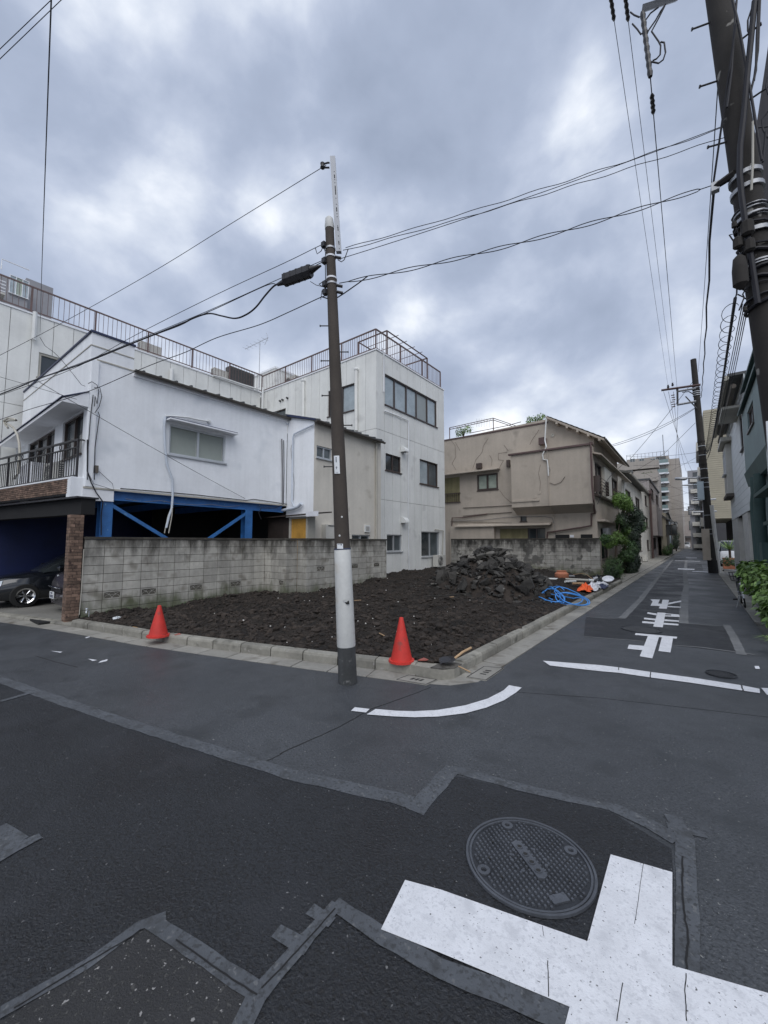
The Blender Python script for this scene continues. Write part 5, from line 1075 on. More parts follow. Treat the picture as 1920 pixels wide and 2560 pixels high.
# number plate and sticker
def plate(px0, px1, f, mt, marks, name):
    a, b = CPp(f(*px0)), CPp(f(*px1)); zc_ = (a.z+b.z)/2; c = cp(zc_); w = (b-a).dot(rt); u0 = (a-c).dot(rt); m = M(); n = 6; r_ = crad(zc_)+.012; vs = []
    for z_ in (b.z, a.z):
        for i in range(n+1):
            x = u0+w*i/n; x_ = max(min(x, r_*.98), -r_*.98); cc = cp(z_); vs.append(cc+rt*x_-dep*math.sqrt(max(r_*r_-x_*x_, 1e-5)))
    m.add(vs, [(i, i+1, n+2+i, n+1+i) for i in range(n)]); o = obj(name, m, mt, up_)
    for (x, y, s_) in marks:
        X_ = u0+w*x; cc = cp(a.z+(b.z-a.z)*y); y_ = math.sqrt(max((r_+.002)**2-X_*X_, 1e-5)); p = cc+rt*X_-dep*y_; k_ = s_*w
        m = M(); m.add([p-rt*k_-Z*k_*.8, p+rt*k_-Z*k_*.8, p+rt*k_+Z*k_*.8, p-rt*k_+Z*k_*.8], [(0, 1, 2, 3)]); obj('mark', m, 'ink', o)
    return o
plate((757, 1156), (800, 1298), z5, 'sign', [(.42, .12+.075*i, .10) for i in range(4)]+[(.42, .65, .12), (.42, .73, .08), (.35, .93, .06), (.62, .93, .06)], 'number_plate')
plate((142, 508), (190, 548), z6, 'sign', [(.15, .16, .05), (.28, .16, .05), (.42, .16, .05), (.7, .15, .10), (.72, .28, .07)], 'paper_notice')
q = CPp(z6(235, 960)); c = cp(q.z)-dep*(crad(q.z)+.01)+rt*.02; obj('torn_flap', M().add([c-rt*.03+Z*.02, c+rt*.02+Z*.035-dep*.02, c+rt*.03-Z*.005-dep*.02, c-rt*.025-Z*.0], [(0, 1, 2, 3)]), 'sleeve', up_); obj('tear', M().add([c+rt*.0-Z*.01-dep*.001, c+rt*.05+Z*.015-dep*.0, c+rt*.055-Z*.035+dep*.0, c+rt*.01-Z*.03], [(0, 3, 2, 1)]), 'crack', up_)
for x, y in ((180, 298), (162, 445)): q = CPp(z6(x, y)); c = cp(q.z)+rt*(q-cp(q.z)).dot(rt); r_ = crad(q.z); x_ = (c-cp(q.z)).dot(rt); p = c-dep*math.sqrt(max(r_*r_-x_*x_, 0)); obj('paint_spot', M().lathe([(.014, 0), (.012, .004), (0, .005)], (0, 0, 0), 10).xf(Matrix.Translation(p) @ (-dep).to_track_quat('Z', 'Y').to_matrix().to_4x4()), 'sleeve', up_)
# ================================================================ big pole by the right kerb
NB = Vector((1.0, 6.4, 0)); NT = Vector((1.0-.047*13, 6.4, 13))
def np_(z_): return NB.lerp(NT, z_/13)
np1 = thing('utility_pole', NB, 'thick dark leaning utility pole hung with cables beside the right kerb', 'utility pole')
obj('pole', M().tube([np_(z_) for z_ in (0, 3, 6, 9, 13)], [.16, .15, .142, .134, .125], 24), 'pole_dark', np1, smooth=True)
NPp = lambda xy: onY(*xy, 6.4)
zn = zm(1520, 0, .2532); zn2 = zm(1620, 400, .19)
for y in (440, 475, 530, 552, 590, 672): z_ = NPp((1880, y)).z; obj('band', M().tube([np_(z_-.025), np_(z_+.025)], .165, 20), 'galv', np1, smooth=True)
for (x, y, s_) in ((1028, 240, -1), (1130, 800, -1), (1420, 1000, 1), (1300, 430, 1), (1225, 1400, -1)):
    z_ = NPp(zn(x, y)).z; c = np_(z_); d_ = Vector((s_*.96, -.3, 0)); obj('step_bolt', M().tube([c+d_*.13, c+d_*.31, c+d_*.315, c+d_*.33], [.011, .011, .02, .02], 8), 'dark_metal', np1)
a = NPp((1783, 470)); c = np_(a.z); obj('side_arm', M().tube([c-Vector((.1, .1, 0)), a], [.05, .035], 6), 'pole_dark', np1); obj('arm_clamp', M().box(a.x-.02, a.x+.06, a.y-.04, a.y+.04, a.z-.06, a.z+.05), 'galv', np1)
a, b = onY(1605, 22, 6.3), onY(1690, -6, 6.4); obj('crossarm', M().tube([a, b, np_(b.z+.3)], .055, 4), 'galv', np1)
st0, st1 = onY(1606, 30, 6.3), onY(1626, 192, 6.3); obj('insulator_string', M().tube([st0.lerp(st1, i/16) for i in range(17)], [.035 if i % 2 else .026 for i in range(17)], 8), 'dark_metal', np1)
for pts in ([(500, 70), (420, 130), (370, 200), (365, 240)], [(570, 40), (520, 110), (470, 200), (400, 300), (380, 350)], [(560, 60), (500, 180), (430, 310), (500, 410), (520, 450), (515, 540), (480, 580), (440, 600)], [(520, 415), (555, 420), (568, 520), (545, 590), (500, 625), (430, 610)], [(220, 120), (260, 150), (310, 170)], [(240, 235), (290, 290), (325, 340), (335, 330)]): pipe('jumper_wire', [onY(*zn(*p), 6.3) for p in pts], .010, 'cable', np1)
risers = [[(1450, 0), (1420, 300), (1370, 800), (1340, 1150), (1305, 1450), (1300, 1720), (1320, 1950), (1370, 2300), (1420, 2600), (1480, 3000)], [(1490, 0), (1470, 350), (1460, 700), (1410, 900), (1450, 1200)], [(1230, 0), (1290, 250), (1370, 690), (1440, 1100), (1520, 1580)], [(1270, 0), (1250, 250), (1220, 700), (1175, 1060)], [(1500, 0), (1480, 500), (1440, 800)], [(1420, 80), (1380, 200), (1380, 300), (1400, 350)], [(1580, 760), (1560, 850), (1580, 930)], [(1580, 1100), (1520, 1180), (1530, 1280), (1580, 1360)], [(1430, 1200), (1430, 1600), (1415, 1880)], [(1560, 1300), (1530, 1600)], [(1580, 1250), (1480, 1260)]]
for i, p in enumerate(risers): pipe('riser_cable', [onY(*zn(*q), 6.18) for q in p], (.030, .012, .014, .012, .012, .009, .008, .009, .012, .012, .008)[i], 'cable' if i != 8 else 'pvc_tan', np1)
c = onY(1850, 683, 6.15); obj('cable_closure', M().tube([c+Z*.22, c+Z*.18, c+Z*.05, c-Z*.14, c-Z*.2], [.025, .06, .075, .075, .02], 10), 'pole_dark', np1, smooth=True)
for dx_, dy_, w in ((0, .38, .09), (-.02, .62, .05), (.02, -.45, .04), (.09, .52, .12), (.1, .3, .10)): obj('cable_mount', M().tube([(c.x+dx_, c.y, c.z+dy_-w*.8), (c.x+dx_, c.y, c.z+dy_-w*.6), (c.x+dx_, c.y, c.z+dy_+w*.6), (c.x+dx_, c.y, c.z+dy_+w*.8)], [w*.3, w*.55, w*.5, w*.25], 8), 'pole_dark', np1)
for i in range(9): a = onY(1838+random.uniform(-4, 22), 560+i*22, 6.2); pipe('loose_wire', [a, a+Vector((random.uniform(-.08, .08), 0, random.uniform(-.12, .02))), a+Vector((random.uniform(-.06, .10), 0, -.2))], .008, 'cable', np1)
for i in range(12):
    z_ = 4.6+i*.11+random.uniform(-.03, .03); tl = random.uniform(-.06, .06); obj('wrap_cable', M().tube([np_(z_)+Vector((math.cos(a_*.5236)*.168, math.sin(a_*.5236)*.168, tl*math.cos(a_*.5236+i))) for a_ in range(12)], random.choice((.008, .014, .02)), 6, close=True), 'cable', np1, smooth=True)
obj('sign_strip', M().box(np_(2.4).x-.17, np_(2.4).x-.15, 6.3, 6.45, 2.3, 3.2), 'sign', np1)
# ================================================================ second pole down the street
P2 = G(*z8(1225, 1380)); P2T = onY(*zt(655, 485), P2.y)
def p2(z_): return P2.lerp(P2T, z_/P2T.z)
pp = thing('utility_pole', P2, 'tall brown utility pole with crossarms and lamp down the street', 'utility pole')
obj('pole', M().tube([p2(0), p2(4), p2(9), P2T], [.20, .19, .17, .15], 16), 'pole_dark', pp, smooth=True)
P2p = lambda x, y: onY(*zt(x, y), P2.y-.2)
obj('crossarm', M().tube([P2p(262, 864), P2p(745, 795)], .07, 4), 'pipe_brown', pp); obj('crossarm', M().tube([P2p(450, 880), P2p(690, 840)], .06, 4), 'galv', pp); obj('crossarm', M().tube([P2p(455, 1042), P2p(690, 1000)], .07, 4), 'galv', pp)
obj('drop_frame', M().tube([P2p(460, 870), P2p(462, 1045)], .06, 6), 'dark_metal', pp); obj('arm_stay', M().tube([P2p(560, 940), P2p(700, 1090)], .035, 5), 'dark_metal', pp); obj('arm_stay', M().tube([P2p(520, 890), P2p(600, 880), P2p(670, 920)], .03, 5), 'dark_metal', pp)
for x, y in ((345, 815), (400, 790), (458, 850)): q = P2p(x, y); obj('insulator', M().lathe([(.05, -.12), (.07, -.02), (.03, .03), (.06, .08), (0, .1)], tuple(q), 8), 'dark_metal', pp)
for i in range(6): q = P2p(425+5*(i % 3), 920+28*i); obj('insulator_disc', M().tube([q-Vector((.18, 0, 0)), q], .03, 6), 'pipe_brown', pp)
for z_ in [11.4-.12*i for i in range(6)]+[7.9-.28*i for i in range(22)]: obj('band', M().tube([p2(z_-.02), p2(z_+.02)], .205, 10), 'galv' if random.random() < .45 else 'pole_dark', pp)
for i in range(0): q = p2(4.5+i*.35); obj('cable_clutter', M().tube([q+Vector((random.uniform(.1, .25), -.2, 0)), q+Vector((random.uniform(.15, .4), -.3, .25)), q+Vector((random.uniform(.1, .3), -.25, .45))], .03, 5), 'cable', pp)
m = M(); m.tube([p2(0), p2(.75)], .24, 12); obj('dark_base', m, 'dark_inside', pp); m = M(); m.box(P2.x-.45, P2.x-.08, P2.y-.25, P2.y+.1, .75, 2.6); obj('notice_board', m, 'taupe', pp)
pipe('prop', [G(*zr(320, 1950)), onY(*zr(215, 1010), P2.y-.3)], .10, 'stone_pier', pp, n=10)
LP = P2p(735, 2080); ln_ = thing('street_lamp', (LP.x, LP.y, 0), 'grey street lamp on a curved arm clamped to the second pole', 'street lamp')
pipe('arm', [P2p(735, 2150), P2p(730, 2000), P2p(705, 1945), P2p(560, 1940)], .045, 'galv', ln_); obj('lamp_head', M().tube([P2p(580, 1950), P2p(545, 1952), P2p(440, 1950), P2p(425, 1948)], [.05, .11, .09, .03], 8), 'galv', ln_, smooth=True); q = P2p(742, 2060); obj('control_box', M().box(q.x-.16, q.x+.16, q.y-.2, q.y, q.z-.75, q.z+.35), 'blue_wall_pale', ln_)
# ================================================================ overhead lines
def wire(label, pts, r_, mt='cable', grp=None, name='overhead_cable', n=6): return pipe(name, pts, r_*.72, mt, n=n, label=label, cat='cable', group=grp)
for i, (a, b) in enumerate((((1120, 1440), (1826, 313)), ((1095, 1475), (1826, 338)), ((1060, 1585), (1800, 318)))):
    wire(('upper wavy wire spanning from the slim pole to the thick pole', 'middle wavy wire spanning from the slim pole to the thick pole', 'lowest straight wire of the three from slim to thick pole')[i], sag(CPp(zp(*a)), NPp(b), .05, 40, .010 if i < 2 else 0, i*2), .006, grp='wires between the two near poles')
A_, B_ = CPp(zp(1040, 1925)), NPp((1785, 462))
for k_ in (0, 1):
    pts = []
    for i in range(121):
        t_ = i/120; p = A_.lerp(B_, t_); p.z -= .10*4*t_*(1-t_); w = 1 if .03 < t_ < .96 else 0; a_ = t_*26+k_*math.pi; pts.append(p+Vector((0, .018*math.cos(a_), .022*math.sin(a_)))*w)
    wire('strand of the twisted dark cable between the slim and thick poles', pts, .0075, grp='twisted cable strands')
wire('cable dropping from the twisted span to the slim pole collar', [CPp(zp(1430, 1830)), CPp(zp(1300, 1930)), CPp(zp(1100, 2070)), CPp(zp(980, 2145)), CPp(zp(890, 2140)), CPp(zp(790, 2110))], .011)
LD = Vector((-.968, -.25, 0)).normalized(); LN = LD.cross(Z); LP0 = Vector((-3.74, 3.79, 0))
def lpx(f, pts): return [onP(*f(*p), LP0, LN) for p in pts]
def smooth(pts, k_=6):
    out = []; n = len(pts)
    for i in range(n-1):
        p0, p1, p2_, p3 = pts[max(i-1, 0)], pts[i], pts[i+1], pts[min(i+2, n-1)]
        for j in range(k_):
            t_ = j/k_; out.append(.5*((2*p1)+(p2_-p0)*t_+(2*p0-5*p1+4*p2_-p3)*t_*t_+(3*p1-p0-3*p2_+p3)*t_**3))
    return out+[pts[-1]]
idn = lambda x, y: (x, y)
wire('taut wire from the bracket top of the slim pole over the roofs', smooth(lpx(zp, [(800, 340), (730, 370)])+lpx(idn, [(560, 570), (378, 682), (150, 810), (0, 888), (-300, 1040)])), .0065)
wire('upper wavy wire running left from the slim pole', smooth(lpx(zp, [(840, 1375), (710, 1435)])+lpx(zv, [(1180, 95), (900, 225), (570, 390), (300, 535), (0, 645), (-400, 790)])), .0065)
wire('messenger wire above the black cable running left', smooth(lpx(zp, [(850, 1590), (650, 1680)])+lpx(zv, [(1150, 165), (860, 295), (600, 402), (330, 512), (0, 630), (-400, 770)])), .0065)
wire('second messenger wire from the slim pole to the left', smooth(lpx(zp, [(850, 1610), (500, 1790), (200, 1935)])+lpx(zv, [(1100, 190), (860, 300), (600, 406)])), .008)
wire('thick black cable drooping from the closure and running left', smooth(lpx(zv, [(1160, 180), (1135, 192), (1100, 230), (1060, 280), (1020, 310), (975, 325), (920, 315), (865, 305), (800, 325), (740, 355), (600, 408), (330, 517), (160, 575), (0, 640), (-400, 785)])), .017, n=8)
wire('lower twisted wire running left from the slim pole collar', smooth(lpx(zv, [(1355, 232), (1330, 238), (1200, 298), (1075, 352), (900, 405), (770, 465), (660, 505), (550, 550), (400, 615), (270, 660), (130, 700), (0, 745), (-400, 880)])), .0085)
wire('loop of wire under the slim pole collar', [CPp(zp(*q)) for q in ((870, 1980), (800, 2030), (785, 2150), (800, 2040), (860, 2010))], .007)
cl = thing('cable_closure', CPp(zp(480, 1850)), 'black ribbed cable closure hanging beside the slim pole', 'cable box')
ca, cb_ = onP(*zp(285, 1890), LP0, LN), onP(*zp(650, 1760), LP0, LN); u = (cb_-ca).normalized(); w_ = LN; v_ = u.cross(w_); v_ = v_ if v_.z > 0 else -v_
m = M(); hh, ww_ = .085, .07
def hx(p): return [p-w_*ww_-v_*hh*.3, p-w_*ww_*.4-v_*hh, p+w_*ww_*.4-v_*hh, p+w_*ww_-v_*hh*.3, p+w_*ww_+v_*hh*.7, p+w_*ww_*.5+v_*hh, p-w_*ww_*.5+v_*hh, p-w_*ww_+v_*hh*.7]
vs = hx(ca)+hx(cb_); m.add(vs, [tuple(range(7, -1, -1)), tuple(range(8, 16))]+[(i, (i+1) % 8, 8+(i+1) % 8, 8+i) for i in range(8)]); obj('body', m, 'dark_metal', cl)
for t_ in (.08, .3, .52, .74, .94):
    p = ca.lerp(cb_, t_); m = M(); s_ = 1.06; ww_ *= s_; hh *= s_; a = hx(p-u*.008); b = hx(p+u*.008); ww_ /= s_; hh /= s_
    m.add(a+b, [tuple(range(7, -1, -1)), tuple(range(8, 16))]+[(i, (i+1) % 8, 8+(i+1) % 8, 8+i) for i in range(8)]); obj('rib', m, 'dark_metal', cl)
obj('end_cone', M().tube([cb_+v_*.02, cb_+u*.06+v_*.025, cb_+u*.17+v_*.03], [.055, .04, .012], 10), 'dark_metal', cl, smooth=True); obj('end_cone', M().tube([ca-v_*.02, ca-u*.05-v_*.02, ca-u*.13-v_*.025], [.045, .035, .022], 10), 'dark_metal', cl, smooth=True)
wire('thin wires from the cable closure to the slim pole', [onP(*zp(*q), LP0, LN) for q in ((640, 1900), (720, 1950), (800, 1970), (830, 1975))], .006)
hook = onX(*z1(320, 480), XWA+.25)
wire('near vertical service wire falling from above to the panel building', sag(at(131, -80, 5.5), hook, .25, 20), .0075)
wire('service wire drooping across the white house parapet', [onX(*z1(*p), -14) for p in ((318, 520), (360, 590), (430, 640))], .008); wire('service wires strung to the white house corner', [onX(*z1(*p), -11.6) for p in ((430, 640), (490, 700), (580, 810), (650, 900), (690, 915))], .008)
wire('thin wire along the balcony front to the house corner', sag(onX(*z1(-40, 825), -12.5), FS.p(*FS.px(z1(590, 1030)), .2), 0, 6), .007)
wire('thin slanting service wire crossing the white wall to the blue beam', sag(onX(*z1(300, 870), -11.0), FS.p(*FS.px(z3(990, 1425)), .05), .04, 14), .008)
for k_ in (0, 25): wire('pair of thin wires crossing the upper left sky', [at(-60, 180+k_, 9), at(180+k_, -50, 9)], .006, grp='wires high over the left street')
# street lines
for i, (a, b, r_) in enumerate((((1519, -60), (345, 822), .0065), ((1557, -60), (400, 795), .0065), ((1626, 195), (457, 855), .009))): 
    p = onY(*a, 6.3); q = P2p(*b); wire(('power line over the street ending at the crossarm tip', 'power line over the street next to the outermost one', 'power line over the street nearest the poles')[i], sag(p, q, .05, 24), r_, grp='power lines over the street')
    e_ = p.lerp(q, .03); obj('insulator', M().tube([p.lerp(q, .012+.002*j) for j in range(9)], [.016, .032, .022, .032, .022, .032, .022, .032, .016], 8), 'dark_metal', label='dark strain insulator on a power line above the street', cat='insulator', group='strain insulators on the street lines')
arm = NPp((1783, 462)); wire('thick cable hung along the street from the near arm', sag(arm, P2p(750, 960), .25, 30, .012), .022)
wire('thick cable rising from the near arm past the pole', sag(onY(1840, 60, 6.1), arm, 0, 4), .018); wire('thin wire alongside the thick street cable', sag(onY(1799, 150, 6.3), P2p(715, 640), .1, 16), .009)
g0, g1 = onY(1838, 745, 6.2), onY(*zt(830, 1700), 30.0)
wire('black cable with a spiral guard leading down the street', sag(g0, g1, .3, 24), .024)
def helix(p, q, r_, turns, sg): 
    out = []; n = turns*12; d_ = (q-p).normalized(); u = d_.cross(Z).normalized(); v_ = u.cross(d_)
    for i in range(n+1): t_ = i/n; c = p.lerp(q, t_); c.z -= sg*4*t_*(1-t_); a_ = i*2*math.pi/12; out.append(c+(u*math.cos(a_)+v_*math.sin(a_))*r_)
    return out
wire('wire spiral wound round the street cable', helix(g0+Vector((-.05, 0, -.1)), g0.lerp(g1, .9)+Vector((-.1, 0, .1)), .075, 60, .3), .006, n=4)
for i in range(4): wire('thin parallel wires beside the spiral guard', sag(onY(1856+i*5, 760, 6.25), onY(*zt(900+i*25, 1400), 30), .2, 16), .008, grp='thin wires along the right facades')
eave = Vector((ex-.3, Y1r-.6, 6.9)); rdg = Vector((ex-.2, 27, 6.9))
for a, b, s_ in (((655, 750), onX(*z8(560, 470), -3.6), .1), ((680, 1085), onX(*z7(1440, 432), -3.5), .25), ((690, 1070), onX(*z7(1440, 420), -3.6), .2)): wire('wire from the second pole to the brown house eaves', sag(P2p(*a), b, s_, 16), .018, grp='drop wires to the brown house')
for a, b in (((300, 1640), (680, 1265)), ((-180, 1930), (300, 1640))): wire('wire slanting down from the second pole to the far houses', [onY(*zt(*a), 38 if a[0] < 0 else 34), onY(*zt(*b), 34 if a[0] < 0 else P2.y)], .014, grp='drop wires to the far houses')
q = onX(*z8(505, 510), -3.55); wire('service wire hanging down the side of the brown house', smooth([q, onX(*z8(400, 610), -3.6), onX(*z8(355, 690), -3.6), onX(*z8(300, 830), -3.7)]), .018)
random.seed(5)
for i in range(16):
    y0, y1 = 36+i*4.5, 36+i*4.5+random.uniform(-4, 6); z0_, z1_ = random.uniform(5.6, 9.5), random.uniform(5.6, 9.5); wire('thin wire crossing over the far part of the street', sag((-3.9, y0, z0_), (1.3, y1, z1_), .2, 8), .014, grp='wires crossing the far street', n=4)
for i in range(4): wire('line running from the second pole to the poles beyond', sag(P2p(290+60*i, 880), (.2-.6*i, 62, 10.5), .6, 14), .013, grp='lines beyond the second pole', n=4)
for i in range(4): wire('cable bundle line low along the right side poles', sag(p2(6.2+.5*i)+Vector((0, -.1, 0)), (1.2, 64, 6+.5*i), .4, 12), .022, grp='low lines beyond the second pole', n=4)
# ================================================================ right side of the street
XS = 1.7
WS = thing('siding_house', (XS+2, 24, 0), 'pale blue-white siding house with two roller shutters below', 'house')
FR2 = Fr((XS, 29.6), (0, -1)); LS = 29.6-19.4
ur = lambda x, y=1300: FR2.px(zr(x, y))[0]
HZ = 3.02; sA, sB, sC, sD = ur(572), ur(642), ur(716), ur(775)
wz = (ur(612, 100), ur(652, 100), FR2.px(zr(630, 262))[1], 7.0)
m = M(); FR2.wall(m, 0, LS, HZ, 8.0, [wz], .12, -.03); obj('backing', m, 'joint', WS)
nb = 17; hb = (8.0-HZ)/nb
for j in range(nb):
    z0_, z1_ = HZ+j*hb+.006, HZ+(j+1)*hb-.006; m = M()
    if z1_ < wz[2] or z0_ > wz[3]: obj('siding_board', FR2.box(m, 0, LS, z0_, z1_, -.03, 0), 'siding', WS)
    else:
        for a, b in ((0, wz[0]), (wz[1], LS)): obj('siding_board', FR2.box(M(), a, b, z0_, z1_, -.03, 0), 'siding', WS)
FR2.window(WS, wz, 1, 'bronze', ('glass',), fwid=.08)
for a, b in ((0, sA), (sB, sC), (sD, LS)): obj('pier', FR2.box(M(), a, b, 0, HZ-.01, -.3, -.02), 'stone_pier', WS)
for a, b in ((sA, sB), (sC, sD)):
    m = M()
    for k_ in range(32): FR2.box(m, a, b, .03+k_*.09, .03+k_*.09+.082, -.26, -.23-.02*(k_ % 2))
    o = obj('roller_shutter', m, 'shutter', WS); o['kind'] = 'stuff'
m = M(); FR2.box(m, 0, LS, 0, 8, -5, -.31); obj('core', m, 'dark_inside', WS); m = M(); m.box(XS+.01, XS+5, 29.6, 29.65, 0, 8); obj('end_wall', m, 'siding', WS)
m = M(); FR2.box(m, -.4, LS, 8.0, 8.1, -5, .45); obj('roof', m, 'roof_grey', WS); pipe('eave_gutter', [FR2.p(-.4, 7.95, .5), FR2.p(LS, 7.95, .5)], .1, 'pvc_tan', WS); pipe('eave_pipe', [FR2.p(-.4, 7.6, .3), FR2.p(LS, 7.6, .3)], .09, 'taupe_dark', WS)
ub0, ub1 = .2, 2.6; m = M(); FR2.box(m, ub0, ub1, 4.3, 6.9, 0, .22); bay = obj('bay', m, 'pale_wall', WS)
obj('bay_hood', FR2.box(M(), ub0-.2, ub1+.6, 6.95, 7.15, 0, .42), 'pvc_tan', bay); obj('bay_sill', FR2.box(M(), ub0-.1, ub1+.2, 4.15, 4.3, 0, .30), 'taupe_dark', bay); FR2.window(WS, (ub0+.5, ub1-.4, 5.4, 6.6), 2, 'alu', ('glass_pale',), d=.3)
obj('window_hood', FR2.box(M(), wz[0]-1.2, wz[1]+.3, wz[3]+.1, wz[3]+.2, 0, .6), 'pvc_tan', WS)
# green rendered building nearer
GH = thing('green_house', (2.2, 15, 0), 'dark green rendered building with an overhanging bay and ducts', 'house')
FG = Fr((1.82, 19.4), (0, -1)); LG = 7.6
m = M(); FG.wall(m, 0, LG, 0, 7.4, [], .1); m.add([FG.p(0, 0), FG.p(0, 7.4), FG.p(0, 7.4, -4), FG.p(0, 0, -4)], [(0, 1, 2, 3)]); m.add([FG.p(0, 7.4), FG.p(LG, 7.4), FG.p(LG, 7.4, -4), FG.p(0, 7.4, -4)], [(0, 1, 2, 3)]); obj('wall', m, 'green_wall', GH)
XB_ = 1.58; FGB = Fr((XB_, 19.4), (0, -1)); gz0 = FGB.px(zt(1330, 1860))[1]; gz1 = FGB.px(zt(1370, 850))[1]
gw = (FGB.px(zt(1320, 1200))[0], FGB.px(zt(1400, 1200))[0], gz0+1.15, gz1-.35)
m = M(); FGB.wall(m, 0, 5.5, gz0, gz1, [gw]); m.add([FGB.p(0, gz0), FGB.p(0, gz1), FGB.p(0, gz1, -.4), FGB.p(0, gz0, -.4)], [(0, 1, 2, 3)]); bay = obj('bay', m, 'green_wall', GH); FGB.window(GH, gw, 2, 'bronze', ('glass_pale', 'glass'))
m = M(); m.hexa([FGB.p(-.1, gz0-.45, -.05), FGB.p(5.5, gz0-.45, -.05), FGB.p(5.5, gz0-.45, -.4), FGB.p(-.1, gz0-.45, -.4), FGB.p(-.1, gz0+.02, .04), FGB.p(5.5, gz0+.02, .04), FGB.p(5.5, gz0+.02, -.4), FGB.p(-.1, gz0+.02, -.4)]); obj('bay_base', m, 'green_trim', bay)
m = M(); m.hexa([FGB.p(-.1, gz1, .12), FGB.p(5.6, gz1, .12), FGB.p(5.6, gz1+.25, -.4), FGB.p(-.1, gz1+.25, -.4), FGB.p(-.1, gz1+.08, .12), FGB.p(5.6, gz1+.08, .12), FGB.p(5.6, gz1+.4, -.4), FGB.p(-.1, gz1+.4, -.4)]); obj('bay_roof', m, 'green_trim', bay)
m = M(); m.hexa([FG.p(-.1, 7.25, .25), FG.p(LG, 7.25, .25), FG.p(LG, 7.4, 0), FG.p(-.1, 7.4, 0), FG.p(-.1, 7.33, .25), FG.p(LG, 7.33, .25), FG.p(LG, 7.6, 0), FG.p(-.1, 7.6, 0)]); obj('eave', m, 'green_trim', GH)
m = M(); m.box(1.75, 5, 9.5, 13.9, 7.4, 12.5); obj('upper_storey', m, 'wood_dark', GH); m = M(); m.box(1.70, 1.76, 13.78, 13.95, 7.4, 12.5); obj('corner_trim', m, 'pipe_brown', GH)
for k_ in (0, 1): pipe('duct', [FG.p(2.2+.9*k_, gz0-.4, .2), FG.p(2.2+.9*k_, gz0-.9, .2), FG.p(2.0+.9*k_, gz0-1.2, .22), FG.p(1.9+.9*k_, gz0-1.6, .22), FG.p(1.95+.9*k_, .4, .2)], .14, 'green_trim', GH, n=12)
for z_, w in ((3.0, .5), (2.25, .35)): obj('canopy', FG.box(M(), 4.7, 7.5, z_, z_+.09, 0, w), 'green_trim', GH)
m = M(); FG.box(m, 2.6, 3.6, .9, 1.8, 0, .3); obj('meter_cabinet', m, 'green_trim', GH); obj('door', FG.box(M(), .3, 1.3, 0, 2.1, 0, .04), 'pale_wall', GH)
obj('intercom', FG.box(M(), 1.5, 1.65, 1.35, 1.6, 0, .06), 'dark_metal', GH)
# buff tiled block beyond
BT = thing('buff_tiled_block', (4, 42, 0), 'buff tiled building with an overhanging storey behind the second pole', 'building')
m = M(); m.box(1.2, 9, 48, 60, 4.0, 14.3); w_ = obj('wall', m, 'buff', BT); m = M(); m.box(2.9, 9, 49, 60, 0, 4.0); obj('ground_storey', m, 'dark_inside', BT)
FT2 = Fr((1.2, 60), (0, -1)); m = M()
for j in range(51): FT2.box(m, 0, 12, 4.02+j*.2, 4.02+j*.2+.15, 0, .03)
for j in range(51): m.box(1.2, 4.2, 47.96, 48.0, 4.02+j*.2, 4.17+j*.2)
o = obj('tile_courses', m, 'buff', BT); o['kind'] = 'stuff'
for j in range(3): FT2.window(BT, (2, 3.4, 5+3*j, 6.4+3*j), 2, 'bronze', ('glass',), d=.12); FT2.window(BT, (6.5, 8, 5+3*j, 6.4+3*j), 2, 'bronze', ('glass',), d=.12)
GT = thing('grey_tower', (5, 56, 0), 'grey concrete tower with a stepped top behind the buff block', 'building')
tz = onY(1760, 1058, 64).z; m = M(); m.box(1.0, 9, 64, 75, 0, tz); obj('wall', m, 'grey_block', GT); m = M(); m.box(2.6, 9, 63.5, 74, tz-1.5, tz+1.2); obj('penthouse', m, 'pale_wall', GT)
FGt = Fr((1.0, 75), (0, -1))
for j in range(4):
    obj('balcony', FGt.box(M(), 1, 11, 4+3.2*j-.2, 4+3.2*j+.9, 0, .3), 'pale_wall', GT); FGt.window(GT, (3, 6, 5+3.2*j, 6.8+3.2*j), 2, 'bronze', ('glass',), d=.1)
# facades further along on the right
for i, (y0, y1, h, mt, lab) in enumerate(((76, 80, 7.5, 'pale_wall', 'pale two storey house far along the right side'), (81, 92, 9.5, 'mauve_wall', 'mauve block far along the right side'), (94, 118, 7, 'buff', 'low buff building near the street end on the right'))):
    t = thing('far_house', (4, y0, 0), lab, 'house'); f = Fr((1.5, y1), (0, -1)); obj('wall', M().box(1.5, 8, y0, y1, 0, h), mt, t); obj('roof', M().box(1.3, 8.1, y0-.2, y1+.2, h, h+.25), 'roof_grey', t)
    for k_ in range(2): f.window(t, (1.5, 4, 1.2+3*k_, 2.8+3*k_), 2, 'bronze', ('glass',), d=.12); f.window(t, (y1-y0-4, y1-y0-1.5, 1.2+3*k_, 2.8+3*k_), 2, 'bronze', ('glass',), d=.12)
RB = thing('right_apartments', (6, 150, 0), 'tall grey apartment block with clutter at the far end on the right', 'building')
a = onY(*zd(1028, 632), 120); m = M(); m.box(a.x, a.x+16, 120, 140, 0, a.z); obj('wall', m, 'grey_block', RB); f = Fr((a.x, 120), (1, 0))
for k_ in range(9): z_ = a.z-2-2.6*k_; obj('balcony', f.box(M(), .4, 6, z_-.9, z_, 0, 1), 'pale_wall', RB); f.window(RB, (1, 4.5, z_+.1, z_+1.5), 2, 'bronze', ('glass',), d=.1)
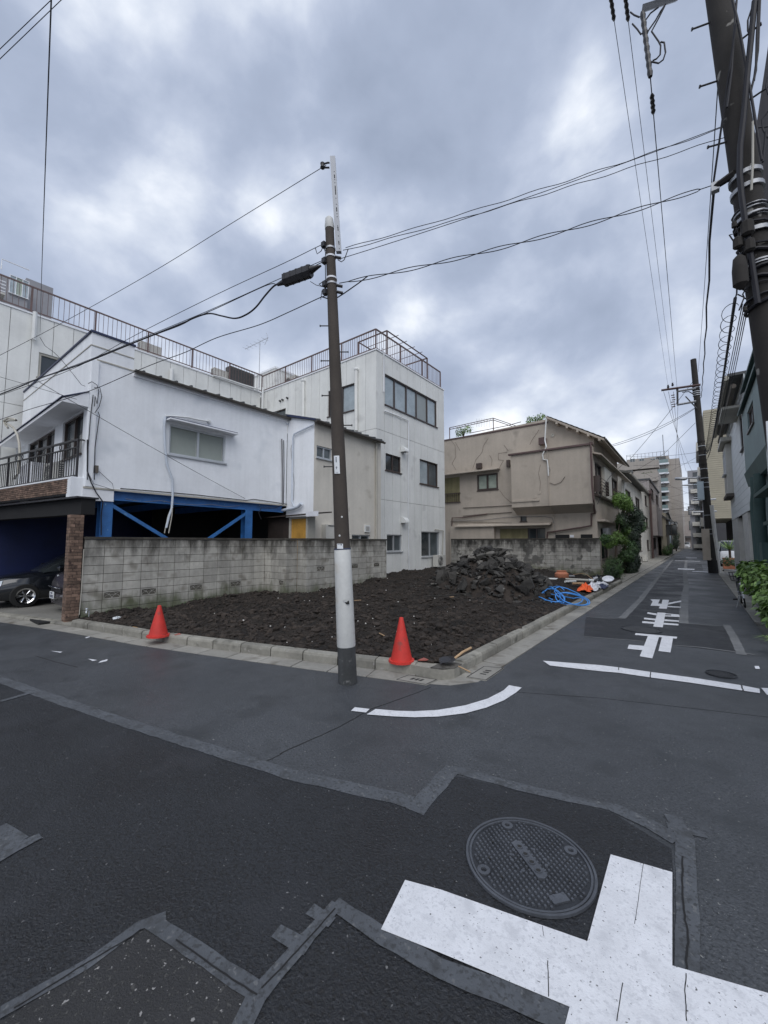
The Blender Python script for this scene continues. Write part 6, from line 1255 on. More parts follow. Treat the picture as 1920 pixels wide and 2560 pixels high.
# ================================================================ houses along the left side
XF = -3.95
def facade(name, label, x0, x1, top, mt, storeys, roof='flat', dep_=7, wins=2, X=XF, fr_='bronze', extra=None):
    a, b = onX(*zd(x0, 1500), X).y, onX(*zd(x1, 1500), X).y; ztop = onX(*zd((x0+x1)/2, top), X).z; f = Fr((X, a), (0, 1)); t = thing(name, (X-2, a, 0), label, 'house'); ln = b-a
    hs = []
    for s_ in range(storeys):
        for k_ in range(wins): u = ln*(k_+.5)/wins; zb = 1.0+s_*(ztop/storeys); hs.append((u-ln*.13, u+ln*.13, zb, zb+ztop/storeys*.45))
    m = M(); f.wall(m, 0, ln, 0, ztop, hs); m.box(X-dep_, X-.15, a+.02, b-.02, 0, ztop-.02); m.box(X-dep_, X, a, a+.02, 0, ztop); m.box(X-dep_, X, b-.02, b, 0, ztop); obj('wall', m, mt, t)
    for h in hs: f.window(t, h, 2, fr_, ('glass',)); 
    if roof == 'flat': obj('roof', M().box(X-dep_, X+.12, a-.08, b+.08, ztop, ztop+.2), 'roof_grey', t)
    else:
        m = M(); mx_ = (a+b)/2
        if roof == 'gable': m.hexa([(X-dep_, a-.2, ztop-.05), (X+.4, a-.2, ztop-.05), (X+.4, mx_, ztop+1.4), (X-dep_, mx_, ztop+1.4), (X-dep_, a-.2, ztop+.08), (X+.4, a-.2, ztop+.08), (X+.4, mx_, ztop+1.53), (X-dep_, mx_, ztop+1.53)]); m.hexa([(X-dep_, mx_, ztop+1.4), (X+.4, mx_, ztop+1.4), (X+.4, b+.2, ztop-.05), (X-dep_, b+.2, ztop-.05), (X-dep_, mx_, ztop+1.53), (X+.4, mx_, ztop+1.53), (X+.4, b+.2, ztop+.08), (X-dep_, b+.2, ztop+.08)]); 
        else: m.hexa([(X-dep_, a-.3, ztop+1.8), (X+.6, a-.3, ztop-.05), (X+.6, b+.3, ztop-.05), (X-dep_, b+.3, ztop+1.8), (X-dep_, a-.3, ztop+1.95), (X+.6, a-.3, ztop+.1), (X+.6, b+.3, ztop+.1), (X-dep_, b+.3, ztop+1.95)])
        obj('roof', m, 'tile', t)
        if roof == 'gable': obj('gable', M().add([(X, a, ztop), (X, b, ztop), (X, mx_, ztop+1.4)], [(0, 1, 2)]), mt, t)
        pipe('eave_gutter', [(X+.6, a-.3, ztop-.05), (X+.6, b+.3, ztop-.05)], .06, 'pvc_tan', t)
    return t, f, ln, ztop
t, f, ln, zt3 = facade('cream_house', 'cream two storey house with a sloping eave next to the brown house', -10, 300, 860, 'pale_wall', 2, 'eave')
pipe('downpipe', [f.p(.5, 0, .1), f.p(.5, zt3, .1)], .05, 'pvc', t)
t, f, ln, zt3 = facade('narrow_house', 'narrow pale three storey house with a long dark drainpipe', 300, 440, 1010, 'pale_wall', 3, wins=1); pipe('drainpipe', [f.p(ln*.75, 0, .2), f.p(ln*.75, zt3+.3, .2)], .11, 'pipe_brown', t); obj('drain_head', f.box(M(), ln*.75-.3, ln*.75+.3, zt3+.1, zt3+.5, .05, .4), 'pipe_brown', t)
t, f, ln, zt3 = facade('mauve_house', 'mauve house whose upper floor overhangs a carport', 440, 590, 930, 'mauve_wall', 3, wins=2); obj('overhang', f.box(M(), 0, ln, 2.6, 6.2, 0, .6), 'mauve_wall', t)
t, f, ln, zt3 = facade('blue_house', 'pale blue gabled house with a bare side wall', 590, 760, 1420, 'blue_wall_pale', 2, 'gable', wins=1)
facade('far_house', 'small grey house past the pale blue gable', 770, 850, 1480, 'beige_block', 2, wins=2); facade('far_house', 'low pale building near the street end on the left', 850, 905, 1500, 'pale_wall', 2, wins=2)
YH = thing('yellow_house', (-8, 70, 0), 'pale yellow house rising behind the pale blue gable', 'house'); a, b = onY(*zd(575, 1200), 66), onY(*zd(672, 1300), 66); obj('wall', M().box(a.x, b.x, 66, 74, 0, a.z-1), 'buff', YH); obj('roof', M().hexa([(a.x-.2, 65.8, a.z-1), (b.x+.2, 65.8, a.z-2), (b.x+.2, 74, a.z-2), (a.x-.2, 74, a.z-1), (a.x-.2, 65.8, a.z-.8), (b.x+.2, 65.8, a.z-1.8), (b.x+.2, 74, a.z-1.8), (a.x-.2, 74, a.z-.8)]), 'roof_grey', YH); Fr((a.x, 66), (1, 0)).window(YH, (.6, 1.8, a.z-4, a.z-2.6), 2, 'bronze', ('glass',), d=.12)
ac_unit((-3.7, 38.5, .03), math.pi/2, 'cream air conditioner on the pavement before the cream house'); ac_unit((-3.65, 44, .03), math.pi/2, 'cream air conditioner beside the long dark drainpipe')
# big apartment block
YP = 150
AP = thing('apartment_block', (-20, YP, 0), 'tall beige apartment block with glass balconies above the far houses', 'building')
pR = onY(*zd(725, 380), YP); pL = onY(*zd(40, 460), YP); zT = pR.z
m = M(); m.box(pL.x, pR.x, YP, YP+26, 0, zT); m.box(pR.x, pR.x+2.6, YP+1.0, YP+30, 0, zT-1); obj('wall', m, 'beige_block', AP)
fa = Fr((pL.x, YP), (1, 0)); wd_ = pR.x-pL.x
for k_, yy in enumerate((515, 668, 818, 965, 1108, 1250, 1392)):
    z_ = onY(*zd(640, yy), YP).z; u0 = fa.px(zd(520, yy))[0]; u1 = fa.px(zd(735, yy))[0]
    obj('balcony_slab', fa.box(M(), u0, u1, z_-.45, z_, 0, 1.5), 'white_trim', AP); obj('balcony_glass', fa.box(M(), u0+.2, u1-.2, z_, z_+1.1, 1.38, 1.45), 'balcony_glass', AP)
    fa.window(AP, (u0+.8, u1-3.5, z_+.1, z_+2.2), 3, 'alu', ('glass_pale',), d=.15); fa.window(AP, (u1-3.2, u1-.8, z_+.1, z_+2.2), 2, 'bronze', ('glass',), d=.15)
for x_ in (100, 250, 430): u0 = fa.px(zd(x_, 500))[0]; z_ = onY(*zd(x_, 530), YP).z; fa.window(AP, (u0, u0+wd_*.12, z_, z_+1.8), 2, 'alu', ('glass_shade',), d=.15)
for k_ in range(10): obj('floor_band', fa.box(M(), 0, fa.px(zd(505, 600))[0], zT-3.0*k_-1.5, zT-3.0*k_-1.1, 0, .35), 'pale_wall', AP)
for k_ in range(1, 9):
    for x_ in (60, 200, 340): u0 = fa.px(zd(x_, 500))[0]; fa.window(AP, (u0, u0+wd_*.13, zT-3.0*k_-3.6, zT-3.0*k_-1.9), 2, 'alu', ('glass_shade',), d=.15)
for i in range(12): u = wd_*i/11; obj('roof_rail', fa.box(M(), u-.06, u+.06, zT, zT+1.6, -.6, -.5), 'galv', AP)
obj('roof_rail', fa.box(M(), 0, wd_, zT+1.5, zT+1.6, -.6, -.5), 'galv', AP); q = onY(*zd(628, 45), YP+2); q2 = onY(*zd(650, 370), YP+2); pipe('mast', [(q2.x, YP+2, zT), tuple(q)], .12, 'galv', AP)
TP = thing('terrace_block', (-20, 110, 0), 'beige stepped block with planted terraces before the apartment block', 'building'); YT = 112
for (x0_, x1_, y0_, dd) in ((-260, 560, 520, 3), (-260, 555, 730, 0)):
    a, b = onY(*zd(x0_, y0_), YT), onY(*zd(x1_, y0_+10), YT); obj('storey', M().box(a.x, b.x-.2-dd*.6, YT+1+dd, YT+14, 0, a.z+(.4 if dd else 1.0)), 'beige_block', TP); obj('terrace_wall', M().box(a.x, b.x, YT-.2+dd*.3, YT+1+dd, a.z-1.9, a.z-.0), 'beige_block', TP)
fq = Fr((onY(*zd(-260, 730), YT).x, YT+1), (1, 0))
for x_, y_, w in ((20, 640, 130), (270, 900, 160), (280, 1000, 150), (60, 900, 120)): u0, z_ = fq.px(zd(x_, y_+40)); u1, _ = fq.px(zd(x_+w, y_+40)); fq.window(TP, (u0, u1, z_, z_+2), 3, 'bronze', ('glass',), d=.12)
# street end
SE = thing('end_building', (0, 175, 0), 'dark building closing the far end of the street', 'building'); a, b = onY(*zd(935, 1520), 170), onY(*zd(1130, 1800), 170); obj('wall', M().box(a.x, b.x+3, 170, 180, 0, a.z), 'mauve_wall', SE); obj('canopy', M().box(a.x, b.x+1, 168.5, 170, 3.4, 3.9), 'roof_grey', SE)
f = Fr((a.x, 170), (1, 0))
for k_ in range(4): f.window(SE, (2+6*(k_ % 2), 6+6*(k_ % 2), 6+5*(k_//2), 9+5*(k_//2)), 3, 'bronze', ('glass',), d=.1)
SE2 = thing('end_building', (2, 190, 0), 'pale taller building behind the street end', 'building'); a, b = onY(*zd(880, 1430), 195), onY(*zd(1090, 1280), 195); obj('wall', M().box(a.x-4, b.x, 195, 205, 0, a.z), 'pale_wall', SE2); obj('tower', M().box(onY(*zd(972, 1280), 194).x, b.x+2, 194, 200, 0, b.z), 'beige_block', SE2); f = Fr((a.x-4, 195), (1, 0)); f.window(SE2, (5, 10, a.z-5, a.z-2.5), 3, 'bronze', ('glass',), d=.1)
# lamp posts and poles further down
def far_pole(x, y, h, r_, mt, label, lamp=None, grp=None, tx=0):
    t = thing('lamp_post' if lamp else 'utility_pole', (x, y, 0), label, 'street lamp' if lamp else 'utility pole', grp); pipe('post', [(x, y, 0), (x+tx, y, h)], [r_, r_*.75], mt, t)
    if lamp: pipe('arm', [(x+tx, y, h-.4), (x+tx+lamp*.3, y, h), (x+tx+lamp*1.1, y, h+.02)], r_*.35, mt, t); obj('lamp_head', M().tube([(x+tx+lamp*1.0, y, h), (x+tx+lamp*1.15, y, h-.02), (x+tx+lamp*1.9, y, h+.02)], [.05, .12, .05], 8), 'galv', t)
    else:
        for z_ in (h-.6, h-1.5): obj('crossarm', M().tube([(x-1, y, z_), (x+.4, y, z_)], .07, 4), 'galv', t)
    return t
far_pole(1.0, 38.5, 5.6, .11, 'galv', 'slim grey pole just past the second utility pole', None); far_pole(1.15, 49, 7.4, .10, 'blue_wall_pale', 'pale steel lamp post far along the right kerb', -1); far_pole(1.2, 63, 10.5, .18, 'pole', 'brown utility pole far along the right kerb'); far_pole(1.15, 74, 6.6, .10, 'galv', 'grey lamp post beyond the far utility pole', -1); far_pole(1.2, 92, 10.5, .18, 'pole', 'distant utility pole near the right street end')
q = G(*zd(790, 1990)); far_pole(q.x, q.y, onY(*zd(770, 1420), q.y).z, .09, 'galv', 'grey steel lamp post on the left kerb by the pale blue house', None)
# ================================================================ plants
def leaves(m, c, rad, n, s, mi=0, shell=.55, flat=.5):
    c = Vector(c)
    for i in range(n):
        d_ = Vector((random.gauss(0, 1), random.gauss(0, 1), random.gauss(0, 1))).normalized(); k_ = random.uniform(shell, 1)**.7*(1+.5*noise.noise(d_*2.1+c*1.7)+.25*noise.noise(d_*5+c)); p = c+Vector((d_.x*rad[0], d_.y*rad[1], d_.z*rad[2]))*k_
        nn_ = (d_*.6+Vector((random.uniform(-1, 1), random.uniform(-1, 1), random.uniform(.1, 1.2)))*flat).normalized(); u = nn_.orthogonal().normalized(); u = (Matrix.Rotation(random.uniform(0, 6.28), 3, nn_) @ u); v_ = nn_.cross(u); l = s*random.uniform(.6, 1.3)
        m.add([p-u*l*.5, p+v_*l*.28-nn_*l*.06, p+u*l*.5-nn_*l*.12, p-v_*l*.28-nn_*l*.06], [(0, 1, 2), (0, 2, 3)], mi)
def tree(name, label, base, trunk, blobs, mats, n, s, grp=None, cat='tree'):
    t = thing(name, base, label, cat, grp)
    if trunk:
        pipe('trunk', [Vector(p) for p in trunk], [.07-.05*i/len(trunk) for i in range(len(trunk))], 'bark', t)
        for b in blobs[:6]: pipe('limb', [Vector(trunk[-2]), Vector(trunk[-1]).lerp(Vector(b[0]), .5), Vector(b[0])], [.03, .02, .008], 'bark', t, n=6)
    m = M(); tot = sum(b[1][0]*b[1][1]+b[1][2]*b[1][0] for b in blobs)
    for b in blobs: leaves(m, b[0], b[1], int(n*(b[1][0]*b[1][1]+b[1][2]*b[1][0])/tot), s, random.randrange(len(mats)) if len(b) < 3 else b[2])
    o = obj('crown', m, mats, t); o['kind'] = 'stuff'; return t
random.seed(11)
def bx_(x, y, X): return onX(*zbr(x, y), X)
# clipped low shrub by the wall end
c = bx_(1030, 1200, -3.1); b = bx_(1230, 1150, -3.05)
tree('clipped_shrub', 'low rounded dark green shrub at the end of the patched block wall', (-3.1, 21.9, 0), None, [((-3.15, 21.7, .55), (.42, .8, .55)), ((-3.1, 22.3, .6), (.38, .6, .5)), ((-3.15, 21.3, .4), (.36, .5, .42))], ['leaf_dark', 'leaf_mid'], 9000, .05, cat='shrub')
P = lambda x, y, X=-3.15: tuple(bx_(x, y, X))
s1 = bx_(1040, 1060, -3.15)
tree('garden_tree', 'small light green tree with cloud-like tufts beside the brown house', (-3.15, 23.2, 0), [(-3.2, 23.2, 0), (-3.2, 23.2, .9), (-3.15, 23.3, 1.6), P(1130, 760)], [(P(1010, 850), (.30, .45, .32)), (P(1120, 800), (.32, .55, .34)), (P(1190, 640), (.30, .5, .36)), (P(1160, 560), (.24, .4, .3)), (P(1240, 700), (.28, .45, .3)), (P(950, 810), (.2, .3, .22)), (P(1200, 830), (.3, .45, .25))], ['leaf_light', 'leaf_mid'], 11000, .065)
X4 = -3.1
tree('evergreen_tree', 'tall dark evergreen tree standing past the light green tree', (-3.1, 27, 0), [(-3.3, 27, 0), (-3.2, 27, 1.5), (-3.2, 27, 3), (-3.2, 27, 4.2)], [(P(1200, 290, X4), (.4, .9, .5), 2), (P(1260, 340, X4), (.35, .9, .45), 2), (P(1130, 270, X4), (.3, .6, .4), 2), (P(1330, 450, X4), (.42, 1.2, .55), 0), (P(1420, 520, X4), (.40, 1.3, .55), 0), (P(1370, 620, X4), (.45, 1.5, .6), 0), (P(1440, 640, X4), (.38, 1.4, .5), 1), (P(1330, 760, X4), (.4, 1.3, .6), 0), (P(1380, 900, X4), (.3, 1.2, .6), 0), (P(1300, 950, X4), (.42, 1.2, .5), 1), (P(1330, 1080, X4), (.42, 1.3, .6), 0), (P(1250, 1050, X4), (.4, .9, .35), 1), (P(1300, 1200, X4), (.40, 1.2, .5), 0), (P(1200, 560, X4), (.3, .9, .5), 0), (P(1370, 1150, X4), (.3, 1.1, .5), 0)], ['leaf_dark', 'leaf_mid', 'leaf_light'], 36000, .085)
for i, (x, y, r_, mt, lab) in enumerate(((700, 1920, .9, 'leaf_mid', 'leafy shrubs in pots before the pale blue house'), (740, 1870, .8, 'leaf_light', 'yellowish shrub by the lamp post on the left'), (840, 1800, 1.2, 'leaf_dark', 'dark bush leaning over the left kerb past the lamp post'), (845, 1680, 1.2, 'leaf_dark', 'tall dark tree on the left kerb near the street end'))):
    q = onX(*zd(x, y), -3.0); tree('roadside_shrub', lab, (q.x, q.y, 0), [(q.x, q.y, 0), (q.x, q.y, q.z*.5), (q.x, q.y, q.z)], [((q.x, q.y, q.z), (r_*.6, r_*2, r_*.8)), ((q.x-.2, q.y+1, q.z*.6), (r_*.6, r_*2, r_*.6))], [mt], 2600, .12, cat='shrub')
for i, (x, y, s_) in enumerate(((250, 310, .35), (825, 215, .3))):
    q = onY(*z7(x, y), 24); tree('roof_plant', ('green roof plant under the pipe frame', 'small green plant peeking over the brown house parapet')[i], (q.x, q.y, zL), [(q.x, q.y, zL), (q.x, q.y, (zL+q.z)/2), tuple(q)], [((q.x-.25, q.y, q.z-.05), (.35, .3, s_)), ((q.x+.3, q.y, q.z+.05), (.3, .3, s_*.8))], ['leaf_pale', 'leaf_light'], 500, .10, cat='plant')
q = onY(*zd(300, 660), YT+.5)
tree('terrace_garden', 'green planting on the terrace of the beige block', (q.x, q.y, q.z-2), None, [((q.x-2.2+i*.8, q.y, q.z-1.4+(.5 if i > 2 else -.5)), (.8, .6, .9)) for i in range(6)], ['leaf_mid', 'leaf_light'], 2200, .25, cat='plant')
# big leafy shrub at the right edge
HB = (1.62, 11.9, 0)
hd_ = thing('leafy_hedge', HB, 'big bright green broad-leaved shrub overhanging the right kerb', 'shrub')
blobs = [((1.3, 12.9, .92), (.48, .6, .42)), ((1.42, 12.2, .78), (.46, .7, .5)), ((1.6, 11.4, .85), (.5, .7, .5)), ((1.5, 12.0, .4), (.36, .7, .35)), ((1.75, 10.8, .75), (.48, .6, .5)), ((1.7, 11.0, .35), (.42, .6, .35)), ((1.08, 13.5, 1.08), (.25, .4, .25)), ((1.5, 13.4, .7), (.4, .5, .5)), ((1.28, 11.6, .55), (.3, .6, .45)), ((1.35, 10.9, .45), (.3, .5, .4)), ((1.5, 10.2, .7), (.4, .5, .6))]
for b in blobs: pipe('stem', [Vector((1.7, 11.6, 0)), Vector((1.65, 11.7, .3)), Vector(b[0])], [.02, .015, .006], 'bark', hd_, n=6)
m = M()
for b in blobs: leaves(m, b[0], b[1], 1300, .13, random.choice((0, 0, 2, 1)), .5)
o = obj('foliage', m, ['leaf_hedge', 'leaf_mid', 'leaf_light'], hd_); o['kind'] = 'stuff'
def leaf_mesh(mt):
    m = M(); n = 6; vs = []
    for i in range(n+1):
        t_ = i/n; w = .34*math.sin(math.pi*t_**.8)*(1-.25*t_)+.004; dz = -.35*t_*t_
        vs += [(t_, -w, dz+.10*w), (t_, 0, dz), (t_, w, dz+.10*w)]
    fs = []
    for i in range(n): a = i*3; fs += [(a, a+3, a+4, a+1), (a+1, a+4, a+5, a+2)]
    m.add(vs, fs); return m.mesh('leaf', mt, True)
LM = [leaf_mesh(x) for x in ('leaf_hedge', 'leaf_light', 'leaf_mid', 'leaf_pale')]
for i in range(290):
    b = random.choice(blobs); d_ = Vector((random.gauss(-.6, 1), random.gauss(-.6, 1), random.gauss(.35, .8))).normalized(); p = Vector(b[0])+Vector((d_.x*b[1][0], d_.y*b[1][1], d_.z*b[1][2]))*random.uniform(.92, 1.1); s_ = random.uniform(.10, .16)
    inst('leaf', random.choice(LM), p, hd_, (s_, s_, s_), (random.uniform(-.5, .5), random.uniform(-.1, .9), math.atan2(d_.y, d_.x)+random.uniform(-.8, .8)))
q = G(*zR(980, 1320), .1); sp_ = thing('spiky_plant', (q.x+.1, q.y, 0), 'low yellow-green grassy plant at the foot of the big shrub', 'plant')
for i in range(60):
    a_ = random.uniform(0, 6.28); l = random.uniform(.15, .35); d_ = Vector((math.cos(a_), math.sin(a_), 0)); w = d_.cross(Z)*.012; p0 = Vector((q.x+.15, q.y, .12)); p1 = p0+d_*l*.55+Z*l*.5; p2_ = p0+d_*l+Z*l*.35
    obj('blade', M().add([p0-w, p0+w, p1+w, p2_, p1-w], [(0, 1, 2, 4), (4, 2, 3)]), 'leaf_pale', sp_)
q = G(*zR(905, 1085), .0); obj('flower_pot', M().lathe([(.07, 0), (.10, .17), (.11, .17), (.11, .2), (.09, .2), (.085, .15), (0, .15)], (q.x+.28, q.y+.3, 0.0), 18), 'terracotta', label='small terracotta flower pot under the big shrub', cat='pot', smooth=True)
# palm-like potted plant and planters by the van
pl = thing('potted_palm', (1.75, 36, 0), 'spiky yellow-green palm in a brown planter before the white van', 'plant'); obj('planter', M().box(1.45, 2.2, 35.7, 36.3, .02, .75), 'terracotta', pl)
for i in range(46):
    a_ = random.uniform(0, 6.28); e_ = random.uniform(.1, 1.2); l = random.uniform(.8, 1.3); d_ = Vector((math.cos(a_)*math.cos(e_), math.sin(a_)*math.cos(e_), math.sin(e_))); w = d_.cross(Z).normalized()*.04; p0 = Vector((1.85, 36, 1.3)); obj('frond', M().add([p0-w, p0+w, p0+d_*l-Z*.15*l], [(0, 1, 2)]), 'leaf_pale', pl)
pipe('trunk', [(1.85, 36, .7), (1.85, 36, 1.35)], .07, 'bark', pl)
tree('planter_greens', 'low green planting in boxes at the foot of the second pole', (1.6, 33.5, 0), None, [((1.6, 33.5, .6), (.35, .8, .3)), ((2.0, 34.2, .5), (.3, .6, .25))], ['leaf_mid', 'leaf_light'], 900, .09, cat='plant')
# ================================================================ vehicles
def loft(m, secs, mi=0):
    n = len(secs[0]); b = len(m.v)
    for s_ in secs: m.v += [tuple(p) for p in s_]
    for i in range(len(secs)-1):
        for j in range(n-1): m.f.append((b+i*n+j, b+i*n+j+1, b+(i+1)*n+j+1, b+(i+1)*n+j)); m.m.append(mi)
    m.f.append(tuple(b+j for j in range(n-1, -1, -1))); m.f.append(tuple(b+(len(secs)-1)*n+j for j in range(n))); m.m += [mi, mi]
def car(label, loc, head, paint, body, cabin, wheels, name='car', cat='car', plate=True, wr=.31):
    """front at x=0, rear at x>0 in its own frame; head = direction the nose points"""
    t = thing(name, loc, label, cat); A = Matrix.Translation(loc) @ Matrix.Rotation(math.atan2(-head[1], -head[0]), 4, 'Z')
    def ring(x, hw, zt_, zb=.2):
        h = [(hw*.88, zb), (hw, zb+.14), (hw*1.01, zb+(zt_-zb)*.55), (hw*.97, zt_-.07), (hw*.86, zt_), (0, zt_+.02)]
        return [(x, y, z_) for y, z_ in h]+[(x, -y, z_) for y, z_ in h[-2::-1]]
    m = M(); loft(m, [ring(*s_) for s_ in body]); obj('body', m.xf(A), paint, t, smooth=True)
    m = M(); cs = []
    for x, hw, zb, zt_ in cabin: cs.append([(x, y, z_) for y, z_ in ((hw+.10, zb), (hw, zt_-.04), (hw*.9, zt_), (-hw*.9, zt_), (-hw, zt_-.04), (-hw-.10, zb))])
    loft(m, cs); cab = obj('cabin', m.xf(A), 'glass', t, smooth=True)
    x0, x1 = cabin[1][0], cabin[-2][0]; m = M(); loft(m, [[(x, y, z_) for y, z_ in ((hw*.93, zt_-.02), (hw*.85, zt_+.012), (-hw*.85, zt_+.012), (-hw*.93, zt_-.02))] for x, hw, zb, zt_ in cabin[1:-1]]); obj('roof_panel', m.xf(A), paint, cab)
    for x in (x0+.05, (x0+x1)/2, x1-.05):
        for s_ in (-1, 1):
            c = cabin[1]; obj('pillar', M().tube([(x-(.25 if x < x0+.1 else 0), s_*(c[1]+.105), c[2]+.02), (x, s_*(c[1]+.012), c[3]-.03)], .025, 5).xf(A), paint, cab)
    W_ = body[len(body)//2][1]
    for x in wheels:
        for s_ in (-1, 1):
            w = thing_part('wheel', M().lathe([(wr*.62, -.10), (wr*.95, -.10), (wr, -.06), (wr, .06), (wr*.95, .10), (wr*.62, .10), (wr*.62, -.10)], (x, s_*(W_-.07), wr), 28, axis='y', cap=False).xf(A), 'tyre', t)
            y = s_*(W_-.07+.085); obj('rim', M().lathe([(wr*.66, -.02), (wr*.64, .015), (wr*.58, .0), (wr*.56, -.04), (wr*.66, -.06)], (x, y, wr), 28, axis='y', cap=False).xf(A), 'chrome', w)
            for k_ in range(6):
                a_ = k_*math.pi/3
                for o_ in (-.13, .13): obj('spoke', M().tube([(x+.02*math.cos(a_), y, wr+.02*math.sin(a_)), (x+wr*.6*math.cos(a_+o_), y, wr+wr*.6*math.sin(a_+o_))], .012, 5).xf(A), 'chrome', w)
            obj('brake_disc', M().lathe([(wr*.6, -.03), (wr*.6, .03), (0, .03)], (x, s_*(W_-.07), wr), 20, axis='y').xf(A), 'tyre', w)
            obj('hub', M().lathe([(.04, -.03), (.04, .02), (0, .025)], (x, y, wr), 12, axis='y').xf(A), 'chrome', w)
    f0 = body[0]; f1 = body[1]
    for s_ in (-1, 1):
        obj('headlight', M().hexa([(f1[0]-.05, s_*f1[1]*.55, f1[2]-.14), (f1[0]+.22, s_*(f1[1]+.09), f1[2]-.10), (f1[0]+.25, s_*(f1[1]*.9), f1[2]-.05), (f1[0], s_*f1[1]*.5, f1[2]-.06), (f1[0]-.03, s_*f1[1]*.55, f1[2]-.02), (f1[0]+.25, s_*(f1[1]+.07), f1[2]+.03), (f1[0]+.3, s_*(f1[1]*.85), f1[2]+.04), (f1[0]+.05, s_*f1[1]*.5, f1[2]+.02)]).xf(A), 'lens', t)
        obj('mirror', M().lathe([(.0, -.10), (.09, -.05), (.10, .03), (0, .09)], (cabin[0][0]+.35, s_*(W_+.08), cabin[0][2]+.12), 10, axis='x').xf(A), paint, t)
    obj('bumper', M().tube([(.25, -f1[1]-.08, .42), (.0, -f0[1]*.8, .42), (-.03, 0, .42), (.0, f0[1]*.8, .42), (.25, f1[1]+.08, .42)], .07, 8).xf(A), paint, t); obj('grille', M().box(-.035, .1, -.4, .4, .5, .62).xf(A), 'dark_metal', t)
    obj('trim_strip', M().tube([(-.06, -.5, .63), (-.075, 0, .635), (-.06, .5, .63)], .015, 6).xf(A), 'chrome', t)
    if plate:
        p = obj('number_plate', M().box(-.115, -.10, -.165, .165, .36, .525).xf(A), 'sign', t); m = M()
        for i in range(4): m.box(-.118, -.115, -.13+i*.07, -.085+i*.07, .38, .45)
        for i in range(4): m.box(-.118, -.115, -.08+i*.045, -.05+i*.045, .475, .51)
        o = obj('plate_characters', m.xf(A), 'ink', p); o['kind'] = 'stuff'
    return t
def thing_part(name, m, mt, parent): return obj(name, m, mt, parent, smooth=True)
sedan = [(0, .50, .58), (.12, .70, .70), (.5, .80, .80), (1.0, .84, .87), (1.5, .85, .93), (2.6, .85, .96), (3.4, .85, .98), (3.9, .82, .98), (4.25, .76, .92), (4.35, .62, .62)]
cabin = [(1.2, .68, .90, .93), (1.95, .60, .92, 1.40), (2.9, .60, .94, 1.44), (3.6, .58, .96, 1.33), (4.15, .62, .95, .98)]
zg = zm(0, 1320, .18083); wq = G(*zg(325, 1095), .06)
car('glossy black car with silver alloy wheels in the dark carport', (wq.x-.78, wq.y-.82, .06), (0, -1), 'car_black', sedan, cabin, (.82, 3.4))
q = G(*zg(760, 1000), .2)
kei = [(0, .55, .75), (.1, .68, .92), (.35, .72, 1.0), (.8, .74, 1.05), (1.6, .74, 1.05), (2.6, .74, 1.05), (3.2, .72, 1.05), (3.35, .66, .9)]
keic = [(.55, .62, .98, 1.02), (1.1, .58, 1.0, 1.58), (2.2, .58, 1.0, 1.62), (2.9, .57, 1.0, 1.58), (3.3, .6, 1.0, 1.02)]
car('dark small car with a white number plate behind the brick pillar', (-12.65, 3.0, .06), (0, -1), 'car_dark', kei, keic, (.62, 2.75), wr=.27)
v0, v1 = onY(1797, 1380, 43).x, onY(1836, 1380, 43).x; vw = .78
van = [(0, .62, .95), (.06, .74, 1.12), (.3, .78, 1.18), (1.0, .78, 1.2), (3.0, .78, 1.2), (4.0, .78, 1.2), (4.05, .74, 1.1)]; vanc = [(.15, .68, 1.12, 1.2), (.75, .66, 1.15, 1.86), (2.4, .66, 1.15, 1.9), (3.8, .66, 1.15, 1.88), (4.02, .68, 1.15, 1.2)]
car('white van parked beneath the buff tiled block', (2.2, 39.0, .02), (0, -1), 'car_white', van, vanc, (.75, 3.3), name='van', cat='van')
car('white vehicle parked at the far end of the street', (onY(*zd(1020, 1800), 160).x, 160, 0), (0, -1), 'car_white', van, vanc, (.75, 3.3), name='van', cat='van')
# ================================================================ traffic cones
def cone(base, topz, label, r0=.155):
    h = topz-base.z; t = thing('traffic_cone', base, label, 'traffic cone', 'orange cones at the lot edge')
    obj('cone_body', M().lathe([(r0, .015), (r0*.97, .05), (r0*.22, h-.03), (r0*.19, h-.005), (r0*.12, h), (r0*.10, h-.04), (0, h-.04)], tuple(base), 28), 'cone', t, smooth=True)
    n = 4; s_ = r0*1.22; obj('base_plate', M().prism([(base.x+s_*math.cos(a_), base.y+s_*math.sin(a_)) for a_ in [R(12+i*30) for i in range(12)]], base.z-.01, base.z+.022), 'cone', t); return t
b = G(*z6(650, 1442), .14); cone(b, above(*z6(666, 1095), b.x, b.y).z, 'red traffic cone near the utility pole at the lot corner', .15)
b1_ = G(*z2(1262, 1562), .13); cone(b1_, above(*z2(1245, 1320), b1_.x, b1_.y).z, 'red traffic cone standing along the kerb toward the brick pillar', .155)
for (q, lab) in ((b+rt*.30-dep*.0, 'broken red cone fragment beside the corner traffic cone'), (b1_+rt*.32+dep*.03, 'torn grey-red rubber base beside the cone near the brick pillar')):
    m = M(); [lump(m, (q.x+random.uniform(-.08, .08), q.y+random.uniform(-.05, .05), q.z+.01), random.uniform(.015, .035), 0, .3) for _ in range(1)]; m = M(); m.add([q-rt*.07+Z*.0, q-rt*.0-dep*.05+Z*.012, q+rt*.09+Z*.0, q+rt*.02+dep*.05+Z*.02, q-rt*.07+Z*.012, q-rt*.0-dep*.05+Z*.026, q+rt*.09+Z*.014, q+rt*.02+dep*.05+Z*.03], [(3, 2, 1, 0), (4, 5, 6, 7), (0, 1, 5, 4), (1, 2, 6, 5), (2, 3, 7, 6), (3, 0, 4, 7)]); obj('cone_fragment', m, 'cone_worn', label=lab, cat='debris')
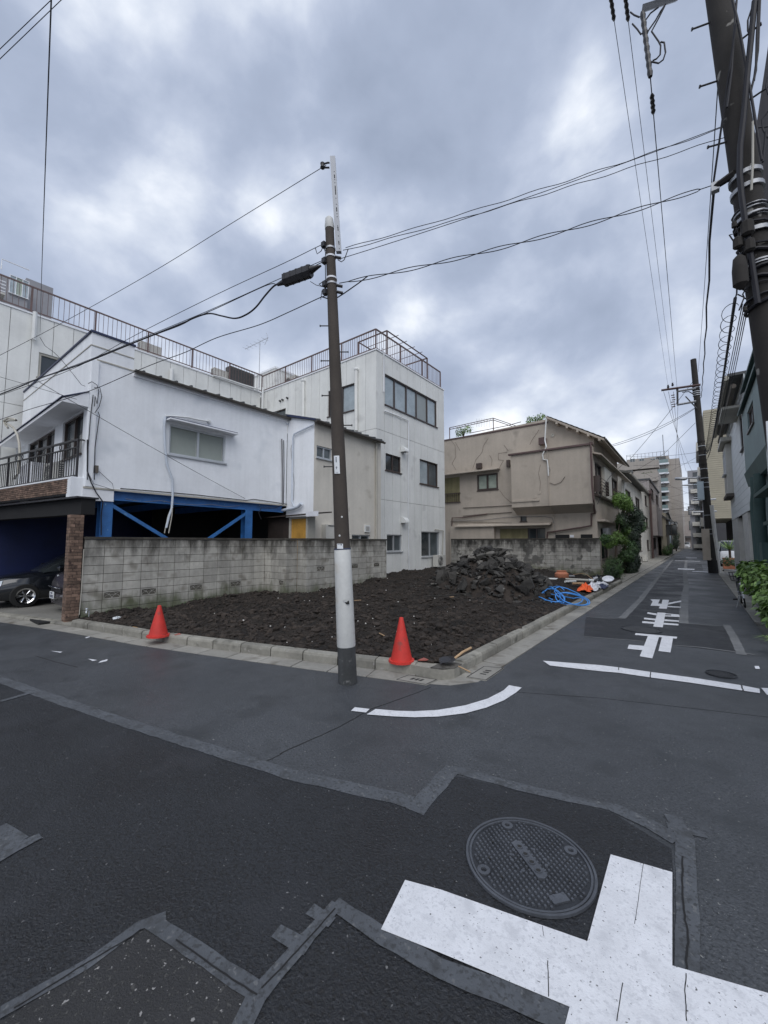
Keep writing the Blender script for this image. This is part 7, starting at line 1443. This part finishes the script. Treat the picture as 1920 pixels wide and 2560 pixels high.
# ================================================================ small things in the lot
sh = G(*z6(1000, 1465), .16); t = thing('shovel', sh, 'shovel with a pale wooden handle lying in the soil at the corner', 'shovel')
a, b = G(*z6(1072, 1424), .20), G(*z6(1205, 1338), .30); pipe('handle', [a, a.lerp(b, .5)+Z*.015, b], .017, 'wood', t)
c = G(*z6(985, 1462), .17); d_ = (a-c).normalized(); w = d_.cross(Z).normalized(); m = M(); n = 6
for i in range(n+1):
    s_ = i/n; p = c+(a-c)*(s_*1.15-.25); hw = .12*min(1, .25+s_*2.2)*(1 if s_ < .75 else max(.12, 1-(s_-.75)*3.6)); m.v += [tuple(p-w*hw+Z*.03), tuple(p-Z*.0), tuple(p+w*hw+Z*.03)]
for i in range(n): k_ = i*3; m.f += [(k_, k_+3, k_+4, k_+1), (k_+1, k_+4, k_+5, k_+2)]; m.m += [0, 0]
obj('blade', m, 'dark_metal', t)
def heap(name, label, cat, c, rad, mt, seed, n=3):
    """crumpled sheet of cloth or plastic"""
    m = M(); N_ = 22
    for i in range(N_+1):
        for j in range(N_+1):
            u, v_ = i/N_*2-1, j/N_*2-1; r_ = max(abs(u), abs(v_)); h = max(0, 1-(u*u+v_*v_)*.75); nz = noise.noise(Vector((u*2.2+seed, v_*2.2, seed))); n2_ = abs(noise.noise(Vector((u*5+seed, v_*5, 2))))
            m.v.append((c.x+(u+.25*nz)*rad[0], c.y+(v_+.25*noise.noise(Vector((u*2, v_*2+seed, 9))))*rad[1], c.z+rad[2]*h*(.55+.7*abs(nz)+.5*n2_)+.01*noise.noise(Vector((u*9, v_*9, seed)))))
    for i in range(N_):
        for j in range(N_): a_ = i*(N_+1)+j; m.f.append((a_, a_+N_+1, a_+N_+2, a_+1)); m.m.append(0)
    return obj(name, m, mt, label=label, cat=cat, smooth=True)
zh = zm(1320, 1380, .14466)
heap('orange_cloth', 'crumpled bright orange sheet by the kerb', 'cloth', G(*zh(1000, 660), .2), (.22, .42, .22), 'orange_cloth', 3.3)
heap('plastic_bag', 'crumpled white plastic bag against the orange sheet', 'bag', G(*zh(1120, 640), .2), (.2, .5, .25), 'plastic_white', 8.1); heap('plastic_bag', 'flat white plastic sheet between the orange sheet and the bowl', 'bag', G(*zh(1240, 570), .2), (.25, .6, .12), 'plastic_white', 5.7); heap('plastic_bag', 'dark blue plastic bag on the kerb before the bowl', 'bag', G(*zh(1250, 600), .18), (.22, .6, .10), 'navy_trim', 4.4)
heap('plastic_bag', 'black plastic sack beside the enamel bowl', 'bag', G(*zh(1200, 500), .2), (.25, .6, .25), 'car_black', 2.2)
q = G(*zh(1390, 490), .3); obj('wash_bowl', M().lathe([(.08, 0), (.16, .08), (.20, .14), (.21, .145), (.19, .12), (.15, .06), (0, .04)], (q.x, q.y, .25), 26).xf(Matrix.Translation((q.x, q.y, .25)) @ Matrix.Rotation(.5, 4, 'X') @ Matrix.Translation((-q.x, -q.y, -.25))), 'plastic_white', label='white enamel washing bowl tipped on the debris by the wall', cat='bowl', smooth=True)
q = G(*zh(585, 480), .28); obj('clay_pot', M().lathe([(.0, 0), (.18, 0), (.27, .14), (.26, .28), (.18, .36), (.19, .40), (.16, .38), (.22, .25), (0, .06)], (q.x, q.y, .25), 22), 'terracotta', label='round terracotta pot among the pipes behind the rubble', cat='pot', smooth=True)
for i, (x0, y0, x1, y1, mt, r_, lab) in enumerate(((120, 384, 605, 378, 'pvc', .055, 'long pale plastic pipe lying along the patched block wall'), (130, 408, 375, 407, 'pvc_tan', .05, 'short tan pipe beneath the long pale pipe'), (350, 466, 520, 470, 'pvc', .045, 'white pipe end left of the terracotta pot'), (650, 470, 1040, 490, 'pvc_tan', .05, 'tan pipe running from the terracotta pot'), (480, 416, 800, 420, 'cable_grey', .05, 'dark grey pipe behind the terracotta pot'), (640, 512, 825, 506, 'pvc', .04, 'short white pipe before the terracotta pot'), (770, 543, 960, 546, 'wood', .04, 'weathered timber before the pipes'), (1045, 486, 1135, 492, 'pvc', .05, 'pale pipe stub by the black sack'), (1150, 457, 1232, 440, 'plastic_white', .05, 'white tube resting on the black sack'))):
    bar('waste_pipe', G(*zh(x0, y0), .34), G(*zh(x1, y1), .33), r_, mt, label=lab, cat='pipe')
wq_ = [G(*zh(*p), .35) for p in ((780, 395), (920, 372), (1000, 385), (1120, 470))]; pipe('bent_wire', smooth(wq_), .012, 'wood', label='bent rusty wire sticking up before the wall', cat='wire')
hc = G(*zh(570, 820), .22); random.seed(9); pts = []
for i in range(130):
    a_ = i*.31; rr = 1+.35*math.sin(i*.061)+.2*math.sin(i*.137); cx_ = hc+rt*(.25*math.sin(i*.045))+dep*(.4*math.cos(i*.06)); p = cx_+rt*(.27*rr*math.cos(a_))+dep*(.6*rr*math.sin(a_)*(.7+.3*math.sin(i*.021))); pts.append(Vector((p.x, p.y, soil_z(min(p.x, KX-.2), p.y)+.15+.11*math.sin(a_+.6)+.04*math.cos(i*.23))))
tail = [G(*zh(*p), .2) for p in ((780, 800), (850, 790), (950, 800))]
obj('garden_hose', M().tube(pts+tail, .014, 7), 'hose', label='tangled bright blue hose beside the rubble heap', cat='hose', smooth=True)
q = onX(*zg(1200, 1140), XA+.12); t = thing('standpipe', (q.x, q.y, .12), 'silver garden tap on a low standpipe by the brick pillar', 'tap'); q2 = onX(*zg(1225, 1275), XA+.12)
pipe('pipe', [(q2.x, q2.y, .1), (q2.x, q2.y, q.z-.02), (q2.x+.02, q2.y-.04, q.z)], .013, 'galv', t); pipe('spout', [(q.x, q.y, q.z), (q.x+.05, q.y-.02, q.z), (q.x+.07, q.y-.03, q.z-.05)], .012, 'chrome', t); obj('tap_handle', M().lathe([(.0, -.01), (.03, 0), (.025, .02), (0, .022)], (q.x, q.y, q.z+.03), 10), 'chrome', t)
heap('plastic_scrap', 'crumpled grey plastic scrap near the wall foot', 'litter', G(*z2(930, 1425), .14), (.07, .10, .05), 'alu', 6.6)
q = G(*z2(1050, 1495), .15); obj('yellow_card', M().prism([(q.x-.07, q.y-.06), (q.x+.08, q.y-.04), (q.x+.07, q.y+.08), (q.x-.08, q.y+.06)], soil_z(q.x, q.y)+.02, soil_z(q.x, q.y)+.028), 'lamp_amber', label='small yellow card on the soil near the left cone', cat='litter')
random.seed(2)
for (x, y) in ((500, 1218), (1150, 1450), (1040, 970), (300, 985)):
    q = G(*z6(x, y), .25); a_ = random.uniform(0, 3); d_ = Vector((math.cos(a_), math.sin(a_), 0))*.1; zz_ = soil_z(q.x, q.y)+.03; bar('stick', Vector((q.x, q.y, zz_))-d_, Vector((q.x, q.y, zz_+.02))+d_, .009, 'wood', label='short pale stick lying on the turned soil', cat='stick', group='sticks on the soil')
# weeds along the wall foot
m = M(); random.seed(4)
for i in range(700):
    y = 3.05+random.random()**1.5*4.6; x = XA+.03+abs(random.gauss(0, .05)); p = Vector((x, y, soil_z(x, y)-.01)); a_ = random.uniform(0, 6.28); l = random.uniform(.02, .07); d_ = Vector((math.cos(a_)*.5, math.sin(a_)*.5, 1)).normalized()*l; w = Vector((-math.sin(a_), math.cos(a_), 0))*.006; m.add([p-w, p+w, p+d_], [(0, 1, 2)])
obj('weeds', m, 'leaf_mid', kind='stuff', label='thin moss and weeds along the foot of the block wall')
# ================================================================ bicycles
def bicycle(loc, ang, label, lamp=True, frame='dark_metal'):
    t = thing('bicycle', loc, label, 'bicycle'); A = Matrix.Translation(loc) @ Matrix.Rotation(ang, 4, 'Z') @ Matrix.Rotation(R(-6), 4, 'X')
    def pt(name, pts, r_, mt, par=t, n=7): return obj(name, M().tube(pts, r_, n).xf(A), mt, par, smooth=True)
    for x in (0, 1.05):
        w = obj('wheel', M().tube([(x+.32*math.cos(i*math.pi/18), 0, .34+.32*math.sin(i*math.pi/18)) for i in range(36)], .019, 8, close=True).xf(A), 'tyre', t, smooth=True)
        obj('rim', M().tube([(x+.295*math.cos(i*math.pi/18), 0, .34+.295*math.sin(i*math.pi/18)) for i in range(36)], .010, 6, close=True).xf(A), 'chrome', w, smooth=True)
        for k_ in range(12): a_ = k_*math.pi/6; obj('spoke', M().tube([(x, .02*(-1)**k_, .34), (x+.29*math.cos(a_), 0, .34+.29*math.sin(a_))], .0022, 4).xf(A), 'galv', w)
        obj('hub', M().lathe([(.025, -.04), (.025, .04)], (x, 0, .34), 10, axis='y').xf(A), 'galv', w)
        pt('mudguard', [(x+.36*math.cos(a_), 0, .34+.36*math.sin(a_)) for a_ in [R(k_) for k_ in range(15 if x else 30, 190 if x == 0 else 140, 12)]], .022, 'plastic_white' if x == 0 else frame)
    for a, b, r_ in (((.42, 0, .30), (.30, 0, .80), .016), ((.42, 0, .30), (.90, 0, .78), .018), ((.33, 0, .60), (.90, 0, .82), .016), ((.0, 0, .34), (.42, 0, .30), .011), ((.0, 0, .34), (.32, 0, .64), .010), ((.88, 0, .90), (1.05, 0, .34), .016)): pt('frame_tube', [a, b], r_, frame)
    obj('saddle', M().tube([(.14, 0, .86), (.2, 0, .87), (.32, 0, .865), (.42, 0, .86)], [.05, .09, .06, .02], 10).xf(A), 'tyre', t, smooth=True)
    pt('handlebar', [(.70, -.28, 1.0), (.84, -.24, 1.02), (.88, -.1, .98), (.87, 0, .95), (.88, .1, .98), (.84, .24, 1.02), (.70, .28, 1.0)], .012, 'galv'); pt('stem', [(.87, 0, .88), (.87, 0, .96)], .014, 'galv')
    for s_ in (-1, 1): pt('grip', [(.66, .283*s_, 1.0), (.78, .265*s_, 1.01)], .018, 'tyre'); pt('pedal', [(.42+.1*s_, .09*s_, .30-.12*s_), (.42+.1*s_, .20*s_, .30-.12*s_)], .022, 'tyre'); pt('crank', [(.42, .06*s_, .30), (.42+.1*s_, .08*s_, .30-.12*s_)], .01, 'galv')
    obj('chainring', M().lathe([(.09, -.004), (.09, .004), (0, .004)], (.42, -.05, .30), 20, axis='y').xf(A), 'galv', t)
    m = M()
    for z_, k_ in ((.68, .8), (.80, .9), (.92, 1)): m.tube([(1.0+.13*k_, .16*k_, z_), (1.0+.13*k_, -.16*k_, z_), (1.0-.1*k_, -.16*k_, z_), (1.0-.1*k_, .16*k_, z_)], .006, 4, close=True)
    for i in range(5): m.tube([(1.13, -.13+.065*i, .68), (1.13, -.15+.075*i, .92)], .004, 4); m.tube([(.9, -.13+.065*i, .68), (.9, -.15+.075*i, .92)], .004, 4)
    o = obj('basket', m.xf(A), 'dark_metal', t); o['kind'] = 'stuff'
    pt('carrier', [(-.25, -.07, .74), (-.25, .07, .74), (.25, .07, .76), (.25, -.07, .76), (-.25, -.07, .74)], .008, frame); pt('kickstand', [(0, .05, .34), (-.08, .18, .02)], .008, 'galv')
    if lamp: obj('rear_lamp', M().lathe([(.03, -.03), (.035, 0), (.0, .02)], (-.37, 0, .62), 12, axis='x').xf(A), 'lamp_red', t); obj('reflector', M().lathe([(.028, -.01), (.028, .01), (0, .012)], (-.38, 0, .52), 12, axis='x').xf(A), 'lamp_amber', t)
    return t
q = G(*zR(640, 790), 0); bicycle((q.x+.08, q.y+.33, 0), R(90), 'black city bicycle with red rear lamp parked beside the big green shrub')
bicycle((1.42, 20.6, 0.02), R(84), 'second bicycle standing before the roller shutters', False)
